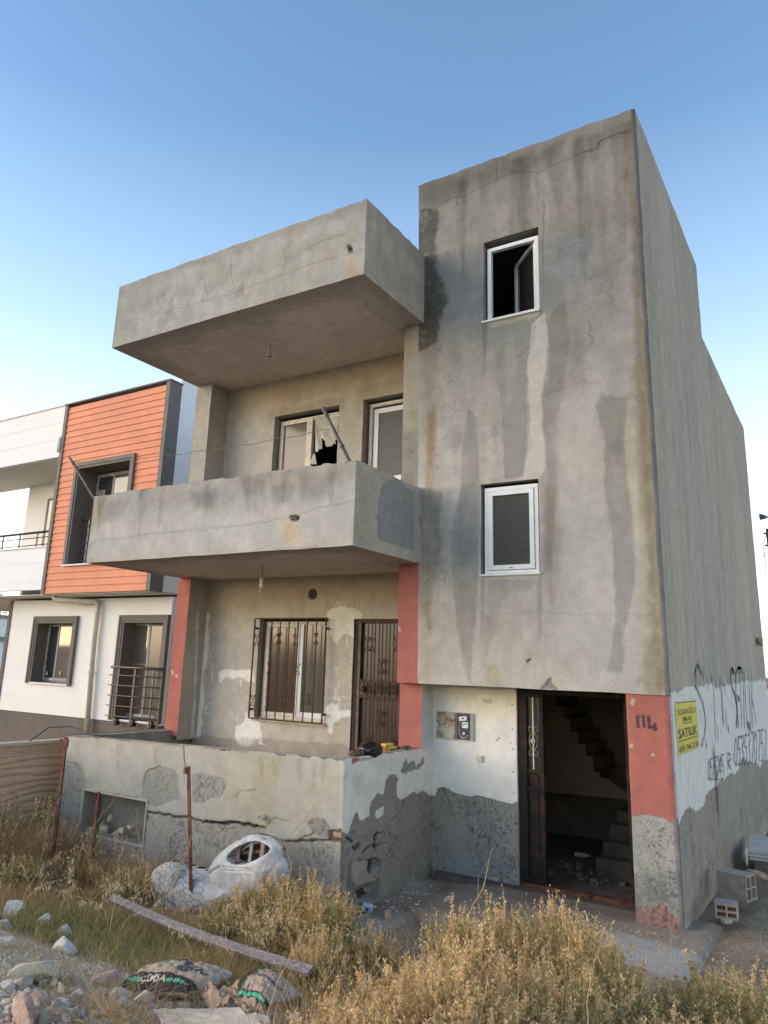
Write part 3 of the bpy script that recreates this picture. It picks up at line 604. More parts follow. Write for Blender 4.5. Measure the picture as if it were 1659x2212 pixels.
# ---------------- back wall of both loggias, end column
GW = [P(560, 1337, y=BY), P(708, 1340, y=BY), P(700, 1560, y=BY), P(545, 1550, y=BY)]
gx0, gx1 = (GW[0][0]+GW[3][0])/2+.02, (GW[1][0]+GW[2][0])/2; gz1, gz0 = GW[0][2], GW[3][2]
GD0 = P(765, 1345, y=BY)[0]; GDZ = P(800, 1337, y=BY)[2]
UW = [P(594, 901, y=BY), P(733, 874, y=BY)]; ux0, ux1, uz1 = UW[0][0], UW[1][0], (UW[0][2]+UW[1][2])/2; uz0 = uz1-1.25
UD0 = P(785, 864, y=BY)[0]; UDZ = P(785, 864, y=BY)[2]
z5 = ZC(600, 2100, 1.508)
PUT = (.76, .74, .70)
def paint_gf(p):
    A, B = p.A, p.B
    p.fine(.12, 1.2, 34); p.fine(.08, 5, 35); p.tint(.05, .9)
    p.mulp([(-4.5, 3.6), (0, 3.6), (0, 2.95), (-2, 3.0), (-4.5, 2.8)], (.95, .84, .68), .9, .3, .15, 2, px=False)
    p.setp(z5([(262, 450), (300, 430), (330, 440), (325, 520), (330, 600), (318, 700), (300, 800), (295, 900), (290, 1000), (283, 1100), (275, 1180), (232, 1180), (240, 1050), (245, 900), (250, 700), (268, 600)]), PUT, .95, .012, .03, 9, h=.003)
    p.setp(z5([(385, 800), (400, 782), (480, 775), (540, 782), (590, 778), (592, 850), (560, 850), (520, 822), (470, 830), (430, 822), (395, 852)]), PUT, .95, .012, .03, 9, h=.003)
    p.setp(z5([(540, 1018), (575, 1045), (620, 1080), (632, 1180), (600, 1195), (560, 1232), (500, 1225), (480, 1200), (485, 1110), (530, 1080)]), PUT, .95, .014, .04, 9, h=.003)
    p.setp(z5([(1018, 445), (1040, 420), (1100, 408), (1160, 415), (1215, 430), (1235, 460), (1225, 480), (1205, 480), (1203, 540), (1180, 590), (1130, 570), (1110, 575), (1080, 630), (1060, 600), (1045, 560), (1035, 490)]), (.70, .67, .57), .95, .012, .02, 10, h=.005)
    p.setp(z5([(1015, 1010), (1045, 975), (1085, 985), (1090, 1018), (1160, 1020), (1165, 1050), (1110, 1055), (1080, 1080), (1060, 1090), (1055, 1160), (1035, 1150), (1018, 1080)]), PUT, .95, .012, .03, 9, h=.003)
    p.setp(z5([(1070, 870), (1085, 900), (1075, 960), (1060, 950)]), PUT, .5, .012, .03, 9)
    p.mulp(z5([(100, 1180), (300, 1160), (380, 1170), (480, 1180), (620, 1190), (800, 1200), (960, 1210), (1110, 1215), (1160, 1240), (1160, 1300), (100, 1260)]), (.74, .70, .66), .85, .02, .05, 8)
    p.setp(z5([(150, 1150), (240, 1100), (250, 1180), (160, 1190)]), (.5, .48, .44), .5, .03, .05, 8)
    p.setp([(q[0], q[1]) for q in z5([(590, 1045), (1010, 1095), (1010, 1125), (870, 1110), (760, 1100), (620, 1080)])], (.52, .46, .34), .9, .008, .03, 12, h=.006)
    p.mulp(z5([(330, 560), (560, 560), (590, 760), (380, 770)]), (.88, .89, .90), .6, .12, .1, 3)
    c = p.to(z5([(935, 332)]))[0]; d = np.hypot(A-c[0], B-c[1]+.0)
    m = 1-sst(.072, .085, d); p.col = p.col*(1-m[:, None])+m[:, None]*np.array([.10, .07, .05]); p.h -= .03*m
    m = np.exp(-((d-.10)/.015)**2)*.5; p.col = p.col*(1-m[:, None])+m[:, None]*np.array([.5, .45, .36])
    rs = np.random.RandomState(4)      # ragged trowel flicks round the putty
    for cx, cy, sx_, sy_, n_ in ((300, 800, 45, 300, 26), (490, 815, 110, 40, 14), (560, 1120, 80, 110, 24), (1120, 480, 110, 110, 26), (1090, 1030, 80, 60, 16), (1110, 760, 50, 200, 12), (1190, 900, 14, 260, 16)):
        for i in range(n_):
            x = cx+rs.uniform(-1, 1)*sx_; y = cy+rs.uniform(-1, 1)*sy_; l = rs.uniform(10, 42); a_ = rs.uniform(-.5, .5)+(0 if rs.rand() < .3 else 1.5); w_ = rs.uniform(2, 5)
            dx, dy = math.cos(a_)*l, math.sin(a_)*l
            p.setp(z5([(x-dx, y-dy), (x+w_, y-w_), (x+dx, y+dy), (x-w_, y+w_)]), PUT, rs.uniform(.4, .9), .006, .012, 14, h=.002)
skin('wall', ('y', BY), (LX+.12, -.2), (.85, F0), .013, paint_gf, m_soft, house, (.46, .425, .375), holes=[(gx0, gx1, gz0, gz1), (GD0, -.1, .8, GDZ)], seed=200)
def paint_uf(p):
    p.fine(.12, 1.2, 36); p.fine(.08, 5, 37); p.tint(.05, .9)
    p.mulp([(-4.5, 6.7), (0, 6.7), (0, 6.2), (-2, 6.25), (-4.5, 6.2)], (.96, .86, .70), .9, .3, .15, 2, px=False)
    p.mulp([(-4.4, 5.6), (-3.6, 5.7), (-3.3, 4.3), (-4.4, 4.3)], (1.03, 1.03, 1.03), .8, .3, .15, 2, px=False)
    p.mulp([(ux0-.12, uz1+.12), (ux1+.1, uz1+.14), (ux1+.1, uz1-.1), (ux0-.12, uz1-.1)], (.82, .80, .74), .8, .03, .05, 6, px=False)
    p.mulp([(UD0-.14, UDZ+.22), (0, UDZ+.25), (0, UDZ), (UD0-.14, UDZ-.3)], (.82, .80, .74), .8, .04, .05, 5, px=False)
skin('wall', ('y', BY), (LX+.12, -.2), (F0+.14, R0), .02, paint_uf, m_soft, house, (.46, .42, .365), holes=[(ux0, ux1, uz0, uz1), (UD0, -.1, 3.7, UDZ)], seed=210)
# end wall with red column (left), its inner face keeps bare render
cx0, cx1 = P(386, 1250, y=.31)[0], P(412, 1251, y=.31)[0]
skin('column', ('y', .31), (cx0, cx1), (1.15, F0), .015, paint_red, m_red, house, RED, seed=220)
def paint_colin(p):
    p.fine(.12, 2, 38); p.fine(.08, 7, 39)
    p.setp(z5([(255, 440), (262, 450), (258, 700), (245, 1000), (232, 1180), (218, 1180), (240, 900)]), PUT, .6, .02, .04, 9)
skin('column', ('x', cx1), (.31, BY), (1.1, F0), .015, paint_colin, m_soft, house, (.39, .34, .285), seed=221)
uxa, uxb = P(421, 900, y=.31)[0], P(452, 900, y=.31)[0]
skin('column', ('y', .31), (uxa, uxb), (F1_-.7, R0), .015, paint_strip, m_conc, house, (.40, .385, .34), seed=222)
skin('column', ('x', uxb), (.31, BY), (F1_-.7, R0), .015, paint_colin, m_soft, house, (.37, .335, .285), seed=223)
# shell of the house behind
b = MB(); b.box(cx0, cx0+.12, .33, D2-.02, -.6, 6.9); b.box(cx0+.12, W-.02, D2-.14, D2-.02, -.6, 6.9)
b.build('wall', m_core, house)
MB().box(cx0+.12, -.0, BY+.02, D2-.15, 6.82, 6.95).build('roof', m_core, house)
MB().box(-.1, W-.02, .02, D1-.02, 8.0, 8.12).box(-.1, W-.02, D1, D2-.15, 6.9, 7.02).box(W-.14, W-.015, D1, D2-.02, 7.02, ZL-.02).box(W-.14, W-.015, .12, D1-.03, 8.12, ZT-.02).box(-.1, W-.01, D1-.15, D1-.01, 7.02, ZT-.02).build('roof', m_core, house)
MB().quad((0, .0, ZB), (-.112, 0, ZT-.01), (-.112, D1, ZT-.01), (0, D1, ZB)).build('wall', m_conc2 if False else m_core, house)
MB().box(-.05, W-.02, .3, D1-.2, F0+1.05, F0+1.2).box(-4.3, -.3, BY+.03, 5, F0-.16, F0-.02).build('floor_slab', m_dark, house)
MB().box(-.02, .08, BY, 5, .9, 6.6).build('inner_wall', m_dark, house)
MB().box(cx0+.13, -.03, 4.8, 4.95, .9, 6.6).build('inner_wall', m_dark, house)
MB().box(cx0+.13, -.2, -1.28, 4.8, .72, .88).build('terrace_floor', m_pale, house)
def frame(mb, x0, x1, z0, z1, y0, y1, w):
    mb.box(x0, x1, y0, y1, z0, z0+w); mb.box(x0, x1, y0, y1, z1-w, z1); mb.box(x0, x0+w, y0, y1, z0+w, z1-w); mb.box(x1-w, x1, y0, y1, z0+w, z1-w); return mb
# ---------------- terrace wall in front
TX = -.06; TY = -1.40
TZ0, TZ1 = P(145, 1587, y=TY)[2], P(742, 1639, y=TY)[2]
z6 = ZC(0, 2800, 1.659); z7 = ZC(800, 2900, 1.508); zT = ZC(200, 2750, 2.07375); zV = ZC(1350, 3250, 3.687)
VT = [P(176, 1706, y=TY), P(316, 1727, y=TY), P(310, 1826, y=TY), P(180, 1800, y=TY)]
vx0, vx1 = VT[0][0]+.05, VT[1][0]+.02; vz0, vz1 = (VT[2][2]+VT[3][2])/2, (VT[0][2]+VT[1][2])/2
tx0 = P(140, 1600, y=TY)[0]
def paint_terrace(p):
    A, B = p.A, p.B
    p.fine(.10, 1.4, 51); p.fine(.08, 6, 52)
    n = fbm(A*1.4, B*1.1, 53, 4); t = sst(-.1, .5, n)[:, None]; p.col *= (1-t)+t*np.array([1.04, 1.0, .90])
    # rough grey lower half where the top coat came off
    p.setp(z6([(370, 450), (430, 320), (480, 300), (540, 340), (570, 430), (540, 500), (900, 530), (920, 620), (1100, 640), (1659, 700), (1659, 1100), (370, 1100)]), (.35, .335, .30), .85, .012, .04, 5, h=-.004)
    p.setp(z7([(0, 470), (120, 490), (330, 500), (370, 560), (450, 580), (560, 580), (640, 545), (720, 585), (800, 592), (850, 560), (850, 900), (0, 900)]), (.34, .325, .29), .85, .012, .03, 5, h=-.004)
    p.setp(z6([(920, 440), (940, 370), (960, 340), (1010, 330), (1040, 315), (1090, 320), (1130, 330), (1160, 400), (1170, 520), (1100, 560), (1000, 590), (930, 560)]), (.31, .31, .285), .8, .010, .04, 6, h=-.005)
    p.setp(z6([(1240, 380), (1300, 370), (1380, 375), (1440, 400), (1465, 440), (1420, 520), (1300, 560), (1245, 540)]), (.325, .32, .295), .75, .015, .04, 6, h=-.005)
    p.setp(z7([(600, 470), (640, 445), (700, 460), (730, 500), (735, 560), (640, 545), (625, 500)]), (.285, .275, .25), .9, .010, .03, 7, h=-.004)
    # dark scuffs in the rough areas
    low = (p.h < -.003)
    p.r = np.where(low, 1, .25); p.pits(low*(A > -2.6), 34, 30, .10, .38, .003, 80); p.pits(low*(A <= -2.6), 26, 24, .25, .4, .003, 84)
    # rain streaks
    for x in (160, 250, 330, 560, 590, 640, 672, 690):
        p.mulp([(x, 1600+(x-150)*.08), (x+14, 1600+(x-150)*.08), (x+8, 1665+(x-150)*.08), (x+2, 1655+(x-150)*.08)], (.82, .80, .74), .6, .02, .03, 8)
    p.mulp(z7([(330, 100), (450, 110), (440, 240), (350, 260)]), (1.0, .93, .78), .6, .06, .06, 4); p.mulp(z7([(640, 150), (740, 160), (720, 300), (650, 290)]), (1.0, .93, .8), .55, .06, .06, 4)
    p.mulp(z7([(310, 375), (400, 385), (410, 480), (345, 520)]), (1.05, .95, .75), .6, .03, .03, 6)
    # cracks
    p.crack(z6([(500, 480), (640, 490), (720, 500), (840, 520), (905, 530)]), .007, .35, .008)
    p.crack(z6([(540, 570), (780, 600), (910, 615), (945, 615), (1050, 630), (1130, 645), (1190, 655), (1230, 650), (1290, 675), (1380, 685), (1430, 695), (1540, 690), (1659, 712)]), .015, .18, .02)
    p.crack(z7([(0, 465), (90, 475), (110, 468), (170, 475), (240, 480), (330, 495), (352, 505)]), .013, .2, .02)
    p.crack(z7([(350, 520), (395, 460), (400, 445), (490, 462)]), .006, .45); p.crack(z7([(450, 580), (540, 575), (570, 560), (620, 545), (635, 530)]), .009, .3, .01)
    p.crack(z7([(450, 580), (600, 580), (660, 572), (725, 582), (800, 592), (860, 560)]), .014, .22, .015)
    p.crack(z6([(1190, 190), (1192, 250), (1200, 290), (1207, 320)]), .010, .3, .01); p.crack(z6([(1200, 320), (1196, 420)]), .006, .4)
    p.crack(z6([(930, 440), (942, 370), (965, 345), (1010, 328), (1040, 315)]), .007, .35); p.crack(z6([(430, 300), (480, 298), (520, 320)]), .006, .45)
    p.crack(z6([(945, 620), (955, 650), (940, 700), (935, 800)]), .015, .3, .01); p.crack(z6([(1530, 520), (1560, 480), (1659, 470)]), .005, .5)
    # frame of the vent and the lintel patch
    p.setp(z6([(660, 500), (905, 530), (915, 615), (620, 580)]), (.37, .36, .315), .8, .008, .01, 8)
    # broken hole at the corner
    p.setp(z7([(725, 530), (800, 515), (812, 570), (790, 590), (730, 580)]), (.20, .15, .115), 1, .006, .03, 12, h=-.035)
    p.setp(z7([(745, 535), (790, 530), (800, 560), (760, 568)]), (.38, .30, .22), .9, .006, .02, 12, h=.02)
    # crumbled rim
    p.setp([(zT([(1340, 350)])[0][0], 1583+1), (zT([(1430, 360)])[0]), (zT([(1405, 385)])[0]), (zT([(1370, 382)])[0])], (.2, .17, .14), .9, .006, .02, 14, h=-.02)
    p.mulp(zT([(100, 240), (400, 262), (850, 300), (1300, 350), (1659, 372), (1659, 395), (1300, 370), (850, 325), (400, 285), (100, 262)]), (.86, .80, .72), .8, .01, .03, 8)
    p.mulp([(742, 1640), (735, 1640), (728, 1800), (738, 1800)], 1.12, .8, .006, .01, 8)
def warp_tt(A, B):
    t = (A-tx0)/(TX-tx0); top = TZ0+(TZ1-TZ0)*t
    return A, B*top/1.0
# v coordinate 0..1 scaled by the local wall top; holes need true z, so warp only near the top
def warp_top(A, B):
    t = (A-tx0)/(TX-tx0); top = TZ0+(TZ1-TZ0)*t
    return A, B+(top-TZ1)*sst(.75, TZ1, B)
skin('terrace_wall', ('y', TY), (tx0, TX), (-.75, TZ1), .0125, paint_terrace, m_rough, house, (.415, .405, .36), holes=[(vx0, vx1, vz0, vz1)], warp=warp_top, topchip=.03, seed=230)
reveal(house, vx0, vx1, vz0, vz1, TY, TY+.22, m_core)
def paint_tside(p):
    A, B = p.A, p.B
    p.fine(.08, 3, 54); p.fine(.08, 9, 55)
    b = z7([(800, 520), (838, 545), (868, 450), (880, 420), (893, 403), (905, 455), (925, 460), (962, 428), (962, 380), (972, 345), (1008, 300), (1040, 308), (1048, 260), (1055, 225), (1075, 195), (1105, 190), (1125, 212), (1115, 250), (1120, 320), (1140, 335), (1168, 320), (1195, 300), (1212, 288), (1230, 300), (1265, 280), (1290, 300), (1330, 325), (1350, 350)])
    V = p.to(b); poly = [tuple(q) for q in V]+[(RY+.1, V[-1][1]), (RY+.1, 2.3), (TY-.1, 2.3), (TY-.1, V[0][1]), (TY-.05, V[0][1])]
    p.setp(poly, (.76, .71, .635), 1, .006, .010, 9, px=False, h=.005)  # white tinted warm to balance the bluish light on the terrace side
    g = (.30, .29, .27)
    p.setp(z7([(1135, 170), (1165, 95), (1180, 120), (1215, 110), (1225, 150), (1180, 175), (1165, 190)]), g, 1, .005, .02, 14, h=-.005, brk=.5, bf=30)
    p.setp(z7([(1225, 165), (1230, 120), (1245, 125), (1262, 85), (1270, 90), (1270, 120), (1245, 150)]), g, 1, .004, .012, 14, h=-.005)
    p.mulp(z7([(860, 200), (930, 180), (940, 300), (880, 300)]), .82, .8, .02, .04, 10, brk=.45, bf=30)
    p.setp(z7([(1000, 400), (1045, 370), (1040, 420), (1005, 455), (992, 430)]), (.76, .71, .635), 1, .005, .01, 12, h=.004)
    low = p.h < .002
    p.r = np.where(low, 1, .15); p.pits(low, 44, 32, .12, .4, .003, 81)
    # crumbled holes: stone and brick core showing
    for q, c, d in (([(88, 215), (150, 175), (205, 170), (205, 230), (165, 245), (110, 300), (118, 250)], (.10, .06, .045), -.05),
                    ([(165, 190), (200, 170), (206, 222), (172, 232)], (.42, .24, .17), -.02),
                    ([(355, 195), (450, 172), (425, 235), (385, 245)], (.03, .025, .02), -.06), ([(238, 290), (300, 210), (345, 195), (300, 250), (260, 295)], (.09, .08, .07), -.03),
                    ([(30, 560), (60, 460), (150, 400), (320, 395), (440, 365), (490, 420), (495, 490), (420, 500), (370, 600), (350, 640), (470, 660), (480, 800), (440, 980), (200, 980), (120, 830), (20, 800)], (.22, .20, .18), -.03),
                    ([(90, 560), (110, 450), (150, 405), (200, 440), (300, 400), (325, 420), (305, 560), (370, 640), (460, 650), (440, 700), (290, 760), (150, 800), (95, 620)], (.40, .335, .27), .02),
                    ([(320, 440), (385, 375), (400, 480), (365, 600), (320, 560)], (.05, .045, .04), -.04), ([(190, 850), (330, 800), (330, 900), (250, 960), (190, 960)], (.06, .055, .05), -.04),
                    ([(410, 380), (440, 365), (480, 410), (495, 490), (405, 480)], (.20, .19, .18), -.01), ([(290, 790), (340, 800), (365, 870), (320, 870)], (.42, .30, .17), .02)):
        p.setp(zV(q), c, 1, .005, .015, 14, h=d)
    p.crack(zV([(0, 70), (60, 100), (90, 150)]), .012, .3, .01); p.crack(zV([(430, 20), (400, 60), (400, 130), (385, 180)]), .022, .15, .02); p.crack(zV([(430, 20), (520, -10)]), .01, .3)
    p.crack(z7([(830, 560), (870, 580)]), .012, .3); p.crack(z7([(1165, 340), (1130, 420), (1070, 465), (1060, 510)]), .006, .4)
    p.crack(z7([(808, 230), (835, 195)]), .005, .4); p.setp(zV([(540, 730), (600, 760), (640, 900), (600, 950), (520, 960), (500, 850)]), (.33, .30, .26), .7, .02, .03, 8)
    p.setp([(757, 1636), (800, 1634), (803, 1640), (776, 1645)], (.35, .33, .3), .8, .01, .02, 10)
    p.setp(ZC(1280, 2850, 4.1475)([(395, 480), (430, 470), (480, 478), (520, 490), (500, 520), (450, 545), (420, 565), (395, 560)]), (.42, .20, .17), 1, .004, .01, 16, h=-.02)
    p.setp(ZC(1280, 2850, 4.1475)([(395, 538), (445, 528), (425, 562), (400, 562)]), (.05, .02, .02), 1, .004, .006, 16, h=-.03); p.setp(ZC(1280, 2850, 4.1475)([(440, 484), (480, 484), (465, 506), (446, 504)]), (.05, .02, .02), 1, .004, .006, 16, h=-.03)
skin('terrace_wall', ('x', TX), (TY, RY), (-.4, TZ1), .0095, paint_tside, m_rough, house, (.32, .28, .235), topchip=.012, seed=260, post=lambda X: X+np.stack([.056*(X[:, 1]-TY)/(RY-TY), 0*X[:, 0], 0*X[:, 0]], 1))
def paint_pside(p):
    p.fine(.05, 3, 57); p.mulp([(0, 2.2), (.5, 2.2), (.5, 1.9), (0, 1.9)], (.98, .9, .78), .8, .1, .05, 4, px=False)
skin('pillar', ('x', -.003), (.12, RY), (TZ1-.02, 2.07), .02, paint_pside, m_paint, house, (.58, .60, .585), seed=270)
def rim(p):
    p.fine(.18, 3, 58); p.fine(.2, 12, 59); p.tint(.1, 3); p.h += fbm(p.A*9, p.B*9, 60, 4)*.01
m_rim = plaster('worn_wall_top', .5, 1, .02, 50)
skin('wall_top', ('z', TZ0-.012), (tx0, TX), (TY+.002, TY+.17), .02, rim, m_rim, house, (.46, .40, .32), sign=1, warp=None, seed=280)
for o_ in [o for o in COL.objects if o.name == 'wall_top']:
    me = o_.data; co = np.empty(len(me.vertices)*3, np.float32); me.vertices.foreach_get('co', co); co = co.reshape(-1, 3)
    co[:, 2] += (TZ1-TZ0)*(co[:, 0]-tx0)/(TX-tx0); me.vertices.foreach_set('co', co.ravel())
skin('wall_top', ('z', TZ1-.012), (TX-.17, TX-.002), (TY+.17, .12), .02, rim, m_rim, house, (.46, .41, .34), sign=1, seed=281, post=lambda X: X+np.stack([.056*(X[:, 1]-TY)/(RY-TY), 0*X[:, 0], 0*X[:, 0]], 1))
skin('wall_top', ('z', TZ0-.015), (tx0, tx0+.16), (TY+.17, .4), .02, rim, m_rim, house, (.46, .40, .32), sign=1, seed=282)
b = MB(); b.box(TX-.17, TX-.10, TY+.17, .3, -.3, TZ1-.02); b.box(tx0, tx0+.15, TY+.1, .5, -.7, TZ0-.02)
b.hexa([(tx0+.02, TY+.17, .72), (TX-.17, TY+.17, .72), (TX-.17, TY+.171, .72), (tx0+.02, TY+.171, .72), (tx0+.02, TY+.17, TZ0-.02), (TX-.17, TY+.17, TZ1-.02), (TX-.17, TY+.171, TZ1-.02), (tx0+.02, TY+.171, TZ0-.02)])
b.build('terrace_wall', m_core, house)
skin('terrace_wall', ('x', tx0-.001), (TY, .4), (-.75, TZ0), .04, rim, m_rough, house, (.37, .36, .31), sign=-1, seed=283)
frame(MB(), vx0-.02, vx1+.01, vz0-.02, vz1+.01, TY-.008, TY+.02, .022).build('vent_frame', M('pale_mortar_frame', (.42, .39, .33), .95, .15, 8, .5, 40), house)
# drain stub in the terrace wall
dp = P(570, 1764, y=TY); b = MB()
prof = [(.028, 0), (.028, -.09), (.022, -.09), (.022, -.01)]
b.lathe([(.030, .02), (.030, -.075), (.023, -.075), (.023, .0)], (dp[0], TY, dp[2]), 16, 'y'); b.build('drain_pipe', m_pvcold, house, True)
MB().lathe([(.0225, -.012), (.001, -.0125)], (dp[0], TY, dp[2]), 16, 'y').build('drain_bore', m_black, house)

# ---------------- windows
m_frost = M('patterned_glass', (.10, .10, .092), .4, .15, 26, .3, 60, 0, .3, rgb2=(.10, .103, .095))
m_frostd = M('dark_patterned_glass', (.045, .043, .040), .45, .15, 30, .3, 60, 0, .25)
def dashes(parent, x0, x1, z0, z1, y, n, seed):
    rs = random.Random(seed); b = MB()
    for i in range(n):
        x = rs.uniform(x0+.01, x1-.04); z = rs.uniform(z0+.02, z1-.02); l = rs.uniform(.012, .028)
        b.box(x, x+l, y-.001, y, z, z+.0035)
    tag(b.build('glass_pattern', M('pressed_glass_mark', (.012, .012, .012), .5), parent), kind='stuff')
x0, x1, z0, z1 = W2
reveal(house, x0, x1, z0, z1, 0.002, .10, m_core)
w = frame(MB(), x0+.03, x1-.02, z0+.01, z1-.04, .035, .095, .045).build('window', m_pvc, house, bevel=.003)
frame(MB(), x0+.08, x1-.07, z0+.06, z1-.09, .022, .06, .055).build('sash', m_pvc, w, bevel=.004)
g = MB().box(x0+.13, x1-.12, .045, .05, z0+.11, z1-.14).build('pane', m_frostd, w); dashes(w, x0+.14, x1-.13, z0+.12, z1-.16, .044, 110, 4)
MB().box(x0-.01, x1+.01, -.03, .10, z0-.012, z0+.012).build('sill', m_white, w)
MB().box(1.15, 1.19, .018, .022, z0+.078, z0+.084).build('vent_slot', m_black, w)
x0, x1, z0, z1 = W1
reveal(house, x0, x1, z0, z1, 0.002, .14, m_core)
w = frame(MB(), x0+.03, x1-.02, z0+.01, z1-.07, .05, .11, .05).build('window', m_pvc, house, bevel=.003)
MB().box(x0-.02, x1+.0, -.03, .12, z0-.016, z0+.012).build('sill', m_white, w)
a0 = Vector((x1-.075, .11, 0)); a1 = a0+Vector((-.42, .44, 0)); zt, zb = z1-.13, z0+.07    # casement swung inwards
b = MB()
for p_, q_ in (((a0, zb), (a1, zb)), ((a0, zt), (a1, zt)), ((a0, zb), (a0, zt)), ((a1, zb), (a1, zt))):
    b.bar((p_[0].x, p_[0].y, p_[1]), (q_[0].x, q_[0].y, q_[1]), .05, .05, up=(.7, .7, 0) if p_[1] != q_[1] else (0, 0, 1))
b.build('open_sash', m_pvc, w); MB().quad((a0.x, a0.y, zb), (a1.x, a1.y, zb), (a1.x, a1.y, zt), (a0.x, a0.y, zt)).build('pane', m_glassdk, w)

# loggia window on the first floor (broken, patched with torn film)
def fr(px, py, y): q = P(px, py, y=y); return q[0], q[2]
x0, x1, z0, z1 = ux0, ux1, uz0, uz1; yw = BY+.12
reveal(house, x0, x1, z0, z1, BY+.001, yw+.06, m_soft if False else M('greige_reveal', (.33, .28, .23), .95, .1, 6, .3))
w = frame(MB(), x0+.04, x1-.0, z0+.01, z1-.06, yw-.01, yw+.05, .045).build('window', m_pvcold, house, bevel=.003)
xm = fr(668, 950, yw)[0]
frame(MB(), x0+.08, xm-.0, z0+.05, z1-.10, yw-.028, yw+.03, .04).build('sash', m_pvcold, w, bevel=.003)
frame(MB(), xm+.02, x1-.03, z0+.05, z1-.10, yw-.015, yw+.03, .03).build('sash', m_pvcold, w, bevel=.003)
MB().box(xm+.0, xm+.07, yw-.035, yw+.03, z0+.05, z1-.09).build('mullion', m_pvcold, w)
MB().box(x0+.11, xm-.03, yw+.0, yw+.004, z0+.08, z1-.13).build('pane', glass('hazy_brown_glass', (.15, .12, .09), .12), w)
m_film = M('torn_greyish_film', (.42, .40, .36), .6, .25, 9, .6, 14, 0, .3)
zf = ZC(1050, 1500, 2.552)
out = zf([(462, 330), (700, 285), (690, 420), (688, 515), (672, 555), (660, 560), (665, 602), (640, 585), (632, 615), (580, 628), (560, 600), (566, 575), (526, 535), (528, 620), (530, 645), (500, 655), (497, 675), (460, 678)])
b = MB(); V = [fr(a, c, yw-.02) for a, c in out]
me = bpy.data.meshes.new('film'); me.from_pydata([(a, yw-.02+.012*math.sin(a*31+c*9), c) for a, c in V], [], [tuple(range(len(V)))]); link('torn_film', me, m_film, w)
out = zf([(442, 700), (460, 690), (478, 800), (440, 800), (405, 800)]); V = [fr(a, c, yw-.045) for a, c in out]
MB().poly([(a, yw-.045, c) for a, c in V]).build('torn_film', m_film, w)
# balcony door beside it
x0, x1, z0, z1 = UD0, -.1, 3.7, UDZ
reveal(house, x0, x1, z0, z1, BY+.001, yw+.06, bpy.data.materials['greige_reveal'])
w = frame(MB(), x0+.055, x1, z0, z1-.05, yw-.02, yw+.04, .05).build('balcony_door', m_pvcold, house, bevel=.003)
frame(MB(), x0+.125, x1+.0, z0+.12, z1-.13, yw+.0, yw+.06, .075).build('sash', m_pvc, w, bevel=.004)
pz = fr(860, 1025, yw)[1]
MB().box(x0+.2, x1, yw+.02, yw+.06, z0+.1, pz).build('door_panel', m_pvc, w)
MB().box(x0+.2, x1-.02, yw+.015, yw+.019, pz, z1-.2).build('pane', m_frost, w); dashes(w, x0+.2, x1-.02, pz, z1-.3, yw+.014, 150, 8)

# ground-floor window with iron grille
x0, x1, z0, z1 = gx0, gx1, gz0, gz1; yw = BY+.10
reveal(house, x0, x1, z0, z1, BY+.001, yw+.06, bpy.data.materials['greige_reveal'])
zg = ZC(950, 2350, 2.37)
w = frame(MB(), x0+.055, x1-.02, z0+.01, z1-.03, yw-.01, yw+.05, .05).build('window', m_pvcold, house, bevel=.003)
gm = P(*zg([(535, 600)])[0], y=yw)[0]
MB().box(gm-.035, gm+.03, yw-.02, yw+.03, z0+.05, z1-.07).build('mullion', m_pvc, w)
frame(MB(), x0+.10, gm-.03, z0+.05, z1-.07, yw-.03, yw+.02, .045).build('sash', m_pvcold, w, bevel=.003)
MB().box(x0+.14, gm-.07, yw+.005, yw+.01, z0+.09, z1-.11).build('pane', glass('brown_glass', (.085, .055, .04), .1), w)
MB().box(gm+.03, x1-.06, yw+.005, yw+.01, z0+.06, z1-.08).build('pane', glass('taupe_glass', (.11, .095, .078), .12), w)
MB().box(gm+.03, x1-.04, yw-.012, yw+.02, z0+.05, z0+.12).build('sash', m_pvc, w)
MB().box(x0-.02, x1+.02, BY-.05, yw, z0-.03, z0+.01).build('sill', m_pvcold, w)
grl = MB(); yg = BY-.075
for a, c in (((x0-.03, z0), (x1+.02, z0)), ((x0-.03, z1), (x1+.02, z1)), ((x0-.03, z0), (x0-.03, z1)), ((x1+.02, z0), (x1+.02, z1))):
    grl.bar((a[0], yg, a[1]), (c[0], yg, c[1]), .018, .018, up=(0, 1, 0))
for zz in (z0+.12, z1-.14):
    for xx in (x0-.03, x1+.02): grl.bar((xx, yg, zz), (xx, BY+.0, zz), .014, .03)
grille = grl.build('window_grille', m_grill, house)
nb = 8
def scroll(mb, cx, cz, y, s, rr=.0055, flip=1):
    """X-shaped ornament of four curled iron strips"""
    for sx in (-1, 1):
        for sz in (-1, 1):
            pts = []
            for i in range(7): t = i/6; pts.append((cx+sx*s*(.04+.42*t), y, cz+sz*s*(.10+.75*math.sin(t*1.45)*.62+.2*t)))
            e = pts[-1]; a0_ = math.pi/2 if sz > 0 else -math.pi/2
            for i in range(1, 9):
                a = i/8*4.2; r_ = s*.17*(1-i/13); ccx = e[0]-sx*0.0+0; ccz = e[2]
                pts.append((e[0]+sx*0+s*.0+(-sx)*(s*.17-r_*math.cos(a)) , y, e[2]+sz*r_*math.sin(a)))
            mb.tube(pts, rr, 4, False)
    return mb
for i in range(1, nb):
    xx = x0-.03+(x1-x0+.05)*i/nb; MB().bar((xx, yg, z0), (xx, yg, z1), .014, .014, up=(0, 1, 0)).build('bar', m_grill, grille)
bw = (x1-x0+.05)/nb
def orn(xb, zb_, s=.075, par=None, y=None):
    scroll(MB(), xb, zb_, yg if y is None else y, s).build('scroll', m_grill, par or grille)
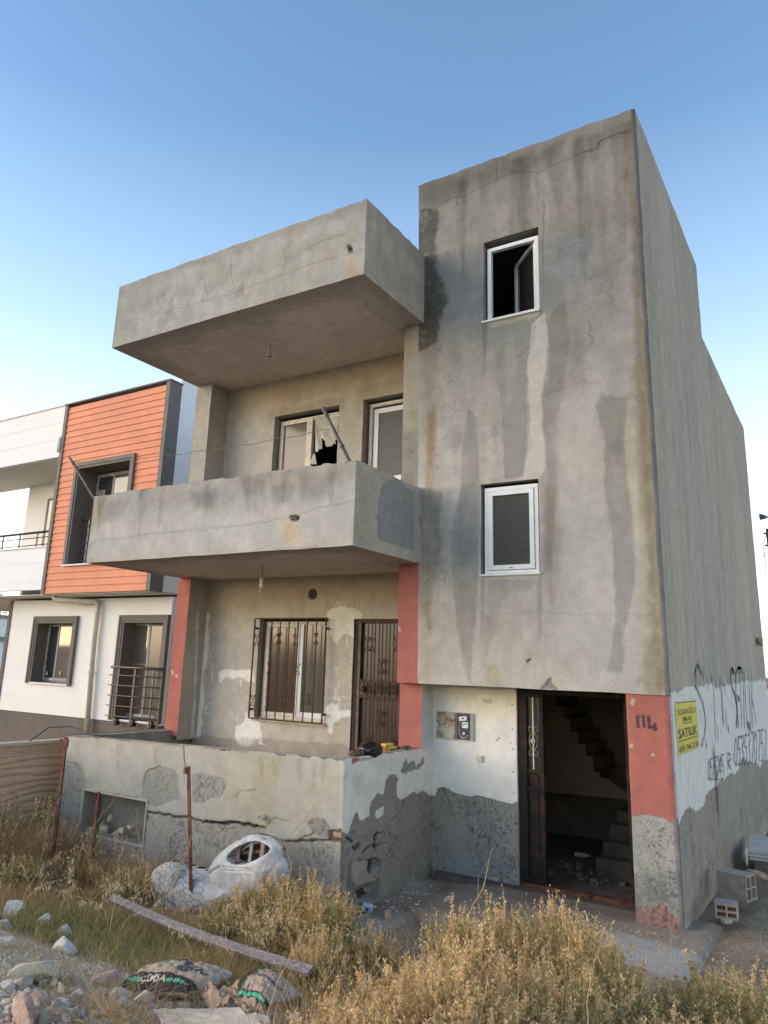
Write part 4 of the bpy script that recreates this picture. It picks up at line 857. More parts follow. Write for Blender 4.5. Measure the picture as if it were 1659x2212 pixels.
for k, zf_ in ((1, .80), (3, .80), (7, .80), (2, .5), (5.2, .5), (0.35, .78), (.35, .17), (4, .20), (6.6, .22)):
    orn(x0-.03+bw*k, z0+(z1-z0)*zf_, .085)
# iron security door to the loggia
x0, z1 = GD0, GDZ; x1 = -.1; z0 = .86; yd = BY+.03
MB().quad((x0, BY, z0), (x0, BY, z1), (x0, BY+.1, z1), (x0, BY+.1, z0)).build('reveal', m_core, house)
d = frame(MB(), x0+.0, x1, z0, z1, yd-.01, yd+.03, .05).build('security_door', m_grill, house)
MB().box(x0+.1, x1, yd+.05, yd+.06, z0, z1-.05).build('pane', glass('brown_door_glass', (.06, .035, .026), .25), d)
MB().box(x0+.05, x0+.10, yd, yd+.03, z0, z1-.05).build('leaf_frame', M('grey_brown_iron', (.13, .105, .085), .6, .3, 10, .2), d)
zm0, zm1 = P(*ZC(600, 2100, 1.508)([(1300, 935)])[0], y=yd)[2], P(*ZC(600, 2100, 1.508)([(1300, 850)])[0], y=yd)[2]
MB().box(x0+.10, x1, yd-.01, yd+.03, zm1-.012, zm1+.025).build('rail', m_grill, d); MB().box(x0+.10, x1, yd-.01, yd+.03, zm0-.03, zm0+.012).build('rail', m_grill, d)
MB().box(x0+.10, x1, yd+.01, yd+.02, zm0, zm1).build('relief_panel', M('rusty_relief', (.12, .085, .06), .7, .5, 30, 1, 70, .2), d)
b = MB()
for i in range(26):
    xx = x0+.16+i*.03; b.bar((xx, yd+.004, zm0+.03), (xx+.012, yd+.004, zm1-.03), .01, .008, up=(0, 1, 0))
tag(b.build('relief_ribs', m_grill, d), kind='stuff')
MB().lathe([(.035, 0), (.04, -.03), (.02, -.045)], (x0+.17, yd, (zm0+zm1)/2), 12, 'y').build('lock', m_grill, d)
for i in range(1, 7):
    xx = x0+.10+i*.115
    if xx < x1-.02: MB().bar((xx, yd, z0), (xx, yd, z1-.04), .012, .012, up=(0, 1, 0)).build('bar', m_grill, d)
yg2 = yd-.004
for k, zz in ((1, z1-.33), (3, z1-.62), (5, z1-.33), (3, zm0-.27), (1, zm0-.62), (5, zm0-.62)):
    if x0+.1+k*.115 < x1: orn(x0+.10+k*.115, zz, .1, d, yg2)

# ---------------- entrance: rusty iron door frame, narrow side leaf
yf = .47
m_door = M('rusty_black_door_iron', (.026, .022, .022), .7, .4, 4, .4, 60, .3, rgb2=(.075, .038, .026), lo=.48, hi=.66)
dl, dr = P(1125, 1700, y=yf)[0], 2.46; zt = 2.07; zb = P(1180, 1915, y=yf)[2]
d = MB().box(dl, dl+.05, yf-.03, yf+.03, zb, zt-.005).box(dr-.10, dr-.0, yf-.03, yf+.03, zb-.02, zt-.005).box(dl+.05, dr-.1, yf-.03, yf+.03, zt-.06, zt-.005).build('entrance_door', m_door, house)
MB().box(P(1357, 1700, y=yf)[0], P(1366, 1700, y=yf)[0]+.03, yf-.045, yf-.031, zb-.03, zt-.01).build('jamb', m_door, d)
MB().box(dl+.02, dr, yf-.05, yf+.03, zb-.06, zb+.012).build('threshold', m_rust, d)
lx0, lx1 = dl+.05, P(1178, 1700, y=yf)[0]
frame(MB(), lx0, lx1, zb+.03, zt-.06, yf-.035, yf+.02, .04).build('side_leaf', m_door, d)
zz1, zz2 = P(1150, 1665, y=yf)[2], P(1150, 1700, y=yf)[2]
zz0 = zz1
MB().box(lx0+.04, lx1-.04, yf-.03, yf+.015, zz1-.02, zz1+.02).build('rail', m_door, d); MB().box(lx0+.04, lx1-.04, yf-.03, yf+.015, zz2-.03, zz2).build('rail', m_door, d)
MB().box(lx0+.04, lx1-.04, yf-.01, yf+.01, zb+.06, zz1-.02).box(lx0+.075, lx1-.075, yf-.018, yf-.01, zb+.12, zz2-.07).box(lx0+.07, lx1-.07, yf-.018, yf-.01, zz2+.02, zz1-.04).build('door_panel', m_door, d)
MB().box(lx0+.04, lx1-.04, yf+.005, yf+.01, zz1+.02, zt-.1).build('pane', glass('grimy_glass', (.03, .027, .024), .3), d)
xc = (lx0+lx1)/2; zc = P(1148, 1600, y=yf)[2]
MB().bar((xc, yf-.03, zz1+.02), (xc, yf-.03, zt-.1), .012, .012, up=(0, 1, 0)).build('bar', m_pvcold, d)
b = MB(); s = .035
for sx in (-1, 1):
    b.tube([(xc+sx*(.012+s*math.sin(math.pi*i/10)), yf-.03, zc-.11+.22*i/10) for i in range(11)], .0045, 5)
    for sz in (-1, 1):
        b.tube([(xc+sx*.01+sx*.04*math.sin(a*.5), yf-.03, zc+sz*(.13+.028*math.sin(a))) for a in [i*.6 for i in range(9)]], .0045, 5)
b.build('scroll', M('dull_brass_iron', (.26, .22, .16), .5, .3, 20), d)
b = MB()
for k in range(8): a = k*math.pi/4; b.lathe([(.012, 0), (.012, -.008), (.004, -.011)], (xc+.019*math.cos(a), yf-.034, zc+.019*math.sin(a)), 8, 'y')
b.lathe([(.014, 0), (.014, -.012), (.004, -.016)], (xc, yf-.034, zc), 8, 'y'); b.build('rosette', M('green_grey_paint', (.28, .36, .28), .6), d)

# ---------------- stair hall behind the door, its dimness partly put into dark colours
def pz_(px, py, y): q = P(px, py, y=y); return q[0], q[2]
ys = 2.3; zs = ZC(1950, 2600, 2.011)
SP = zs([(345, 190), (440, 190), (440, 318), (502, 322), (502, 412), (560, 418), (562, 512), (618, 520), (620, 612), (676, 618), (680, 710), (735, 712), (742, 832), (790, 838), (795, 880), (850, 885), (930, 950), (1000, 990), (1060, 1010), (1060, 1060), (960, 1050), (760, 1030), (350, 990)])
V = [pz_(a, c, ys) for a, c in SP]
st = MB(); st.poly([(a, ys, c) for a, c in V])
stair = st.build('stair_flight', M('dimmed_stair_wall', (.16, .12, .09), .95, .12, 3, .3, 30), house)  # wall colour darkened so the stair sinks into the dimness
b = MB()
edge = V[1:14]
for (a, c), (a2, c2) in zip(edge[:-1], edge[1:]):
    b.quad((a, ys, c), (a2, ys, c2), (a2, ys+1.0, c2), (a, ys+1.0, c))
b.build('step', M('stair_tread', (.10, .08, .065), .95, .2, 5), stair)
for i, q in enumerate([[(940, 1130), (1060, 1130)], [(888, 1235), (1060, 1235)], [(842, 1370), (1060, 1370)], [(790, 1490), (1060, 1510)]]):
    a = pz_(*zs([q[0]])[0], 2.0-.2*i); MB().box(a[0], 2.72, 1.9-.22*i, 3.2, -.05, a[1]).build('step', M('dark_step', (.075, .06, .05), .95, .2, 5) if i == 0 else bpy.data.materials['dark_step'], house)  # extra dark colour counters the door light on these steps
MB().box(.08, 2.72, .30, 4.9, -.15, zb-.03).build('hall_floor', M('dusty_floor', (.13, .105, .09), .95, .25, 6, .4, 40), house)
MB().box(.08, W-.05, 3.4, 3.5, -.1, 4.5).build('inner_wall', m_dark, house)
# rubble on the hall floor
b = MB(); rs = random.Random(2)
for i in range(60):
    x, y = rs.uniform(1.0, 2.0), rs.uniform(1.0, 2.2); s = rs.uniform(.01, .04); b.hexa([(x+dx*s*rs.uniform(.6, 1.2), y+dy*s, zb-.03+dz*s) for dz in (0, 1) for dx, dy in ((-1, -1), (1, -1), (1, 1), (-1, 1))])
tag(b.build('floor_rubble', m_dark), 'small rubble scattered on the dark floor inside the open doorway', 'rubble', kind='stuff')
# ================================================================== things fixed to, hanging from or lying on the house
# meter cabinet
ym = RY-.012; zk = ZC(1650, 2650, 4.1475)
def wp(pts, y): return [(P(a, c, y=y)[0], P(a, c, y=y)[2]) for a, c in pts]
(mx0, mz1), (mxm, _), (mx1, mz0) = wp(zk([(237, 525), (540, 540), (840, 1020)]), ym)[0:3]
mz0 = wp(zk([(240, 968)]), ym)[0][1]
cab = thing('meter_cabinet', 'rusty white electricity meter cabinet set in the white wall, right half open', 'meter box', loc=(0, 0, 0))
frame(MB(), mx0, mx1, mz0, mz1, ym-.012, ym+.0, .008).build('cabinet_frame', M('chipped_white_metal', (.52, .48, .40), .6, .2, 30), cab)
m_cabd = M('rust_stained_white_metal', (.30, .17, .10), .7, .3, 7, .2, 60, .2, rgb2=(.52, .48, .40), lo=.36, hi=.55)
dd = MB().box(mx0+.008, mxm, ym-.022, ym-.006, mz0+.008, mz1-.008).build('door', m_cabd, cab)
c_ = ((mx0+mxm)/2+.03, (mz0+mz1)/2); frame(MB(), c_[0]-.022, c_[0]+.022, c_[1]-.022, c_[1]+.018, ym-.026, ym-.022, .006).build('window_slot', m_rust, dd)
MB().box(c_[0]-.014, c_[0]+.014, ym-.025, ym-.0225, c_[1]-.014, c_[1]+.011).build('pane', m_white, dd); MB().box(mx0+.01, mx0+.032, ym-.028, ym-.022, c_[1]-.02, c_[1]+.02).build('latch', m_white, dd)
MB().box(mxm+.002, mx1-.008, ym-.003, ym-.0015, mz0+.008, mz1-.008).build('back_plate', M('dark_grey_board', (.10, .105, .115), .8, .25, 12), cab)
MB().box(mxm+.002, mxm+.03, ym-.0165, ym-.003, mz0+.008, mz1-.008).build('side_plate', M('brown_plate', (.22, .16, .12), .8), cab)
MB().box(mx1-.045, mx1-.008, ym-.0165, ym-.003, mz0+.008, mz1-.008).build('side_plate', M('greenish_plate', (.33, .335, .30), .8), cab)
me_ = wp(zk([(645, 705), (745, 812)]), ym-.02); mt = MB().box(me_[0][0], me_[1][0], ym-.035, ym-.003, me_[1][1], me_[0][1]).build('meter', m_pvc, cab, bevel=.006)
MB().box(me_[0][0]+.015, me_[1][0]-.015, ym-.037, ym-.0355, me_[0][1]-.028, me_[0][1]-.014).build('display', M('lcd', (.22, .24, .20), .4), mt); MB().lathe([(.007, 0), (.006, -.003)], (me_[0][0]+.02, ym-.0355, me_[1][1]+.03), 10, 'y').build('knob', m_black, mt)
q = wp(zk([(603, 690), (725, 610)]), ym-.02)
MB().hexa([(q[0][0], ym-.04, q[0][1]), (q[1][0], ym-.04, q[0][1]+.012), (q[1][0], ym-.005, q[0][1]+.012), (q[0][0], ym-.005, q[0][1]), (q[0][0], ym-.04, q[1][1]-.014), (q[1][0], ym-.04, q[1][1]), (q[1][0], ym-.005, q[1][1]), (q[0][0], ym-.005, q[1][1]-.014)]).build('breaker', m_pvc, cab)
q2 = wp(zk([(640, 640), (660, 660)]), ym-.04); MB().box(q2[0][0], q2[1][0]+.012, ym-.0425, ym-.0405, q2[1][1], q2[0][1]).build('switch', m_black, cab)
q = wp(zk([(655, 872), (692, 915)]), ym-.02); MB().box(q[0][0], q[1][0], ym-.03, ym-.003, q[1][1], q[0][1]).build('plug', m_pvc, cab, bevel=.004)
q = wp(zk([(607, 685), (590, 800), (600, 910), (630, 955), (680, 968), (715, 950), (738, 915)]), ym-.02); MB().tube([(a, ym-.022, c) for a, c in q], .0028, 6).build('cable', m_white, cab)
# little number plate
q = wp(zk([(978, 327), (1098, 400)]), ym); pl = MB().box(q[0][0], q[1][0], ym-.008, ym-.006, q[1][1], q[0][1]).build('number_plate', M('pale_plate', (.55, .52, .44), .6, .05, 9)); tag(pl, 'small blank-looking pale plate screwed to the white wall above the meter cabinet', 'plate')
def text(body, size, name, mat, parent, loc, rot, ext=.001, sx=1, align='CENTER', bold=0):
    cu = bpy.data.curves.new(name, 'FONT'); cu.body = body; cu.size = size; cu.extrude = ext; cu.align_x = align; cu.offset = bold; cu.resolution_u = 2
    o = bpy.data.objects.new(name, cu); COL.objects.link(o); dg = bpy.context.evaluated_depsgraph_get(); me = bpy.data.meshes.new_from_object(o.evaluated_get(dg)); bpy.data.objects.remove(o)
    co = np.empty(len(me.vertices)*3, np.float32); me.vertices.foreach_get('co', co); co = co.reshape(-1, 3); co[:, 0] *= sx
    Mx = np.array(Matrix.Translation(loc) @ rot.to_4x4()); co = co@Mx[:3, :3].T+Mx[:3, 3]; me.vertices.foreach_set('co', co.astype(np.float32).ravel()); me.materials.clear()
    return link(name, me, mat, parent)
ROT_F = Matrix.Rotation(math.pi/2, 3, 'X'); ROT_R = Matrix.Rotation(math.pi/2, 3, 'Z') @ Matrix.Rotation(math.pi/2, 3, 'X')
cx_ = (q[0][0]+q[1][0])/2
text('NO.1', .016, 'lettering', M('faded_ink', (.30, .29, .26), .7), pl, (cx_, ym-.0085, (q[0][1]+q[1][1])/2+.002), ROT_F, .0003) if False else None
for r_ in range(2):
    b = MB()
    for i in range(5+r_): b.box(cx_-.026+i*.009, cx_-.021+i*.009, ym-.0088, ym-.0081, q[1][1]+.006+.014*(1-r_), q[1][1]+.014+.014*(1-r_))
    b.build('faded_lettering', M('faded_ink', (.33, .32, .29), .7), pl)
# light switch
q = wp(zk([(878, 1240), (980, 1358)]), ym); sw = thing('light_switch', 'square white light switch on the white wall below the meter cabinet', 'switch')
MB().box(q[0][0], q[1][0], ym-.016, ym-.004, q[1][1], q[0][1]).build('cover_plate', M('yellowed_white_plastic', (.58, .56, .47), .5), sw, bevel=.003); MB().box(q[0][0]+.012, q[1][0]-.014, ym-.022, ym-.0165, q[1][1]+.02, q[0][1]-.01).build('rocker', M('yellowed_plastic', (.62, .59, .46), .4), sw, bevel=.002)

# estate agent's sign on the side wall
zg2 = ZC(2450, 2500, 3.016)
def ws(pts, x=W): return [(P(a, c, x=x)[1], P(a, c, x=x)[2]) for a, c in pts]
q = ws(zg2([(563, 705), (820, 713), (850, 1300), (598, 1345)]), W+.01)
sy0, sy1 = (q[0][0]+q[3][0])/2, (q[1][0]+q[2][0])/2; sz1, sz0 = (q[0][1]+q[1][1])/2, (q[2][1]+q[3][1])/2
sign = thing('for_sale_sign', 'yellow estate agent sign with black lettering on the side wall by the red corner', 'sign')
MB().box(W+.004, W+.009, sy0, sy1, sz0, sz1).build('board', M('worn_white_edge', (.55, .52, .38), .5), sign)
MB().box(W+.0095, W+.0105, sy0+.025, sy1-.02, sz0+.012, sz1-.015).build('face', M('yellow_print', (.66, .52, .035), .45, .08, 4), sign)
sw_, sh = sy1-sy0, sz1-sz0; yc = (sy0+sy1)/2
m_ink = M('black_ink', (.03, .02, .015), .5); m_ink2 = M('brown_ink', (.055, .02, .012), .5)
for body, zr, size, mt_, wf in (('SUSANOĞLU', .735, .155, m_ink, .86), ('EMLAK', .605, .11, m_ink, .42), ('SATILIK', .31, .225, m_ink2, .88), ('0541 746 23 50', .055, .145, m_ink2, .88)):
    o = text(body, size*sh/.7*.72, 'lettering', mt_, sign, (0, 0, 0), Matrix.Identity(3), 0.0004, bold=.0016 if body[0] in 'E0' else .0008 if body[1] == 'U' else .0035)
    me = o.data; co = np.empty(len(me.vertices)*3, np.float32); me.vertices.foreach_get('co', co); co = co.reshape(-1, 3)
    w0, w1 = co[:, 0].min(), co[:, 0].max(); co[:, 0] = (co[:, 0]-(w0+w1)/2)*(wf*sw_/(w1-w0)); 
    out = np.stack([W+.0115+co[:, 2], yc+co[:, 0], sz0+zr*sh+co[:, 1]], 1); me.vertices.foreach_set('co', out.astype(np.float32).ravel())
for zr, a, c in ((.965, .04, .96), (.565, .3, .72), (.255, .06, .96)): MB().box(W+.011, W+.0122, sy0+a*sw_, sy0+c*sw_, sz0+zr*sh-.005, sz0+zr*sh+.005).build('rule', m_ink, sign)

# graffiti: sprayed strokes following the wall
m_spray = M('bluish_spray_paint', (.17, .185, .205), .8, .3, 30)
m_spray2 = M('pale_spray_paint', (.46, .455, .44), .85, .3, 20)
def ribbon(name, pts, w, mat, parent, x=W+.011, pinch=None):
    V = [Vector((0, *v)) for v in ws(pts, W)]; n = len(V); vs = []; fs = []
    fine = []
    for i in range(n-1):
        k = max(1, int((V[i+1]-V[i]).length/.06))
        for j in range(k): fine.append(V[i]+(V[i+1]-V[i])*(j/k))
    fine.append(V[-1]); n = len(fine); rs = random.Random(len(pts)*7+int(abs(V[0].y)*1000))
    for i, v in enumerate(fine):
        t = (fine[min(i+1, n-1)]-fine[max(i-1, 0)]); t = t.normalized() if t.length > 1e-6 else Vector((0, 0, 1)); nn = Vector((0, -t.z, t.y))
        ww = w*(.55 if i in (0, n-1) else 1)*rs.uniform(.8, 1.2)
        vs += [(x, v.y+nn.y*ww/2, v.z+nn.z*ww/2), (x, v.y-nn.y*ww/2, v.z-nn.z*ww/2)]
    for i in range(n-1): fs.append((2*i, 2*i+1, 2*i+3, 2*i+2))
    me = bpy.data.meshes.new(name); me.from_pydata(vs, [], fs); return link(name, me, mat, parent)
S1 = [[(870, 415), (850, 330), (825, 290), (805, 350), (798, 450), (805, 540)], [(805, 540), (850, 640), (890, 760), (915, 900), (915, 1030), (900, 1150), (870, 1250)]]
GR = [([(1250, 400), (1235, 345), (1215, 370), (1212, 480), (1230, 570), (1262, 640), (1285, 760), (1292, 880), (1285, 960), (1275, 1030)], .075),
      ([(1308, 1050), (1285, 800), (1275, 560), (1275, 400), (1300, 340), (1320, 320), (1340, 350)], .05), ([(1325, 370), (1335, 700), (1342, 1050)], .035), ([(1352, 330), (1365, 600), (1375, 1055)], .04), ([(1370, 350), (1388, 650), (1405, 1010)], .04),
      ([(1425, 380), (1435, 700), (1448, 1030)], .04), ([(1410, 990), (1450, 1040)], .12), ([(1465, 380), (1463, 560), (1462, 700), (1470, 1050)], .045), ([(1462, 690), (1490, 800), (1515, 1000)], .045), ([(1295, 660), (1320, 710)], .08), ([(1295, 350), (1342, 350)], .10), ([(1222, 345), (1250, 380)], .09),
      ([(1185, 1010), (1192, 1100)], .07), ([(920, 1180), (926, 1280)], .045)]
GR += [([(a, b_), (c, d_)], .028) for a, b_, c, d_ in ((935, 380, 945, 600), (985, 370, 1000, 560), (1030, 450, 1045, 600), (1080, 410, 1095, 600), (1100, 440, 1130, 1020), (1125, 480, 1150, 640), (1010, 560, 1035, 1200), (1055, 990, 1065, 1200), (1145, 800, 1172, 1060), (1015, 260, 1016, 330), (1068, 260, 1069, 310), (890, 320, 892, 500), (1095, 580, 1128, 1010))]
def dig(x, y, w, h, kind):
    K = {'0': [(.5, 0), (.9, .2), (1, .5), (.9, .85), (.5, 1), (.1, .85), (0, .5), (.1, .2), (.5, 0)], '5': [(1, 0), (.2, .02), (.1, .42), (.7, .42), (1, .65), (.8, .95), (.1, 1)], '3': [(0, .08), (.6, 0), (.95, .2), (.4, .45), (.95, .65), (.8, .95), (0, 1)],
         '7': [(0, 0), (1, 0), (.5, 1)], '8': [(.5, .45), (.1, .25), (.5, 0), (.9, .25), (.5, .45), (0, .75), (.5, 1), (1, .75), (.5, .45)], '6': [(.9, 0), (.2, .4), (0, .7), (.4, 1), (.9, .8), (.6, .55), (.1, .65)], '2': [(0, .2), (.5, 0), (1, .2), (.6, .6), (0, 1), (1, 1)], '1': [(.3, .15), (.6, 0), (.6, 1)], 'R': [(0, 1), (0, 0), (.8, .1), (.8, .4), (0, .5), (1, 1)], '4': [(.7, 1), (.7, 0), (0, .65), (1, .65)]}[kind]
    return [(x+a*w, y+b_*h) for a, b_ in K]
for i, k in enumerate('0535245'):
    GR.append((dig(945+i*27, 1400-i*9, 22, 250+i*8, k), .026))
GR.append((dig(1178, 1330, 40, 200, 'R'), .03)); GR.append(([(1240, 1330), (1243, 1470)], .028))
for i, k in enumerate('0535370751'):
    GR.append((dig(1258+i*39, 1150-i*12, 30, 330+i*6, k), .034))
gp = tag(bpy.data.objects.new('spray_lettering', None), 'blue-grey sprayed letters and phone numbers running along the side wall', 'graffiti'); COL.objects.link(gp)
for pts, w_ in GR: ribbon('stroke', zg2(pts), w_, m_spray, gp)
for pts in S1: ribbon('stroke', zg2(pts), .05, m_spray if pts is S1[0] else m_spray2, gp)
ribbon('stroke', zg2([(825, 290), (828, 320)]), .12, m_spray, gp)

# hanging lamps
def bulb(px, py, zceil, L, label, spiral):
    q = P(px, py, z=zceil); x, y = q[0], q[1]
    t = thing('hanging_bulb', label, 'lamp', loc=(0, 0, 0))
    MB().tube([(x, y, zceil), (x+.004, y, zceil-L*.5), (x-.002, y, zceil-L)], .0045, 6).build('cord', m_grill, t)
    z = zceil-L
    if spiral:
        MB().lathe([(.012, 0), (.024, -.012), (.030, -.03), (.022, -.045), (.020, -.075)], (x, y, z), 14).build('socket', m_pvcold, t)
        MB().lathe([(.021, -.075), (.024, -.11), (.02, -.125)], (x, y, z), 14).build('ballast', m_pvc, t)
        MB().tube([(x+.021*math.cos(a), y+.021*math.sin(a), z-.128-a*.0042) for a in [i*.5 for i in range(38)]], .0068, 7).build('tube', M('spiral_tube', (.55, .45, .30), .4), t, True)
    else:
        MB().lathe([(.010, 0), (.022, -.008), (.03, -.05), (.034, -.06), (.034, -.085), (.028, -.088)], (x, y, z), 14).build('socket', M('beige_socket', (.40, .34, .25), .5), t)
        MB().lathe([(.024, -.0885), (.012, -.09)], (x, y, z), 14).build('contact', m_black, t)
bulb(584, 744, R0, .10, 'bare lamp socket hanging from the upper balcony ceiling', False)
bulb(567, 1222, F0, .16, 'spiral energy-saving bulb hanging from the lower balcony ceiling', True)

# iron clothes-line poles leaning out from the balcony rail, and the line
def pole(a, b_, label, r_=.02):
    t = thing('clothesline_pole', label, 'pole', 'clothes-line poles on the balcony'); MB().tube([a, b_], r_, 10).build('tube', m_iron, t)
    for k in (.3, .85) if r_ > .015 else (.75,):
        p_ = Vector(a).lerp(Vector(b_), k); dd_ = (Vector(b_)-Vector(a)).normalized(); MB().tube([p_-dd_*.012, p_+dd_*.012], r_*1.35, 10).build('clamp', m_iron, t)
yp = BF+.07
A_ = P(758, 990, y=yp); B_ = P(697, 880, y=yp-.05); A_[2] -= .06
pole(A_, B_, 'dark iron pole leaning left above the right corner of the balcony')
C_ = P(207, 1073, y=yp); D_ = P(150, 988, y=yp-.05); C_[2] -= .05
pole(C_, D_, 'dark iron pole leaning left over the left corner of the balcony', .018)
a = Vector(P(712, 927, y=yp)); c = Vector(D_).lerp(Vector(C_), .12); b = MB()
pts = [a.lerp(c, t/24)+Vector((0, 0, -.30*4*(t/24)*(1-t/24)*.25+.012*math.sin(t*1.9))) for t in range(25)]
tag(MB().tube(pts, .004, 5).build('clothesline', m_iron), 'thin sagging wire strung between the two balcony poles', 'wire')

# rubbish bag and litter on the terrace wall
def blob(name, c, r, mat, seed, sub=3, amp=.15, f=2.2, parent=None, smooth=True, squash=0, ridge=0):
    import bmesh
    bm = bmesh.new(); bmesh.ops.create_icosphere(bm, subdivisions=sub, radius=1)
    V = np.array([v.co[:] for v in bm.verts]); 
    n = fbm(V[:, 0]*f+V[:, 2]*.7*f+seed, V[:, 1]*f-V[:, 2]*f*.9+seed*2, seed, 4)+.6*fbm(V[:, 2]*f*1.3+seed*3, (V[:, 0]-V[:, 1])*f, seed+5, 4)
    if ridge: n = n-ridge*np.abs(fbm(V[:, 0]*f*1.6+V[:, 1]*f, V[:, 2]*f*2.1+seed, seed+9, 3))
    V = V*(1+amp*n)[:, None]*np.array(r)
    if squash: V[:, 2] = np.where(V[:, 2] < -squash*r[2], -squash*r[2]+.2*(V[:, 2]+squash*r[2]), V[:, 2])
    for v, q_ in zip(bm.verts, V): v.co = q_+np.array(c)
    me = bpy.data.meshes.new(name); bm.to_mesh(me); bm.free()
    if smooth: me.polygons.foreach_set('use_smooth', [True]*len(me.polygons))
    return link(name, me, mat, parent)
m_bag = M('shiny_black_plastic', (.012, .011, .012), .28, .2, 8, .5, 25, 0, .6)
bagt = thing('rubbish_bag', 'knotted black plastic rubbish bag lying on the white corner of the terrace wall', 'bag')
q = P(803, 1622, x=TX-.03)
blob('bag_body', q+np.array([-.02, 0, .01]), (.13, .15, .085), m_bag, 21, 4, .16, 2.4, bagt, ridge=.6)
q = P(772, 1626, x=TX-.06); blob('bag_neck', q, (.07, .11, .035), M('crinkled_brownish_plastic', (.05, .03, .02), .25, .6, 14, .8, 40, 0, .7, rgb2=(.20, .12, .07)), 22, 4, .35, 3.4, bagt, ridge=1.2)
zl_ = ZC(1280, 2850, 4.1475)
def wx(pts, x): return [Vector(P(a, c, x=x)) for a, c in pts]
q = wx(zl_([(900, 340)]), TX-.05)[0]; lt = thing('food_packet', 'yellow and orange food packet beside the black rubbish bag', 'packet')
MB().box(q.x-.03, q.x+.03, q.y, q.y+.10, TZ1, TZ1+.07).build('packet', M('orange_print', (.62, .17, .05), .4, .3, 20, rgb2=(.7, .5, .08)), lt, bevel=.01)
MB().box(q.x-.05, q.x+.02, q.y+.03, q.y+.19, TZ1+.055, TZ1+.085).box(q.x-.06, q.x+.0, q.y+.14, q.y+.30, TZ1+.02, TZ1+.045).build('flap', M('yellow_print', (.72, .52, .10), .4, .1, 12), lt, bevel=.006)
q = wx(zl_([(1250, 330)]), TX-.07)[0]; blob('crumpled_wrapper', (q.x, q.y+.02, TZ1+.015), (.05, .10, .02), M('grey_foil', (.14, .15, .17), .3, .6, 30, .8, 60, .4), 31, 3, .4, 4, ridge=1)
tag(COL.objects[-1], 'small crumpled dark wrapper on the terrace wall next to the red pillar', 'wrapper')
# ================================================================== THE NEIGHBOUR'S HOUSE
nh = thing('neighbour_house', 'new white two-storey house with an orange clad upper bay and grey trim', 'house')
NY, NG = 2.0, 2.6            # faces of the upper bay and of the ground floor
OX0, OX1 = -10.27, -7.06; OZ0, OZ1 = 3.53, 7.83
m_or = M('orange_siding', (.66, .25, .145), .65, .08, 1.3, .08, 60)
m_gr = M('grey_trim', (.155, .145, .14), .7, .08, 6, .1, 60)
m_nw = M('white_house_paint', (.78, .79, .82), .75, .03, 1.5, .12, 60)
m_nwg = M('warm_white_paint', (.80, .785, .755), .8, .035, 1.5, .15, 70)
m_sof = M('cream_soffit', (.68, .64, .55), .85, .04, 2, .1, 60)
m_pl = M('brown_grey_plinth', (.15, .125, .11), .85, .12, 2, .3, 50)
m_alu = M('grey_metal_rail', (.10, .088, .08), .45, .1, 20, 0, 80, .6)
# siding: every board its own lapped plank, cut round the window
owx0, owx1, owz0, owz1 = -9.72, -7.78, 4.13, 6.38
nP = 29; ph = (OZ1-.06-OZ0)/nP
def plank(x0, x1, z):
    return MB().hexa([(x0, NY-.030, z), (x1, NY-.030, z), (x1, NY+.02, z), (x0, NY+.02, z), (x0, NY-.012, z+ph), (x1, NY-.012, z+ph), (x1, NY+.02, z+ph), (x0, NY+.02, z+ph)]).build('siding_plank', m_or, nh)
for i in range(nP):
    z = OZ0+i*ph
    if z+ph*.5 > owz0 and z+ph*.5 < owz1: plank(OX0+.0, owx0, z); plank(owx1, OX1, z)
    else: plank(OX0, OX1, z)
def wallbox(mb, x0, x1, z0, z1, y0, y1, hs):
    xs = sorted(set([x0, x1]+[h[0] for h in hs]+[h[1] for h in hs]));
    for a, b_ in zip(xs[:-1], xs[1:]):
        zz = sorted([(h[2], h[3]) for h in hs if h[0] <= a+1e-6 and h[1] >= b_-1e-6]); c = z0
        for u, v in zz:
            if u > c+1e-6: mb.box(a, b_, y0, y1, c, u)
            c = v
        if c < z1-1e-6: mb.box(a, b_, y0, y1, c, z1)
    return mb
wallbox(MB(), OX0-.02, OX1+.05, OZ0+.003, OZ1-.05, NY+.022, NY+.14, [(owx0+.1, owx1-.1, owz0+.02, owz1-.1)]).build('wall', m_nw, nh)
MB().box(OX0-.10, OX0, NY-.05, NY+.02, OZ0-.004, OZ1).build('corner_trim', m_gr, nh)
MB().box(OX1, OX1+.11, NY-.05, NY+.022, OZ0-.004, OZ1).box(OX1+.05, OX1+.11, NY+.022, NY+.28, OZ0-.004, OZ1).build('corner_trim', m_gr, nh)
MB().box(OX0-.1, OX1+.13, NY-.07, NY+.3, OZ1, OZ1+.03).build('coping', m_gr, nh)
MB().box(OX1-.0, OX1+.085, NY+.282, 11, OZ0, OZ1+.13).build('wall', m_nw, nh)
MB().box(OX1-.02, OX1+.10, NY+.3, 11, OZ1+.13, OZ1+.16).build('coping', m_nw, nh)
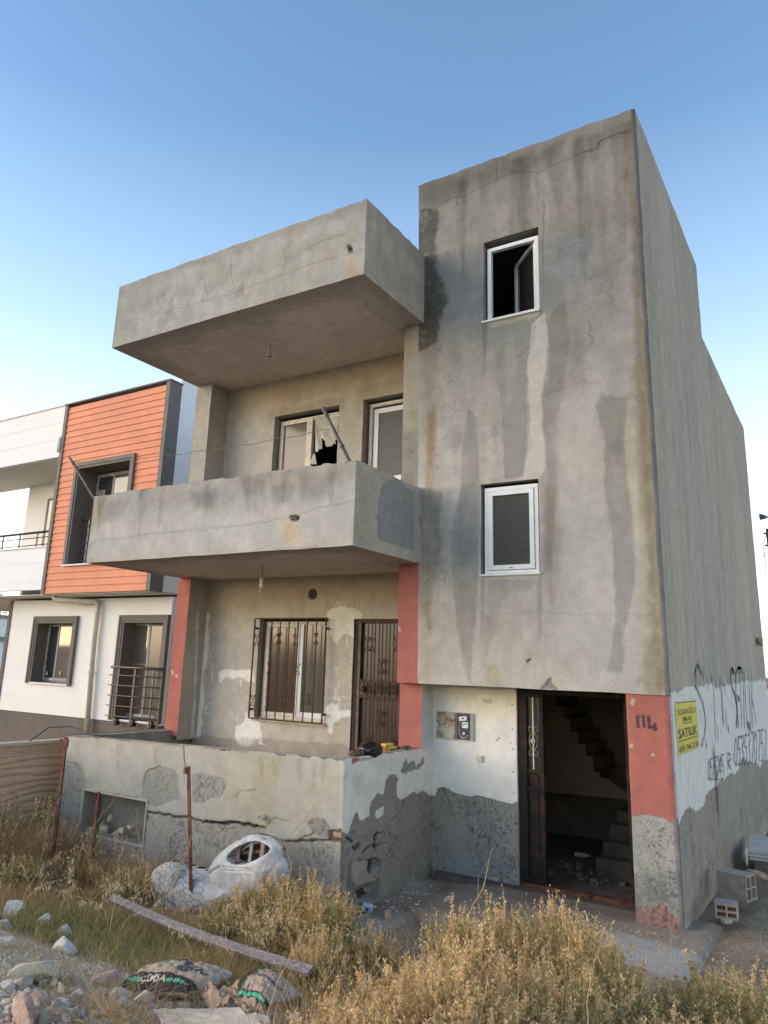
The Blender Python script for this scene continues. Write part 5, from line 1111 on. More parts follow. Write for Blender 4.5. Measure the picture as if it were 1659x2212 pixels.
# framed recess of the upper window
z1c = ZC(0, 1400, 1.659)
def moulding(mb, x0, x1, z0, z1, y, w, bottom=False):
    for k, (dw, dy) in enumerate(((w, .05), (w*.68, .065), (w*.3, .035))):
        o = 0 if k < 2 else 0
        mb.box(x0-dw+.0, x0, y-dy, y, z0, z1+dw); mb.box(x1, x1+dw, y-dy, y, z0, z1+dw); mb.box(x0, x1, y-dy, y, z1, z1+dw)
        if bottom: mb.box(x0-dw, x1+dw, y-dy, y, z0-dw, z0)
    return mb
wi = MB()
for (a, c, d_, e) in ((.14, .055, .0, 0), (.09, .075, .056, .003)):
    wi.box(owx0+e, owx0+a, NY-c, NY-d_, owz0, owz1-e); wi.box(owx1-a, owx1-e, NY-c, NY-d_, owz0, owz1-e); wi.box(owx0+a, owx1-a, NY-c, NY-d_, owz1-a, owz1-e)
u = wi.build('window', m_gr, nh)
MB().box(owx0-.02, owx1+.02, NY-.08, NY+.5, owz0-.03, owz0-.001).build('sill', m_nw, u)
m_revg = M('dark_taupe_reveal', (.17, .145, .13), .8, .06, 4)
reveal(u, owx0+.135, owx1-.135, owz0, owz1-.13, NY, NY+.55, m_revg)
def sliding(parent, x0, x1, z0, z1, y, split, g1, g2, seed=1):
    m_prot = bpy.data.materials.get('film_covered_white_frame') or M('film_covered_white_frame', (.50, .50, .50), .4, .5, 24, 0, 80, .3, rgb2=(.66, .66, .65), lo=.44, hi=.5)
    frame(MB(), x0, x1, z0, z1, y, y+.07, .05).build('window_frame', m_greyframe, parent, bevel=.003)
    frame(MB(), x0+.04, split+.02, z0+.04, z1-.04, y-.02, y+.02, .055).build('sash', m_prot, parent, bevel=.003)
    frame(MB(), split-.03, x1-.04, z0+.04, z1-.04, y-.045, y-.022, .06).build('sash', m_greyframe, parent, bevel=.003)
    MB().box(x0+.09, split-.03, y-.002, y+.003, z0+.09, z1-.09).build('pane', g1, parent)
    MB().box(split+.03, x1-.10, y-.036, y-.032, z0+.10, z1-.10).build('pane', g2, parent)
g_a = glass('clear_dark_glass', (.05, .055, .05), .03, .1); g_b = glass('amber_mirror_glass', (.14, .12, .095), .04, .1)
a_, c_ = P(*z1c([(625, 900)])[0], y=NY+.5), P(*z1c([(870, 740)])[0], y=NY+.5)
sliding(u, a_[0], owx1-.13, owz0+.02, P(*z1c([(760, 735)])[0], y=NY+.5)[2], NY+.46, P(*z1c([(757, 800)])[0], y=NY+.5)[0], g_a, g_b)
MB().box(owx0+.13, owx1-.1, NY+.56, NY+.6, owz0, owz1).build('back_wall', m_revg, u)
MB().box(a_[0]+.10, a_[0]+.35, NY+.44, NY+.47, P(*z1c([(690, 880)])[0], y=NY+.45)[2]-.05, P(*z1c([(690, 850)])[0], y=NY+.45)[2]).build('cardboard', M('carton', (.42, .33, .22), .8), u)
def railing(parent, x0, x1, y, z0, z1, nr, posts, brackets=True, name='railing'):
    r_ = MB().tube([(x0-.04, y, z1), (x1+.04, y, z1)], .026, 10).build(name, m_alu, parent, True)
    for i in range(nr): z = z0+(z1-z0)*(i+.0)/nr+.04; MB().tube([(x0-.06, y-.02, z), (x1+.05, y-.02, z)], .011, 8).build('rail', m_alu, r_, True)
    for x in posts:
        MB().box(x-.022, x+.022, y-.008, y+.012, z0-(.12 if brackets else .0), z1-.02).build('post', m_alu, r_)
        if brackets: MB().box(x+.05, x+.07, y+.0, y+.1, z0-.13, z0-.01).box(x-.02, x+.07, y+.0, y+.02, z0-.14, z0-.125).build('bracket', m_black, r_)
railing(u, owx0+.25, owx1-.2, NY+.15, owz0+.06, owz0+1.0, 5, [owx0+.45, -8.6])
# white wing to the left with recessed balcony
WX0, WX1 = -17.5, OX0-.10
p0, p1 = 6.63, 7.86
def grooved(mb, x0, x1, y0, y1, zs_, g=.012):
    for a, b_ in zip(zs_[:-1], zs_[1:]): mb.append((x0, x1, y0, y1, a+g/2, b_-g/2))
for zz in ([p0, 7.05, 7.46, p1], [3.62, 3.80, 4.22, 4.57]):
    for a, b_ in zip(zz[:-1], zz[1:]): MB().box(WX0, WX1, NY, NY+.12, a+.006, b_-.006).build('wall_panel', m_nw, nh)
    MB().box(WX0, WX1, NY+.008, NY+.11, zz[0]+.01, zz[-1]-.01).build('wall', m_nw, nh)
MB().box(WX0, WX1, NY-.03, NY+.14, p1, p1+.03).build('coping', m_nw, nh); MB().box(WX0, WX1, NY-.03, NY+.14, 4.565, 4.59).build('coping', m_nw, nh)
# balcony soffit, back wall, floor
MB().box(-17.5, OX0, NY+.12, 3.7, p0+.0, p0+.1).build('soffit', m_sof, nh)
bx = P(72, 1000, y=3.6)[0]
MB().box(bx, OX0, 3.6, 3.75, 4.4, p0).build('wall', m_nwg, nh)
MB().box(P(104, 1100, y=3.55)[0], OX0, 3.50, 3.6, 4.4, P(110, 1078, y=3.55)[2]).build('door_frame', m_gr, nh)
MB().box(P(110, 1100, y=3.55)[0], OX0, 3.49, 3.5, 4.4, P(110, 1083, y=3.55)[2]).build('pane', g_a, nh)
MB().box(OX0-.0, OX0+.1, NY+.14, 3.6, OZ0, OZ1).build('wall', m_nwg, nh)
MB().box(bx, OX0-.0, NY+.12, 3.75, 4.1, 4.2).build('balcony_floor', m_sof, nh)
railing(nh, -17, WX1-.1, NY+.06, 4.6, 4.93, 2, [-12.9, -12.24, -11.58, -10.93, -10.48], False)
# bay soffit and ground floor
gx_l = P(22, 1310, y=NG)[0]
MB().box(-17.5, OX1+.04, NY+.03, 11, OZ0-.02, OZ0-.006).build('soffit', m_sof, nh)
zz = [P(200, y_, y=NG)[2] for y_ in (0,)]
wins = [(-11.36, -9.80, 1.66, 3.10), (-8.45, -6.99, 1.06, 3.11)]
js = [1.0, 1.33, 1.71, 2.09, 2.47, 2.85, OZ0-.06]
for a, b_ in zip(js[:-1], js[1:]):
    xs = [gx_l+.12]+[q for w_ in wins if w_[2] < b_-.02 and w_[3] > a+.02 for q in (w_[0], w_[1])]+[OX1+.085]
    for i in range(0, len(xs), 2):
        x0, x1 = xs[i], xs[i+1]
        if x1-x0 < .02: continue
        wallbox(MB(), x0, x1, a+.004, b_-.004, NG, NG+.10, []).build('wall_panel', m_nwg, nh)
    for w_ in wins:      # partial courses above / below an opening
        if w_[2] < b_-.02 and w_[3] > a+.02:
            if w_[2] > a: MB().box(w_[0], w_[1], NG, NG+.1, a+.005, w_[2]).build('wall_panel', m_nwg, nh)
            if w_[3] < b_: MB().box(w_[0], w_[1], NG, NG+.1, w_[3], b_-.005).build('wall_panel', m_nwg, nh)
wallbox(MB(), gx_l+.13, OX1+.08, 1.01, OZ0-.07, NG+.009, NG+.09, wins).build('wall', m_nwg, nh)
MB().box(gx_l, gx_l+.12, NG-.02, NG+.3, .2, OZ0-.06).build('corner_trim', m_pl, nh)
MB().box(gx_l, OX1+.06, NG+.02, NG+.3, -1.0, 1.0).build('plinth', m_pl, nh)
MB().box(OX1-.02, OX1+.08, NG+.1, 11, -1, OZ0-.06).build('wall', m_nwg, nh)
MB().box(gx_l, gx_l+.1, NG+.3, 11, -1, OZ0-.06).build('wall', m_nwg, nh); MB().box(gx_l, OX1, 10.9, 11, -1, OZ1).box(bx, bx+.1, 3.75, 11, OZ0, p0).build('wall', m_nwg, nh)
MB().box(-17.5, OX1, NY+.3, 11, OZ1-.25, OZ1-.15).build('roof', m_sof, nh)
for k, w_ in enumerate(wins):
    x0, x1, z0, z1 = w_
    mb = MB()
    for k_, (a, c, c0) in enumerate(((.16, .04, .0), (.11, .055, .041), (.05, .07, .056))):
        e_ = .003*k_
        mb.box(x0+e_, x0+a, NG-c, NG-c0, z0-.03, z1-e_); mb.box(x1-a, x1-e_, NG-c, NG-c0, z0-.03, z1-e_); mb.box(x0+a, x1-a, NG-c, NG-c0, z1-a, z1-e_)
    u = mb.build('window', m_revg, nh); reveal(u, x0+.15, x1-.15, z0, z1-.15, NG-.03, NG+.36, m_revg)
    MB().box(x0+.14, x1-.1, NG-.06, NG+.34, z0-.035, z0-.001).build('sill', m_nw, u)
    yy = NG+.28
    if k == 0:
        xa = P(412/2.2116/1.8084*1, 1500, y=yy)[0]
        z8c = ZC(0, 1900, 2.2114)
        xa = P(*z8c([(395, 1400)])[0], y=yy)[0]; xs_ = P(*z8c([(508, 1400)])[0], y=yy)[0]; zt_ = P(*z8c([(500, 1175)])[0], y=yy)[2]
        sliding(u, xa, x1-.15, z0, zt_, yy, xs_, g_a, g_b)
        for px_ in (405, 520):
            q = P(*z8c([(px_, 1615)])[0], y=yy-.05); MB().box(q[0]-.03, q[0]+.03, yy-.055, yy-.05, q[2]-.04, q[2]+.04).build('sticker', M('dull_sticker', (.45, .38, .28), .7), u)
    else:
        z8c = ZC(0, 1900, 2.2114)
        xa = P(*z8c([(1085, 1700)])[0], y=yy)[0]; xs_ = P(*z8c([(1275, 1600)])[0], y=yy)[0]; zt_ = P(*z8c([(1200, 1165)])[0], y=yy)[2]
        sliding(u, xa, x1+.3, z0, zt_, yy, xs_, g_b, glass('dark_taupe_glass', (.09, .075, .062), .2))
        MB().bar((xa+.55, yy-.004, z0+.1), (xa+.55, yy-.004, zt_-.1), .012, .004).bar((xa+.1, yy-.004, (z0+zt_)/2+.1), (xs_-.04, yy-.004, (z0+zt_)/2+.1), .004, .014).build('glazing_bar', m_greyframe, u)
        railing(u, x0+.06, x1-.02, NG-.12, z0+.02, z0+1.0, 5, [x0+.25, (x0+x1)/2, x1-.2])
    MB().box(x0+.1, x1, NG+.40, NG+.44, z0, z1).build('back_wall', m_revg, u)
# downpipes
m_pipe = M('cream_pipe', (.56, .50, .43), .5, .08, 8)
q0, q1, q2 = P(108, 1288, y=NY+.12), P(212, 1302, y=NG-.1), P(183, 1585, y=NG-.1)
ps = [(-10.16, NY+.15, OZ0-.02), (-10.14, NY+.17, OZ0-.10), (-10.05, NY+.2, OZ0-.12), (q1[0]-.06, NG-.12, OZ0-.14), (q1[0], NG-.10, OZ0-.18), (q1[0]+.01, NG-.09, OZ0-.28), (q1[0], NG-.09, 2.6), (q2[0]+.05, NG-.09, .6)]
dp_ = MB().tube(ps, .055, 12).build('downpipe', m_pipe, nh, True)
for z in (3.18, 1.95): MB().tube([(q1[0], NG-.09, z), (q1[0], NG-.09, z-.03)], .066, 12).build('pipe_collar', m_pipe, dp_, True)
q = P(127, 960, y=NY-.06); MB().tube([(q[0]-.02, NY+.02, q[2]+.17), (q[0], NY-.05, q[2]+.15), (q[0], NY-.06, q[2]-.10), (q[0]+.0, NY-.02, q[2]-.17)], .05, 12).build('overflow_pipe', m_nw, nh, True)

# ================================================================== boundary wall with the wavy sandstone finish
bwl = thing('boundary_wall', 'low beige garden wall with wavy horizontal relief and a pale coping', 'wall')
m_be = plaster('beige_textured_render', .1, .3, .004, 60)
def paint_beige(p):
    p.fine(.06, 2, 71); A, B = p.A, p.B
    ph_ = (B-.2)/.085+fbm(A*.8, B*2.2, 72, 3)*1.1+.6*np.sin(A*2.1+B*3)*.3
    fr_ = ph_-np.floor(ph_); g = np.exp(-((fr_-.5)/.13)**2)
    z_ = B < .96
    p.h += np.where(z_, .007*np.abs(np.sin(math.pi*fr_+math.pi/2))*1-.006*g, 0)
    p.col *= np.where(z_, 1-.22*g, 1)[:, None]
    for zz in (.985, 1.015, 1.05): g2 = np.exp(-((B-zz)/.006)**2); p.col *= (1-.35*g2)[:, None]; p.h -= .006*g2
skin('render_face', ('x', -5.0), (-6.0, 4.5), (-.7, 1.085), .03, paint_beige, m_be, bwl, (.62, .42, .28), resb=.009, seed=300)
MB().box(-5.14, -5.012, -6, 4.5, -.9, 1.08).build('wall', m_core, bwl)
for i in range(11): MB().box(-5.16, -4.965, -6+i*.96, -5.05+i*.96, 1.085, 1.12).build('coping_stone', M('pale_coping', (.52, .44, .35), .8, .1, 8, .2) if i == 0 else bpy.data.materials['pale_coping'], bwl)
tag(MB().tube([(-5.05, -1.55, 1.10), (-4.9, -1.35, 1.30), (-4.55, -1.25, 1.33), (-4.2, -1.3, 1.29), (-3.9, -1.34, 1.27)], .008, 6).build('cable', m_black), 'short black cable draped over the left end of the terrace wall', 'cable')

# ================================================================== GROUND
def gz(x, y):
    x = np.asarray(x, float); y = np.asarray(y, float)
    ys_ = np.array([-400, -30, -8, -6, -5, -4.4, -3, -2, -1.4, 0, 3, 12, 400.]); zs_ = np.array([.4, .55, .60, .50, .38, .27, .05, -.13, -.17, -.06, -.1, -.6, -.6])
    z = np.interp(y, ys_, zs_)
    z = z-.10*np.clip(-1-x, 0, 3)*sst(-4.5, -2.5, y)*sst(3, 0, y)+.05*sst(1.2, 2.6, x)*sst(-2.5, -1, y)
    z = z+.02*np.clip(x-3, 0, 3)*0
    z = z*np.where((x > -.3) & (x < 3) & (y > -.9), 1, 1)
    d = np.hypot(x, y); near = 1-sst(14, 40, d)
    z = z+near*(.035*fbm(x*1.3, y*1.3, 400, 4)+.012*fbm(x*7, y*7, 401, 3)*1)+(1-near)*1.2*fbm(x*.02, y*.02, 402, 3)
    # keep it below the path and the floors
    w_ = sst(-1.55, -1.2, y)*sst(-.3, 0, x)*(1-sst(3.0, 3.3, x)); z = z*(1-w_)+w_*np.minimum(z, -.06)
    return z
def axis(c0, c1, res, far):
    a = list(np.arange(c0, c1, res)); s = res
    while a[-1] < far: s *= 1.18; a.append(a[-1]+s)
    s = res
    while a[0] > -far: s *= 1.18; a.insert(0, a[0]-s)
    return np.array(a)
gxs = axis(-9, 7.5, .05, 1800); gys = axis(-8.5, 4, .05, 1800)
GX, GYY = np.meshgrid(gxs, gys, indexing='ij'); X = np.stack([GX.ravel(), GYY.ravel(), gz(GX, GYY).ravel()], 1)
idx = np.arange(len(gxs)*len(gys)).reshape(len(gxs), len(gys)); q = np.stack([idx[:-1, :-1], idx[1:, :-1], idx[1:, 1:], idx[:-1, 1:]], -1).reshape(-1, 4)
n1 = fbm(X[:, 0]*.8, X[:, 1]*.8, 410, 5)[:, None]; n2 = fbm(X[:, 0]*5, X[:, 1]*5, 411, 4)[:, None]
base = np.array([.26, .205, .15])*(1+.3*n1+.25*n2)
pale = np.clip(sst(-.1, .3, n1[:, 0]+.5*np.exp(-(((X[:, 0]-.4)/1.7)**2+((X[:, 1]+4.7)/.8)**2))*2.6-.25), 0, 1)[:, None]
base = base*(1-.75*pale)+.75*pale*np.array([.56, .49, .41])*(1+.2*n2)
gray = (sst(.2, 1.2, X[:, 0])*sst(-2.2, -1.2, X[:, 1])*(1-sst(3.0, 3.6, X[:, 0])))[:, None]; base = base*(1-gray)+gray*np.array([.31, .23, .165])*(1+.25*n2)
m_ground = plaster('dry_earth', .5, 1, .02, 35)
tag(link('ground', np_mesh('ground', X, q, colors=np.clip(base, .01, .8), smooth=True), m_ground), kind='structure')
# concrete path before the door
def path_mesh():
    A = grid_axis(-.1, 3.25, .03); B = grid_axis(-1.45, .5, .03); AA, BB = np.meshgrid(A, B, indexing='ij'); a = AA.ravel(); b_ = BB.ravel()
    front = -.62-.35*sst(0, .8, a)-.35*sst(1.6, 2.4, a)+.08*fbm(a*2, a*0, 420, 4)
    z = -.12*sst(2.95, 3.2, a)-.012+.012*fbm(a*2, b_*2, 421, 4)+.006*fbm(a*14, b_*14, 422, 3)-.05*np.exp(-((a-.2)/.4)**2)-.035*np.clip((.9-a), 0, 1)
    # broken step of rubble under the threshold
    z = z-.16*sst(.02, -.03, b_-front)
    z = np.where(b_ > front, z, z)
    z = z + .015*np.abs(fbm(a*9, b_*9, 423, 3))*np.exp(-((b_-.25)/.2)**2)
    X = np.stack([a, b_, z], 1); i = np.arange(len(A)*len(B)).reshape(len(A), len(B)); q = np.stack([i[:-1, :-1], i[1:, :-1], i[1:, 1:], i[:-1, 1:]], -1).reshape(-1, 4)
    n = fbm(a*1.6, b_*1.6, 424, 4); c = np.array([.37, .29, .22])*(1+.18*n+.1*fbm(a*9, b_*9, 425, 3))[:, None]
    m = (sst(2.2, 2.35, a)*(1-sst(3.0, 3.1, a))*sst(-1.15, -1.05, b_+.25*(a-2.5))*(1-sst(-.42, -.36, b_+.25*(a-2.5))))[:, None]; c = c*(1-m*.8)+m*.8*np.array([.50, .47, .42])
    m = (np.exp(-((b_-.15)/.22)**2)*sst(1.1, 1.3, a)*(1-sst(2.3, 2.4, a)))[:, None]; c = c*(1-m*.6)+m*.6*np.array([.22, .175, .155])
    return np_mesh('path', X, q, colors=np.clip(c, .02, .8), smooth=True)
tag(link('path', path_mesh(), m_rough), kind='structure')

def onground(px, py, lift=0):
    d = _f+_r*(px-829.5-SX)/FPX-_u*(py-1106-SY)/FPX
    t = np.linspace(1.5, 30, 3000); Q = CAMP+t[:, None]*d; k = np.argmax(Q[:, 2] < gz(Q[:, 0], Q[:, 1])+lift); return Q[k]
# ================================================================== THINGS IN THE YARD
def gnd(x, y): return float(gz(np.array([x]), np.array([y]))[0])
# rusty angle-iron posts
def post(px, py, pxb, pyb, y, label, tabs=0, w=.042):
    a = Vector(P(px, py, y=y)); b_ = Vector(P(pxb, pyb, y=y-.02)); dd_ = (b_-a).normalized(); g = gnd(b_.x, b_.y)-.15
    b_ = a+dd_*((a.z-g)/max(.2, -dd_.z))
    t = thing('fence_post', label, 'fence post', 'rusty angle-iron fence posts')
    MB().bar(a, b_, w, .006, up=(0, 1, 0)).bar(a+Vector((-w/2+.003, .5*w, 0)), b_+Vector((-w/2+.003, .5*w, 0)), .006, w, up=(0, 1, 0)).build('angle_iron', m_rust, t)
    if tabs:
        c = a+dd_*.06; MB().box(c.x-.075, c.x+.075, c.y-.022, c.y-.004, c.z-.055, c.z+.035).build('cross_tab', m_rust, t)
    else:
        c = a+dd_*.04; MB().box(c.x-.05, c.x-.02, c.y-.02, c.y+.01, c.z-.03, c.z+.03).build('tab', m_rust, t)
    return a, b_
post(142, 1592, 100, 1960, -2.1, 'tallest rusty post with a cross tab, at the left end of the terrace wall', 1, .05)
post(212, 1711, 187, 1965, -2.05, 'shortest rusty post, in front of the vent opening')
pa, pb = post(407, 1656, 414, 2010, -2.1, 'rusty post standing in front of the white armchair')

# chicken wire hanging on the third post
def wire_mesh():
    b = MB(); cell = .052; r = .0017; rs = random.Random(3)
    def S(u, v):     # u across, v up; curls round the post
        x = pa.x+.02+u*.98; y = -2.16-.10*math.sin(u*5+.6)-.05*math.sin(v*6)+.03*math.sin(u*13+v*9); z = -.02+v*1.0+.03*math.sin(u*7)
        return Vector((x, y, z))
    def ok(u, v): return -.24 < u < .40 and -.02 < v < .60-.9*abs(u-.05)**1.3 - (.12 if u > .25 else 0)
    done = set()
    for i in range(-6, 10):
        for j in range(-2, 14):
            cx = i*cell*1.5; cy = j*cell*.866*2*.62+(cell*.866*.62 if i % 2 else 0)
            if not ok(cx, cy): continue
            h = [(cx+cell*math.cos(k*math.pi/3), cy+cell*.62*math.sin(k*math.pi/3)*1.0) for k in range(6)]
            for k in range(6):
                a, c = h[k], h[(k+1) % 6]; key = tuple(sorted([(round(a[0], 2), round(a[1], 2)), (round(c[0], 2), round(c[1], 2))]))
                if key in done: continue
                done.add(key); A_ = S(*a); C_ = S(*c); m_ = (A_+C_)/2+Vector((rs.uniform(-.004, .004), 0, rs.uniform(-.004, .004)))
                b.tube([A_, m_, C_], r, 4, False)
    return b
tag(wire_mesh().build('chicken_wire', m_grill), 'torn piece of rusty hexagonal chicken wire caught on the post before the armchair', 'wire netting')

# grey weathered plank
a = P(240, 1938, y=-3.05); c = P(672, 2098, y=-3.75)
a = Vector(a); c = Vector(c)
b = MB(); d_ = (c-a); n = 24; rows = []
up_ = Vector((0, -.55, .83)); side = d_.normalized().cross(up_).normalized(); up_ = side.cross(d_.normalized())
for i in range(n+1):
    t = i/n; p_ = a+d_*t+Vector((0, 0, -.035*math.sin(math.pi*t)))
    w_ = .032*(1 if i else .93); h_ = .012
    rows.append([p_+side*s1*w_+up_*s2*h_ for s1, s2 in ((-1, -1), (1, -1), (1, 1), (-1, 1))])
for i in range(n): b.hexa([*rows[i], *rows[i+1]])
V = []; F = []
for r_ in rows: V += [tuple(v) for v in r_]
for i in range(n):
    for k in range(4): F.append((i*4+k, i*4+(k+1) % 4, i*4+4+(k+1) % 4, i*4+4+k))
F += [(3, 2, 1, 0), (n*4, n*4+1, n*4+2, n*4+3)]
me = bpy.data.meshes.new('plank'); me.from_pydata(V, [], F)
tag(link('plank', me, M('grey_weathered_wood', (.20, .185, .185), .9, .3, 4, .8, 14, 0, .1, rgb2=(.36, .33, .315), stretch=(2, 26, 26))), 'long grey weathered plank lying slanting across the dry grass', 'plank')

# overturned white armchair: puffy shapes inflated from outlines
def puff(name, pts, y0, th, mat, parent, hole=None, res=.0065, r=.09, bulge=1.0, crease=None, tilt=(0, 0), px=True):
    V = np.array([[P(a, c, y=y0)[0], P(a, c, y=y0)[2]] for a, c in pts]) if px else np.array(pts)
    # smooth the outline
    for _ in range(2): V = np.concatenate([[.75*V[i]+.25*V[(i+1) % len(V)], .25*V[i]+.75*V[(i+1) % len(V)]] for i in range(len(V))])
    lo = V.min(0)-.02; hi = V.max(0)+.02
    A, B = np.meshgrid(np.arange(lo[0], hi[0], res), np.arange(lo[1], hi[1], res), indexing='ij'); sh = A.shape; a = A.ravel(); b_ = B.ravel()
    pp = Paint(a, b_, (0, 0, 0), ('y', y0)); d = np.full(len(a), 1e3); I, dd = pp.sdf(V, .5); d[I] = dd
    hd = None
    if hole is not None:
        H = np.array([[P(u, v, y=y0)[0], P(u, v, y=y0)[2]] for u, v in hole])
        for _ in range(2): H = np.concatenate([[.75*H[i]+.25*H[(i+1) % len(H)], .25*H[i]+.75*H[(i+1) % len(H)]] for i in range(len(H))])
        I, dd = pp.sdf(H, 1.5); hd = np.full(len(a), 1e3); hd[I] = dd
    ins = -d; t = np.clip(ins/r, 0, 1); f = np.sqrt(np.clip(1-(1-t)**2, 0, 1))*th/2*bulge
    if hd is not None: tt = np.clip(hd/.05, 0, 1); f = np.where(hd > 0, f*(.86+.14*np.sqrt(np.clip(1-(1-tt)**2, 0, 1))), f*.5)
    n = fbm(a*6, b_*6, 500, 4); f = f*(1+.05*n)+np.where(ins > .02, .004*fbm(a*22, b_*14, 501, 3), 0)
    if crease is not None:
        for (q0, q1, w_, dp) in crease:
            Q0 = np.array([P(*q0, y=y0)[0], P(*q0, y=y0)[2]]); Q1 = np.array([P(*q1, y=y0)[0], P(*q1, y=y0)[2]]); e = Q1-Q0; tt = np.clip(((a-Q0[0])*e[0]+(b_-Q0[1])*e[1])/(e@e), 0, 1)
            dist = np.hypot(a-Q0[0]-tt*e[0], b_-Q0[1]-tt*e[1]); f = f-dp*np.exp(-(dist/w_)**2)*(t > .2)
    keep = (ins > -res*.2).reshape(sh)
    if hd is not None: keep &= (hd > -res*.5).reshape(sh)
    off = (a-V[:, 0].mean())*tilt[0]+(b_-V[:, 1].mean())*tilt[1]
    f = np.maximum(f, .001)
    # move points of the rim onto the outline for a clean edge
    X1 = np.stack([a, y0-f+off, b_], 1); X2 = np.stack([a, y0+f*.6+off, b_], 1)
    idx = np.arange(len(a)).reshape(sh); k4 = keep[:-1, :-1] & keep[1:, :-1] & keep[1:, 1:] & keep[:-1, 1:]
    q = np.stack([idx[:-1, :-1], idx[1:, :-1], idx[1:, 1:], idx[:-1, 1:]], -1)[k4]
    V3 = np.concatenate([X1, X2]); F = np.concatenate([q, q[:, ::-1]+len(a)])
    used = np.unique(F); rm = -np.ones(len(V3), int); rm[used] = np.arange(len(used))
    return link(name, np_mesh(name, V3[used], rm[F], smooth=True), mat, parent)
m_leather = M('dirty_white_leatherette', (.50, .485, .46), .55, .12, 7, .35, 60, 0, .3, rgb2=(.62, .61, .60))
z7b = ZC(550, 3100, 2.37)
ac = thing('armchair', 'overturned dirty white upholstered armchair with a torn back in the weeds', 'armchair')
YA = -1.80
hole = z7b([(900, 575), (930, 510), (1000, 460), (1080, 425), (1160, 420), (1240, 455), (1285, 495), (1250, 540), (1160, 590), (1060, 622), (960, 612)])
puff('backrest', z7b([(680, 700), (690, 640), (740, 560), (830, 480), (940, 410), (1010, 375), (1080, 365), (1150, 375), (1230, 395), (1290, 430), (1330, 490), (1350, 590), (1385, 630), (1380, 720), (1350, 850), (1200, 1000), (950, 1050), (760, 980), (690, 850)]), YA, .46, m_leather, ac, hole=hole, r=.24,
     crease=[(z7b([(690, 740)])[0], z7b([(860, 640)])[0], .012, .03), (z7b([(960, 405)])[0], z7b([(1050, 425)])[0], .010, .025), (z7b([(1110, 370)])[0], z7b([(1150, 420)])[0], .010, .025), (z7b([(1350, 600)])[0], z7b([(1250, 800)])[0], .012, .03), (z7b([(900, 640)])[0], z7b([(1150, 660)])[0], .008, .012), (z7b([(920, 670)])[0], z7b([(1180, 680)])[0], .008, .010)])
puff('seat', z7b([(215, 700), (225, 650), (290, 620), (380, 620), (450, 650), (680, 720), (760, 780), (900, 800), (950, 900), (900, 1050), (760, 1150), (560, 1190), (380, 1160), (230, 1100), (195, 1010), (240, 900), (215, 800)]), YA-.10, .50, m_leather, ac, r=.20, tilt=(.12, 0),
     crease=[(z7b([(245, 820)])[0], z7b([(480, 1000)])[0], .02, .02), (z7b([(480, 660)])[0], z7b([(470, 1100)])[0], .015, .015)])
puff('armrest', z7b([(212, 700), (222, 650), (260, 622), (330, 615), (380, 640), (420, 680), (430, 760), (400, 900), (330, 1000), (260, 960), (225, 860)]), YA-.22, .30, m_leather, ac, r=.09)
# frame slats behind the tear
hb = [P(a, c, y=YA+.02) for a, c in hole]; xs_ = [h[0] for h in hb]; zs_ = [h[2] for h in hb]
MB().poly([(h[0], YA-.015, h[2]) for h in hb]).build('dark_lining', M('dark_lining', (.05, .035, .028), .9), ac)
for x_, mt, ww in ((950, M('mauve_slat', (.30, .22, .25), .8, .2), .022), (1065, M('grey_slat', (.38, .37, .38), .8, .2), .018), (1170, bpy.data.materials['mauve_slat'], .024)):
    q = P(*z7b([(x_, 520)])[0], y=YA-.02); MB().bar((q[0]-.012, YA-.09, q[2]-.12), (q[0]+.008, YA-.09, q[2]+.12), ww*1.9, .012, up=(0, 1, 0)).build('slat', mt, ac)
q0 = P(*z7b([(960, 540)])[0], y=YA); q1 = P(*z7b([(1240, 520)])[0], y=YA); MB().bar((q0[0], YA-.05, q0[2]), (q1[0], YA-.05, q1[2]), .02, .03).build('slat', M('brown_slat', (.16, .10, .08), .8, .2), ac)
# ragged threads of torn cover
b = MB(); rs = random.Random(6)
for i in range(len(hole)*4):
    t = i/4; k = int(t) % len(hole); k2 = (k+1) % len(hole); f_ = t-int(t); a_ = (hole[k][0]*(1-f_)+hole[k2][0]*f_, hole[k][1]*(1-f_)+hole[k2][1]*f_); cc = z7b([(1090, 520)])[0]
    if a_[1] > cc[1]: continue
    o_ = P(*a_, y=YA-.07); d1 = ((cc[0]-a_[0])*rs.uniform(.06, .2), abs(cc[1]-a_[1])*.3+rs.uniform(2, 6)); e_ = P(a_[0]+d1[0]-3, a_[1]+d1[1], y=YA-.06); w1 = P(a_[0]+6, a_[1]+1, y=YA-.07)
    b.poly([o_, e_, w1])
b.build('torn_cover', m_leather, ac)
q = P(*z7b([(660, 1130)])[0], y=YA-.33); MB().hexa([(q[0]-.05, q[1], q[2]-.08), (q[0]+.08, q[1], q[2]), (q[0]+.08, q[1]+.03, q[2]), (q[0]-.05, q[1]+.03, q[2]-.08), (q[0]-.02, q[1], q[2]-.01), (q[0]+.05, q[1], q[2]+.06), (q[0]+.05, q[1]+.03, q[2]+.06), (q[0]-.02, q[1]+.03, q[2]-.01)]).build('broken_panel', M('orange_brown_board', (.28, .12, .06), .8, .3), ac)

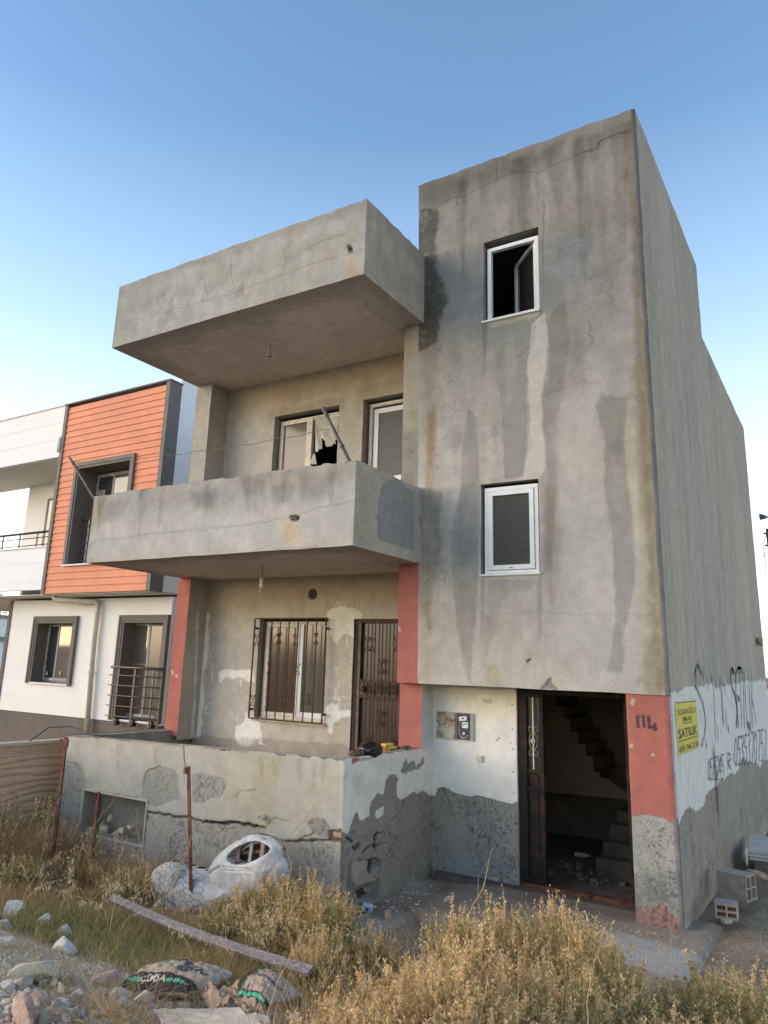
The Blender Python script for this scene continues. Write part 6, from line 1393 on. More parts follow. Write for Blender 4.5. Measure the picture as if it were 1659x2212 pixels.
# ---------------- cement sacks
m_sack = plaster('kraft_paper', .12, .3, .004, 40)
def sack(name, label, C4, seed, th=.07, paintf=None, n=(170, 110), bulge=.05):
    C4 = [np.array(c_) for c_ in C4]
    u, v = np.meshgrid(np.linspace(0, 1, n[0]), np.linspace(0, 1, n[1]), indexing='ij'); u = u.ravel(); v = v.ravel()
    nrm = np.cross(C4[1]-C4[0], C4[3]-C4[0]); nrm /= np.linalg.norm(nrm); nrm = nrm*np.sign(nrm[2]); LU = np.linalg.norm(C4[1]-C4[0]); LV = np.linalg.norm(C4[3]-C4[0])
    def surf(u, v, side=1, off=0.0):
        uu = u+.02*np.sin(v*9+seed); vv = v+.03*np.sin(u*7+seed*2)*(1-v); U = uu[:, None]; Vv = vv[:, None]
        X = (1-U)*(1-Vv)*C4[0]+U*(1-Vv)*C4[1]+U*Vv*C4[2]+(1-U)*Vv*C4[3]
        e = np.minimum(np.minimum(u, 1-u)*LU, np.minimum(v, 1-v)*LV); h = th*np.sqrt(np.clip(1-(1-np.clip(e/.10, 0, 1))**2, 0, 1))
        n_ = fbm(u*3+seed, v*2.2, seed, 3)*.03+.018*np.abs(fbm(u*8, v*4+seed, seed+3, 3))+.006*fbm(u*22, v*14, seed+6, 3)
        return X+nrm*(side*h*.5+n_+off+bulge*np.sin(np.clip(u, 0, 1)*math.pi)*np.sin(np.clip(v, 0, 1)*math.pi))[:, None]
    top = surf(u, v, 1); bot = surf(u, v, -1); col = paintf(u, v, seed)
    i = np.arange(n[0]*n[1]).reshape(n); q = np.stack([i[:-1, :-1], i[1:, :-1], i[1:, 1:], i[:-1, 1:]], -1).reshape(-1, 4)
    o = link(name, np_mesh(name, np.concatenate([top, bot]), np.concatenate([q, q[:, ::-1]+len(u)]), colors=np.clip(np.concatenate([col, np.tile([.36, .27, .20], (len(u), 1))]), .01, .9), smooth=True), m_sack)
    tag(o, label, 'cement sack', 'empty cement sacks'); return o, surf
def text_on(o, surf, body, u0, v0, size, ang, mat, sx=1):
    cu = bpy.data.curves.new('t', 'FONT'); cu.body = body; cu.size = size; cu.align_x = 'CENTER'; cu.offset = size*.02; cu.resolution_u = 2
    t = bpy.data.objects.new('t', cu); COL.objects.link(t); me = bpy.data.meshes.new_from_object(t.evaluated_get(bpy.context.evaluated_depsgraph_get())); bpy.data.objects.remove(t)
    co = np.empty(len(me.vertices)*3, np.float32); me.vertices.foreach_get('co', co); co = co.reshape(-1, 3)
    ca, sa = math.cos(ang), math.sin(ang); uu = u0+(co[:, 0]*sx*ca-co[:, 1]*sa); vv = v0+(co[:, 0]*sx*sa+co[:, 1]*ca)
    X = surf(np.clip(uu, .01, .99), np.clip(vv, .01, .99), 1, .004); me.vertices.foreach_set('co', X.astype(np.float32).ravel()); me.materials.clear(); return link('lettering', me, mat, o)
def sack1(u, v, s):
    c = np.tile([.40, .315, .235], (len(u), 1))*(1+.14*fbm(u*6, v*5, s, 4))[:, None]
    band = (v < .24)[:, None]; c = np.where(band, np.array([[.045, .04, .042]]), c)
    for k in range(7):
        for u0 in (.03+k*.042, .66+k*.045):
            m = np.hypot((u-u0)*.72, (v-.12)*.42) < .0135*1.05; c[m] = [.10, .42, .27]
    m = np.exp(-((u-.42)/.16)**2-((v-.62)/.14)**2)[:, None]*.75; c = c*(1-m)+m*np.array([.16, .42, .26])
    m = np.exp(-((u-.12)/.03)**2-((v-.55)/.07)**2)[:, None]*.7; c = c*(1-m)+m*np.array([.1, .09, .09])
    return c
def sack2(u, v, s):
    c = np.tile([.36, .285, .225], (len(u), 1))*(1+.14*fbm(u*6, v*5, s, 4))[:, None]
    band = (v < .14)[:, None] | (u < .12)[:, None]; c = np.where(band, np.array([[.05, .046, .048]]), c)
    for k in range(13): m = np.hypot((u-.02-k*.07)*.62, (v-.07)*.5) < .022; c[m] = [.10, .40, .27]
    for k in range(8): m = np.hypot((u-.06)*.62, (v-.16-k*.10)*.5) < .024; c[m] = [.10, .40, .27]
    return c
m_blue = M('navy_print', (.04, .045, .09), .7); m_cream = M('cream_print', (.50, .46, .36), .7)
s1, f1 = sack('cement_sack', 'brown cement sack with a dark band of green dots, lying left by the pinkish rock', [P(258, 2146, y=-4.42), P(405, 2152, y=-4.42), P(506, 2106, y=-4.10), P(318, 2090, y=-4.02)], 3, .10, sack1, bulge=.05)
text_on(s1, f1, 'ÇİMSA', .475, .075, .13, 0.0, m_cream, 1.0); text_on(s1, f1, 'OMC', .60, .72, .10, math.pi-.25, m_blue, 1.2); text_on(s1, f1, 'NZA', .80, .58, .15, math.pi-.3, m_blue, 1.0); text_on(s1, f1, '@', .74, .38, .17, .3, m_blue)
s2, f2 = sack('cement_sack', 'crumpled brown cement sack edged with green dots, lying right beside the big dry bush', [P(508, 2154, y=-4.55), P(575, 2180, y=-4.60), P(658, 2150, y=-4.40), P(570, 2090, y=-4.32)], 8, .06, sack2, bulge=.04)
text_on(s2, f2, 'CE 0000', .62, .48, .13, .1, m_blue, 1.2)
# torn brown paper scraps and the pale cardboard sheet
def sheet(name, label, cat, pts, z_of, mat, amp, seed, th=.004, n=28, group=None):
    pts = [Vector(p_) for p_ in pts]; U, V = np.meshgrid(np.linspace(0, 1, n), np.linspace(0, 1, n), indexing='ij'); u = U.ravel()[:, None]; v = V.ravel()[:, None]
    X = (1-u)*(1-v)*np.array(pts[0])+u*(1-v)*np.array(pts[1])+u*v*np.array(pts[2])+(1-u)*v*np.array(pts[3])
    X[:, 2] += amp*fbm(u[:, 0]*3+seed, v[:, 0]*3, seed, 4)+amp*.5*np.abs(fbm(u[:, 0]*6, v[:, 0]*6+seed, seed+1, 3)); X[:, :2] += .02*np.stack([fbm(v[:, 0]*5, u[:, 0]*2, seed+2, 3), fbm(u[:, 0]*5, v[:, 0]*2, seed+4, 3)], 1)
    i = np.arange(n*n).reshape(n, n); q = np.stack([i[:-1, :-1], i[1:, :-1], i[1:, 1:], i[:-1, 1:]], -1).reshape(-1, 4); X2 = X-np.array([0, 0, th])
    return tag(link(name, np_mesh(name, np.concatenate([X, X2]), np.concatenate([q, q[:, ::-1]+n*n]), smooth=True), mat), label, cat, group)
m_card = M('pale_cardboard', (.42, .385, .33), .85, .08, 4, .2, 30); m_kraft = M('brown_kraft', (.34, .25, .175), .85, .15, 6, .4, 20)
sheet('cardboard_sheet', 'flat pale cardboard sheet lying in the rubble at the bottom of the picture', 'cardboard', [P(332, 2180, y=-4.72), P(520, 2176, y=-4.72), P(580, 2225, y=-5.0), P(350, 2235, y=-5.0)], None, m_card, .015, 4)
sheet('cardboard_sheet', 'second pale cardboard piece overlapping the first one on its right', 'cardboard', [P(518, 2185, y=-4.74), P(580, 2190, y=-4.78), P(600, 2250, y=-5.05), P(520, 2240, y=-5.0)], None, m_card, .01, 9)
sheet('paper_scrap', 'folded brown paper scrap between the two cement sacks', 'paper', [P(432, 2175, y=-4.45), P(500, 2165, y=-4.45), P(515, 2135, y=-4.35), P(450, 2128, y=-4.35)], None, m_kraft, .07, 6)
sheet('paper_scrap', 'rolled brown paper edge in front of the right cement sack', 'paper', [P(510, 2168, y=-4.62), P(570, 2188, y=-4.62), P(572, 2172, y=-4.58), P(505, 2150, y=-4.58)], None, m_kraft, .04, 12)

# ---------------- rocks
def rock_mat(name, c1, c2, c3=None):
    m, nt, b_ = mat_new(name); n_ = noise_node(nt, 9, 8, .7); r_ = ramp(nt, n_.outputs[0], [(.32, c1), (.52, c2), (.72, c3 or c2)]); n2 = noise_node(nt, 55, 4, .7); r2 = ramp(nt, n2.outputs[0], [(.3, .7), (.6, 1.08)])
    nt.links.new(mul(nt, r_.outputs[0], r2.outputs[0]), b_.inputs['Base Color']); b_.inputs['Roughness'].default_value = .95; b_.inputs['Specular IOR Level'].default_value = .1
    n3 = noise_node(nt, 22, 7, .7); bump(nt, b_, n3.outputs[0], .9, .012); return m
rm_w = rock_mat('chalky_rock', (.50, .44, .37), (.68, .62, .54), (.74, .70, .63)); rm_p = rock_mat('pinkish_rock', (.38, .20, .14), (.52, .36, .28), (.60, .54, .47)); rm_y = rock_mat('cream_rock', (.42, .34, .24), (.58, .51, .38), (.63, .59, .50)); rm_g = rock_mat('grey_rock', (.30, .265, .23), (.45, .41, .36), (.54, .50, .45))
def facet(bm_V, s): return bm_V
def rock(px, py, y, size, mat, label, seed, flat=.7, group=None, zoff=0, sub=3, amp=.20):
    q = P(px, py, y=y) if y is not None else onground(px, py, size*.12)+np.array([0, 0, size*.0]); r_ = (size*.5, size*.42, size*.5*flat)
    o = blob('rock', (0, 0, 0), r_, mat, seed, sub, amp, 1.7, None, False, squash=.6, ridge=.7)
    co = np.empty(len(o.data.vertices)*3, np.float32); o.data.vertices.foreach_get('co', co); co = co.reshape(-1, 3); rs = np.random.RandomState(seed)
    for k in range(16):      # chip flat faces
        n_ = rs.normal(size=3); n_ /= np.linalg.norm(n_); d = co@n_; lim = np.percentile(d, 80); over = np.clip(d-lim, 0, None); co -= (over*.85)[:, None]*n_
    o.data.vertices.foreach_set('co', co.ravel()); o.location = q+np.array([0, 0, zoff]); o.rotation_euler = (0, 0, rs.rand()*6.28)
    o.data.polygons.foreach_set('use_smooth', [sub > 3]*len(o.data.polygons)); tag(o, label, 'rock', group); return o
rock(78, 2098, None, .46, rm_y, 'largest cream rock, long and flat, at the left edge of the rubble', 1, .45, sub=4)
rock(236, 2120, None, .27, rm_p, 'pinkish squarish rock touching the left cement sack', 2, .95, sub=4)
rock(62, 2198, None, .36, rm_p, 'big rounded pink rock in the bottom left corner', 3, .7, sub=4)
rock(968, 1952, None, .19, rm_y, 'single cream rock on the concrete path against the rough wall', 4, 1.0, sub=4)
rock(840, 1978, None, .18, rm_p, 'upright pale pink rock leaning at the foot of the broken terrace corner', 5, 1.6, sub=4)
rock(1563, 1985, None, .26, rm_w, 'pale rock in front of the broken hollow brick by the side wall', 6, .9, sub=4)
rock(1638, 1890, 2.3, .30, rm_p, 'flaky pinkish rock behind the large hollow block', 7, .6, sub=4)
rs = random.Random(12); RG = 'pieces of chalky rubble in the left foreground'
sp = [(18, 2128, .16), (88, 2150, .13), (45, 2132, .13), (130, 2128, .10), (160, 2150, .12), (205, 2150, .11), (150, 2115, .12), (195, 2128, .09), (310, 2158, .24), (258, 2150, .2), (358, 2162, .12), (372, 2170, .1), (418, 2150, .17), (440, 2142, .13), (330, 2175, .1), (290, 2178, .12), (398, 2172, .16), (350, 2185, .12), (180, 2185, .14), (230, 2190, .16), (270, 2195, .12), (140, 2205, .12), (300, 2205, .12), (20, 2165, .12), (120, 2170, .1), (640, 2205, .13), (600, 2210, .12), (405, 2128, .12), (470, 2120, .12), (460, 2185, .1), (110, 2115, .09), (590, 2195, .11), (215, 2165, .08), (340, 2145, .08), (245, 2170, .09), (385, 2145, .09), (430, 2168, .1), (545, 2105, .12), (510, 2095, .1)]
sp += [(rs.uniform(0, 640), rs.uniform(2118, 2215), rs.uniform(.05, .13)) for _ in range(60)]+[(rs.uniform(0, 330), rs.uniform(2100, 2212), rs.uniform(.10, .20)) for _ in range(22)]
for i, (a_, c_, s_) in enumerate(sp):
    rock(a_, c_, None, s_*1.0, [rm_w, rm_w, rm_g, rm_p if i % 8 == 3 else rm_y][i % 4], ['small chalky white stone', 'small whitish angular stone', 'small grey stone', 'small pinkish stone' if i % 8 == 3 else 'small cream stone'][i % 4]+' in the rubble heap of the left foreground', 20+i, rs.uniform(.6, .95), RG, sub=3 if s_ > .14 else 2)
for i, (a_, c_, s_, y_) in enumerate([(25, 1965, .34, None), (95, 1990, .22, None), (140, 2015, .2, None), (10, 1995, .22, None), (130, 2045, .26, None), (14, 2035, .2, None), (415, 2025, .16, None)]):
    rock(a_, c_, y_, s_, rm_w, ['flat white stone at the left edge in the grass', 'grey stone just right of the flat white stone', 'pale stone half hidden in green grass', 'low white stone at the far left edge', 'pale stone in the grass above the cream rock', 'small white stone low at the left edge', 'pinkish stone lying under the plank'][i], 80+i, .6)
# rocks heaped inside the vent opening
for i, (a_, c_, s_) in enumerate([(200, 1797, .20), (226, 1790, .22), (240, 1768, .16), (264, 1797, .17), (284, 1790, .17), (250, 1803, .13)]):
    rock(a_, c_, TY+.14, s_, rm_y, ['leftmost', 'second', 'third and highest', 'fourth', 'rightmost', 'lowest middle'][i]+' ochre stone heaped inside the vent opening', 90+i, .9, 'stones inside the vent opening')
MB().box(vx0+.0, vx1, TY+.03, TY+.32, vz0-.05, vz0+.01).box(vx0-.1, vx1+.1, TY+.30, TY+.35, vz0-.1, vz1+.2).build('vent_ledge', m_core, house)
# gravel
b = MB(); rs = random.Random(5)
GV = []; GF = []
for i in range(6500):
    x = rs.gauss(.65, .6); y = rs.gauss(-4.72, .25) if i < 6000 else rs.uniform(-1.6, -.2); 
    if i >= 6000: x = rs.uniform(.2, 3.3)
    s = rs.uniform(.006, .022)*(1.0 if i < 6000 else .6); z = gnd(x, y) if i < 6000 else (gnd(x, y)+.02 if y < -1.2 else .0); n0 = len(GV)
    for dx, dy, dz in ((1, 0, 0), (-.6, .8, 0), (-.5, -.8, 0), (0, 0, 1), (0, .1, -.8)): GV.append((x+dx*s*rs.uniform(.7, 1.3), y+dy*s*rs.uniform(.7, 1.3), z+dz*s*rs.uniform(.5, 1)))
    GF += [(n0, n0+1, n0+3), (n0+1, n0+2, n0+3), (n0+2, n0, n0+3), (n0+1, n0, n0+4), (n0+2, n0+1, n0+4), (n0, n0+2, n0+4)]
me = bpy.data.meshes.new('gravel'); me.from_pydata(GV, [], GF); tag(link('gravel', me, rm_w), kind='stuff')

# hollow bricks, boards and a box at the far end of the side wall
m_brk = M('grey_pink_block', (.36, .285, .24), .9, .15, 9, .4, 50, rgb2=(.44, .38, .33)); m_brin = M('red_brown_clay', (.22, .095, .06), .9, .2, 9, .4)
def hollow(name, label, cat, c, ang, L, Wd, H, tiltz=0):
    t = thing(name, label, cat, loc=c); t.rotation_euler = (tiltz, 0, ang); mb = MB(); w_ = .018
    nx, nz = 2, 2
    ex = [-Wd/2+(Wd-w_)*i/nx for i in range(nx+1)]; ez = [(H-w_)*i/nz for i in range(nz+1)]
    for x_ in ex: mb.box(x_, x_+w_, -L/2, L/2, 0, H)
    for z_ in ez:
        for x_ in ex[:-1]: mb.box(x_+w_, x_+(Wd-w_)/nx, -L/2+.001, L/2-.001, z_, z_+w_)
    mb.build('shell', m_brk, t); MB().box(-Wd/2+w_, Wd/2-w_, -L/2+.05, -L/2+.055, w_, H-w_).build('cells', m_brin, t)
q = P(1592, 1922, y=1.3); hollow('hollow_block', 'larger hollow clay block lying by the side wall, broken end to the left', 'block', (q[0], q[1], q[2]-.07), 1.25, .30, .22, .24)
q = P(1570, 1965, y=.55); hollow('hollow_block', 'smaller broken hollow clay block behind the pale rock', 'block', (q[0], q[1], q[2]-.06), .12, .20, .20, .13)
q = P(1645, 1850, y=3.5); bs = thing('board_stack', 'stack of white boards on a brown crate beside the side wall', 'boards')
for i in range(3): MB().box(q[0]-.10-.02*i, q[0]+.7, 3.2+.03*i, 4.4, q[2]+.035*i, q[2]+.03+.035*i).build('board', M('dusty_white_board', (.50, .47, .43), .8, .15, 5) if i == 0 else bpy.data.materials['dusty_white_board'], bs)
MB().box(q[0]-.06, q[0]+.7, 3.25, 4.3, -.15, q[2]-.003).build('crate', M('brown_crate', (.20, .16, .13), .9, .2, 5), bs)
q = P(1612, 1850, y=3.2); blob('tile_shard', q, (.02, .06, .11), rm_w, 61, 3, .25, 2.5); tag(COL.objects[-1], 'pale shard leaning on the side wall left of the white boards', 'shard')
# litter by the broken corner
q = P(792, 1968, z=-.13); cup = thing('carton', 'crushed white drink carton with a blue square near the broken corner', 'carton', loc=tuple(q)); cup.rotation_euler = (.3, .2, .6)
MB().box(-.055, .055, -.03, .03, 0, .07).build('carton_body', M('white_carton', (.6, .62, .66), .5), cup, bevel=.008); MB().box(-.03, .012, -.0325, -.0305, .02, .055).build('blue_square', M('blue_print', (.05, .14, .42), .5), cup)
# bottle on the hall floor
q = P(*ZC(1950, 2600, 2.011)([(590, 1505)])[0], z=zb-.02); MB().lathe([(.03, 0), (.032, .01), (.032, .14), (.012, .18), (.012, .2)], (0, 0, 0), 12).build('plastic_bottle', M('clear_bottle', (.38, .38, .36), .3), None, True)
o = COL.objects[-1]; o.location = q+np.array([0, 0, .03]); o.rotation_euler = (0, R(90), .3); tag(o, 'crumpled clear bottle lying on the floor inside the open doorway', 'bottle')
# ================================================================== VEGETATION
def veg_mat(name, trans=.35):
    m, nt, b_ = mat_new(name); at = nt.nodes.new('ShaderNodeAttribute'); at.attribute_name = 'Col'
    nt.links.new(at.outputs['Color'], b_.inputs['Base Color']); b_.inputs['Roughness'].default_value = .8; b_.inputs['Specular IOR Level'].default_value = .15
    tr = nt.nodes.new('ShaderNodeBsdfTranslucent'); nt.links.new(at.outputs['Color'], tr.inputs[0]); mx = nt.nodes.new('ShaderNodeMixShader'); mx.inputs[0].default_value = trans
    nt.links.new(b_.outputs[0], mx.inputs[1]); nt.links.new(tr.outputs[0], mx.inputs[2]); nt.links.new(mx.outputs[0], nt.nodes['Material Output'].inputs[0]); return m
m_veg = veg_mat('dry_plant'); RN = np.random.RandomState(11)
def norm(v): return v/(np.linalg.norm(v, axis=-1, keepdims=True)+1e-9)
class VG:
    def __init__(s): s.V = []; s.F = []; s.C = []; s.n = 0
    def strips(s, pts, w, col, taper=True):
        """pts (N,K,3) -> flat ribbons, w (N,), col (N,3)"""
        N, K, _ = pts.shape; t = np.diff(pts, axis=1); t = np.concatenate([t, t[:, -1:]], 1); side = norm(np.cross(t, RN.normal(size=(N, 1, 3))))
        k = np.linspace(1, .15 if taper else .8, K)[None, :, None]; o = side*w[:, None, None]*.5*k
        V = np.stack([pts-o, pts+o], 2).reshape(-1, 3); i = (np.arange(N)*K*2)[:, None]+np.arange(K-1)[None]*2
        F = np.stack([i, i+1, i+3, i+2], -1).reshape(-1, 4)+s.n; s.V.append(V); s.F.append(F); s.C.append(np.repeat(col, K*2, 0)); s.n += len(V)
    def leaves(s, p, d, L, w, col):
        """kite-shaped leaves: base p (N,3), direction d, length L, width w"""
        N = len(p); sd_ = norm(np.cross(d, RN.normal(size=(N, 3)))); up = norm(np.cross(sd_, d))
        a = p; b_ = p+d*(L*.45)[:, None]+sd_*(w*.5)[:, None]; c = p+d*L[:, None]-up*(L*.12)[:, None]; e = p+d*(L*.45)[:, None]-sd_*(w*.5)[:, None]
        V = np.stack([a, b_, c, e], 1).reshape(-1, 3); F = (np.arange(N)*4)[:, None]+np.arange(4)[None]+s.n
        s.V.append(V); s.F.append(F); s.C.append(np.repeat(col, 4, 0)); s.n += len(V)
    def mesh(s, name): return np_mesh(name, np.concatenate(s.V), np.concatenate(s.F), colors=np.clip(np.concatenate(s.C), .005, .95))
def cmix(c1, c2, t, j=.15):
    c = np.array(c1)*(1-t[:, None])+np.array(c2)*t[:, None]; return c*(1+j*RN.normal(size=(len(t), 1)))
STRAW, OLIVE, GOLD, BROWN, GREEN, PALE = (.62, .46, .23), (.30, .28, .115), (.80, .51, .25), (.27, .17, .09), (.16, .19, .06), (.76, .62, .40)
def make_shrub(name, seed, rad, hgt, n=70, dry=.5, leaf=.018, sub=8, lv=14):
    global RN; RN = np.random.RandomState(seed)
    st = VG(); fo = VG()
    th = RN.rand(n)*2*np.pi; sp = np.sqrt(RN.rand(n)); tip = np.stack([np.cos(th)*sp*rad, np.sin(th)*sp*rad, hgt*(1-.45*sp**2)*RN.uniform(.7, 1.1, n)], 1)
    base = tip*np.array([.18, .18, 0])+RN.normal(size=(n, 3))*np.array([.02, .02, 0]); K = 6; t = np.linspace(0, 1, K)[None, :, None]
    ctl = base*.5+tip*.5; ctl[:, :2] = base[:, :2]*.7+tip[:, :2]*.3; ctl[:, 2] = tip[:, 2]*.55
    pts = (1-t)**2*base[:, None]+2*t*(1-t)*ctl[:, None]+t**2*tip[:, None]+RN.normal(size=(n, K, 3))*.008
    st.strips(pts, RN.uniform(.004, .008, n), cmix(BROWN, STRAW, RN.rand(n)))
    # side twigs
    m = n*sub; k = RN.randint(0, n, m); tt = RN.uniform(.25, 1, m); p0 = (1-tt)[:, None]**2*base[k]+(2*tt*(1-tt))[:, None]*ctl[k]+(tt**2)[:, None]*tip[k]
    d = norm(norm(tip[k]-base[k])*.8+RN.normal(size=(m, 3))*.7+np.array([0, 0, .35])); L = RN.uniform(.05, .13, m)*(rad/.35)
    tw = p0[:, None]+d[:, None]*L[:, None, None]*np.linspace(0, 1, 4)[None, :, None]+RN.normal(size=(m, 4, 3))*.004; st.strips(tw, RN.uniform(.002, .004, m), cmix(BROWN, STRAW, RN.rand(m)))
    # small leaves and dried seed cases on the twigs
    q = m*lv; j = RN.randint(0, m, q); f = RN.rand(q); p = tw[j, 0]+(tw[j, 3]-tw[j, 0])*f[:, None]+RN.normal(size=(q, 3))*.004
    up = np.clip(p[:, 2]/hgt, 0, 1); dryness = np.clip(dry+.55*(up-.5)+.3*(RN.rand(m)[j]-.5)+.15*RN.normal(size=q), 0, 1)
    col = cmix(OLIVE, STRAW, dryness, .2); g = RN.rand(q) < .12; col[g] = cmix(GOLD, PALE, RN.rand(g.sum()))
    fo.leaves(p, norm(RN.normal(size=(q, 3))+d[j]*.8+np.array([0, 0, .3])), RN.uniform(.6, 1.6, q)*leaf, RN.uniform(.4, .9, q)*leaf*.7, col)
    # pale seed spikes above the crown
    e = int(n*.9); k = RN.randint(0, n, e); q = e*22; j = np.repeat(np.arange(e), 22); f = np.tile(np.linspace(0, 1, 22), e); dd_ = norm(norm(tip[k])*.3+np.array([0, 0, 1])+RN.normal(size=(e, 3))*.22); LL = RN.uniform(.03, .10, e)
    p = tip[k][j]+dd_[j]*(LL[j]*f)[:, None]+RN.normal(size=(q, 3))*.0045; fo.leaves(p, norm(RN.normal(size=(q, 3))+dd_[j]*1.2), RN.uniform(.5, 1.1, q)*leaf*.8, RN.uniform(.4, .8, q)*leaf*.7, cmix(GOLD, PALE, RN.rand(q)*.8))
    st.strips(np.stack([tip[k], tip[k]+dd_*(LL*.5)[:, None], tip[k]+dd_*LL[:, None]], 1), np.full(e, .003), cmix(STRAW, GOLD, RN.rand(e)))
    return st.mesh(name+'_stems'), fo.mesh(name+'_foliage')
KINDS = {'gold': make_shrub('shrub_a', 1, .34, .46, 90, .50), 'mix': make_shrub('shrub_b', 2, .36, .42, 85, .28), 'olive': make_shrub('shrub_c', 3, .34, .40, 80, .12), 'sparse': make_shrub('shrub_d', 4, .30, .62, 34, .6, sub=6, lv=9)}
def shrub(kind, x, y, s, label, group=None, hs=1, zo=-.03):
    t = thing('dry_shrub', label, 'shrub', group, (x, y, gnd(x, y)+zo)); t.rotation_euler = (0, 0, random.uniform(0, 6.28)); t.scale = (s, s, s*hs)
    for nm, me in zip(('stems', 'foliage'), KINDS[kind]):
        if not me.materials: me.materials.append(m_veg)
        o = bpy.data.objects.new(nm, me); COL.objects.link(o); o.parent = t
    return t
random.seed(21)
G1 = 'golden dry shrubs massed at bottom centre'; L1 = 'golden dry shrub in the dense thicket at bottom centre before the doorway'
for x, y, s, k in [(2.3, -4.75, 1.1, 'gold'), (2.7, -4.6, 1.5, 'gold'), (2.2, -4.25, 1.1, 'gold'), (2.6, -4.05, 1.55, 'gold'), (2.95, -4.3, 1.3, 'mix'), (2.5, -5.05, 1.35, 'gold'), (2.95, -4.8, 1.35, 'mix'), (2.95, -3.8, 1.45, 'mix'),
                   (2.6, -3.45, 1.4, 'olive'), (2.9, -5.3, 1.15, 'gold'), (2.45, -5.35, 1.0, 'gold'), (3.15, -4.5, .8, 'mix'), (2.15, -3.75, 1.1, 'gold'), (2.65, -5.6, .9, 'mix'), (2.35, -4.45, 1.5, 'gold')]:
    shrub(k, x, y, s*.92, L1, G1, random.uniform(.78, 1.0))
for x, y, s, k in [(2.2, -2.5, 1.2, 'olive'), (2.45, -2.2, 1.1, 'mix'), (2.55, -2.8, 1.25, 'mix'), (2.85, -3.1, 1.15, 'mix'), (2.1, -3.0, 1.2, 'olive'), (1.8, -2.4, .95, 'olive')]:
    shrub(k, x, y, s, 'greenish shrub', 'greenish shrubs before the doorstep', 1.35)
for x, y, s, k in [(.05, -2.35, 1.3, 'olive'), (.4, -2.6, 1.3, 'olive'), (-.3, -2.5, 1.0, 'olive'), (.75, -2.8, 1.2, 'mix'), (.35, -3.0, .8, 'olive'), (1.05, -3.2, .85, 'mix'), (1.3, -3.0, .9, 'olive'), (.1, -1.95, .75, 'sparse'), (1.25, -3.6, .75, 'gold'), (-.1, -3.1, .7, 'olive')]:
    shrub(k, x, y, s, 'olive and straw shrub between the armchair and the broken terrace corner', 'shrubs beside the armchair')
for x, y, s, k in [(3.55, -2.6, 1.43, 'olive'), (3.45, -2.0, 1.04, 'mix'), (3.2, -2.5, 0.91, 'mix'), (3.1, -1.6, 0.65, 'olive'), (3.35, -1.9, 0.78, 'olive'), (3.7, -3.1, 1.10, 'olive'), (3.5, -3.7, 1.04, 'mix'), (3.85, -3.8, 1.04, 'olive'), (3.65, -4.4, 0.98, 'mix'), (4.0, -4.5, 0.91, 'olive'), (3.15, -1.2, .42, 'sparse'), (3.75, -2.2, 0.98, 'olive'), (3.9, -2.9, 0.91, 'mix'), (3.55, -5.4, 0.78, 'mix'), (3.9, -5.2, 0.78, 'olive')]:
    shrub(k, x, y, s, 'olive shrub in the weeds at bottom right beside the side wall', 'olive shrubs at bottom right')
for x, y, s, k in [(-3.9, -2.3, 1.56, 'sparse'), (-4.3, -2.0, 1.69, 'sparse'), (-4.6, -2.6, 1.56, 'sparse'), (-3.2, -2.3, .9, 'mix'), (-4.1, -3.0, 1.56, 'gold'), (-2.7, -2.0, 1.17, 'sparse'), (-2.3, -1.8, .8, 'mix'), (-4.7, -1.5, 1.69, 'sparse'), (-2.0, -2.4, .8, 'mix'), (-4.5, -3.4, 1.43, 'sparse'), (-3.0, -2.9, .9, 'mix'), (-3.8, -1.8, 1.43, 'gold')]:
    shrub(k, x, y, s, 'weed bush', 'weed bushes at the left')

# tell the shrubs of a group apart by row and place
ORD = ['first', 'second', 'third', 'fourth', 'fifth', 'sixth', 'seventh', 'eighth', 'ninth', 'tenth']
WH = {G1: ('golden dry shrub', 'the thicket at bottom centre'), 'shrubs beside the armchair': ('olive and straw shrub', 'the clump right of the armchair'),
      'weed bushes at the left': ('straw-coloured weed bush', 'the tall growth at far left'), 'greenish shrubs before the doorstep': ('greenish shrub', 'the clump before the doorstep'), 'olive shrubs at bottom right': ('olive shrub', 'the weeds at bottom right')}
for g_, (what, where) in WH.items():
    L_ = sorted([o for o in COL.objects if o.get('group') == g_ and o.get('category') == 'shrub'], key=lambda o: (Vector(o.location)-Vector(CAMP)).length); nr_ = 3 if len(L_) > 9 else 1 if len(L_) < 6 else 2; k_ = math.ceil(len(L_)/nr_)
    for r_ in range(nr_):
        row = L_[r_*k_:(r_+1)*k_]; row.sort(key=lambda o: float((np.array(o.location)-CAMP)@_r/((np.array(o.location)-CAMP)@_f)))
        for i, o in enumerate(row): o['label'] = f"{what}, {ORD[i]} from left{', '+['front', 'middle', 'back'][r_ if nr_ == 3 else r_*2]+' row' if nr_ > 1 else ''} of {where}"
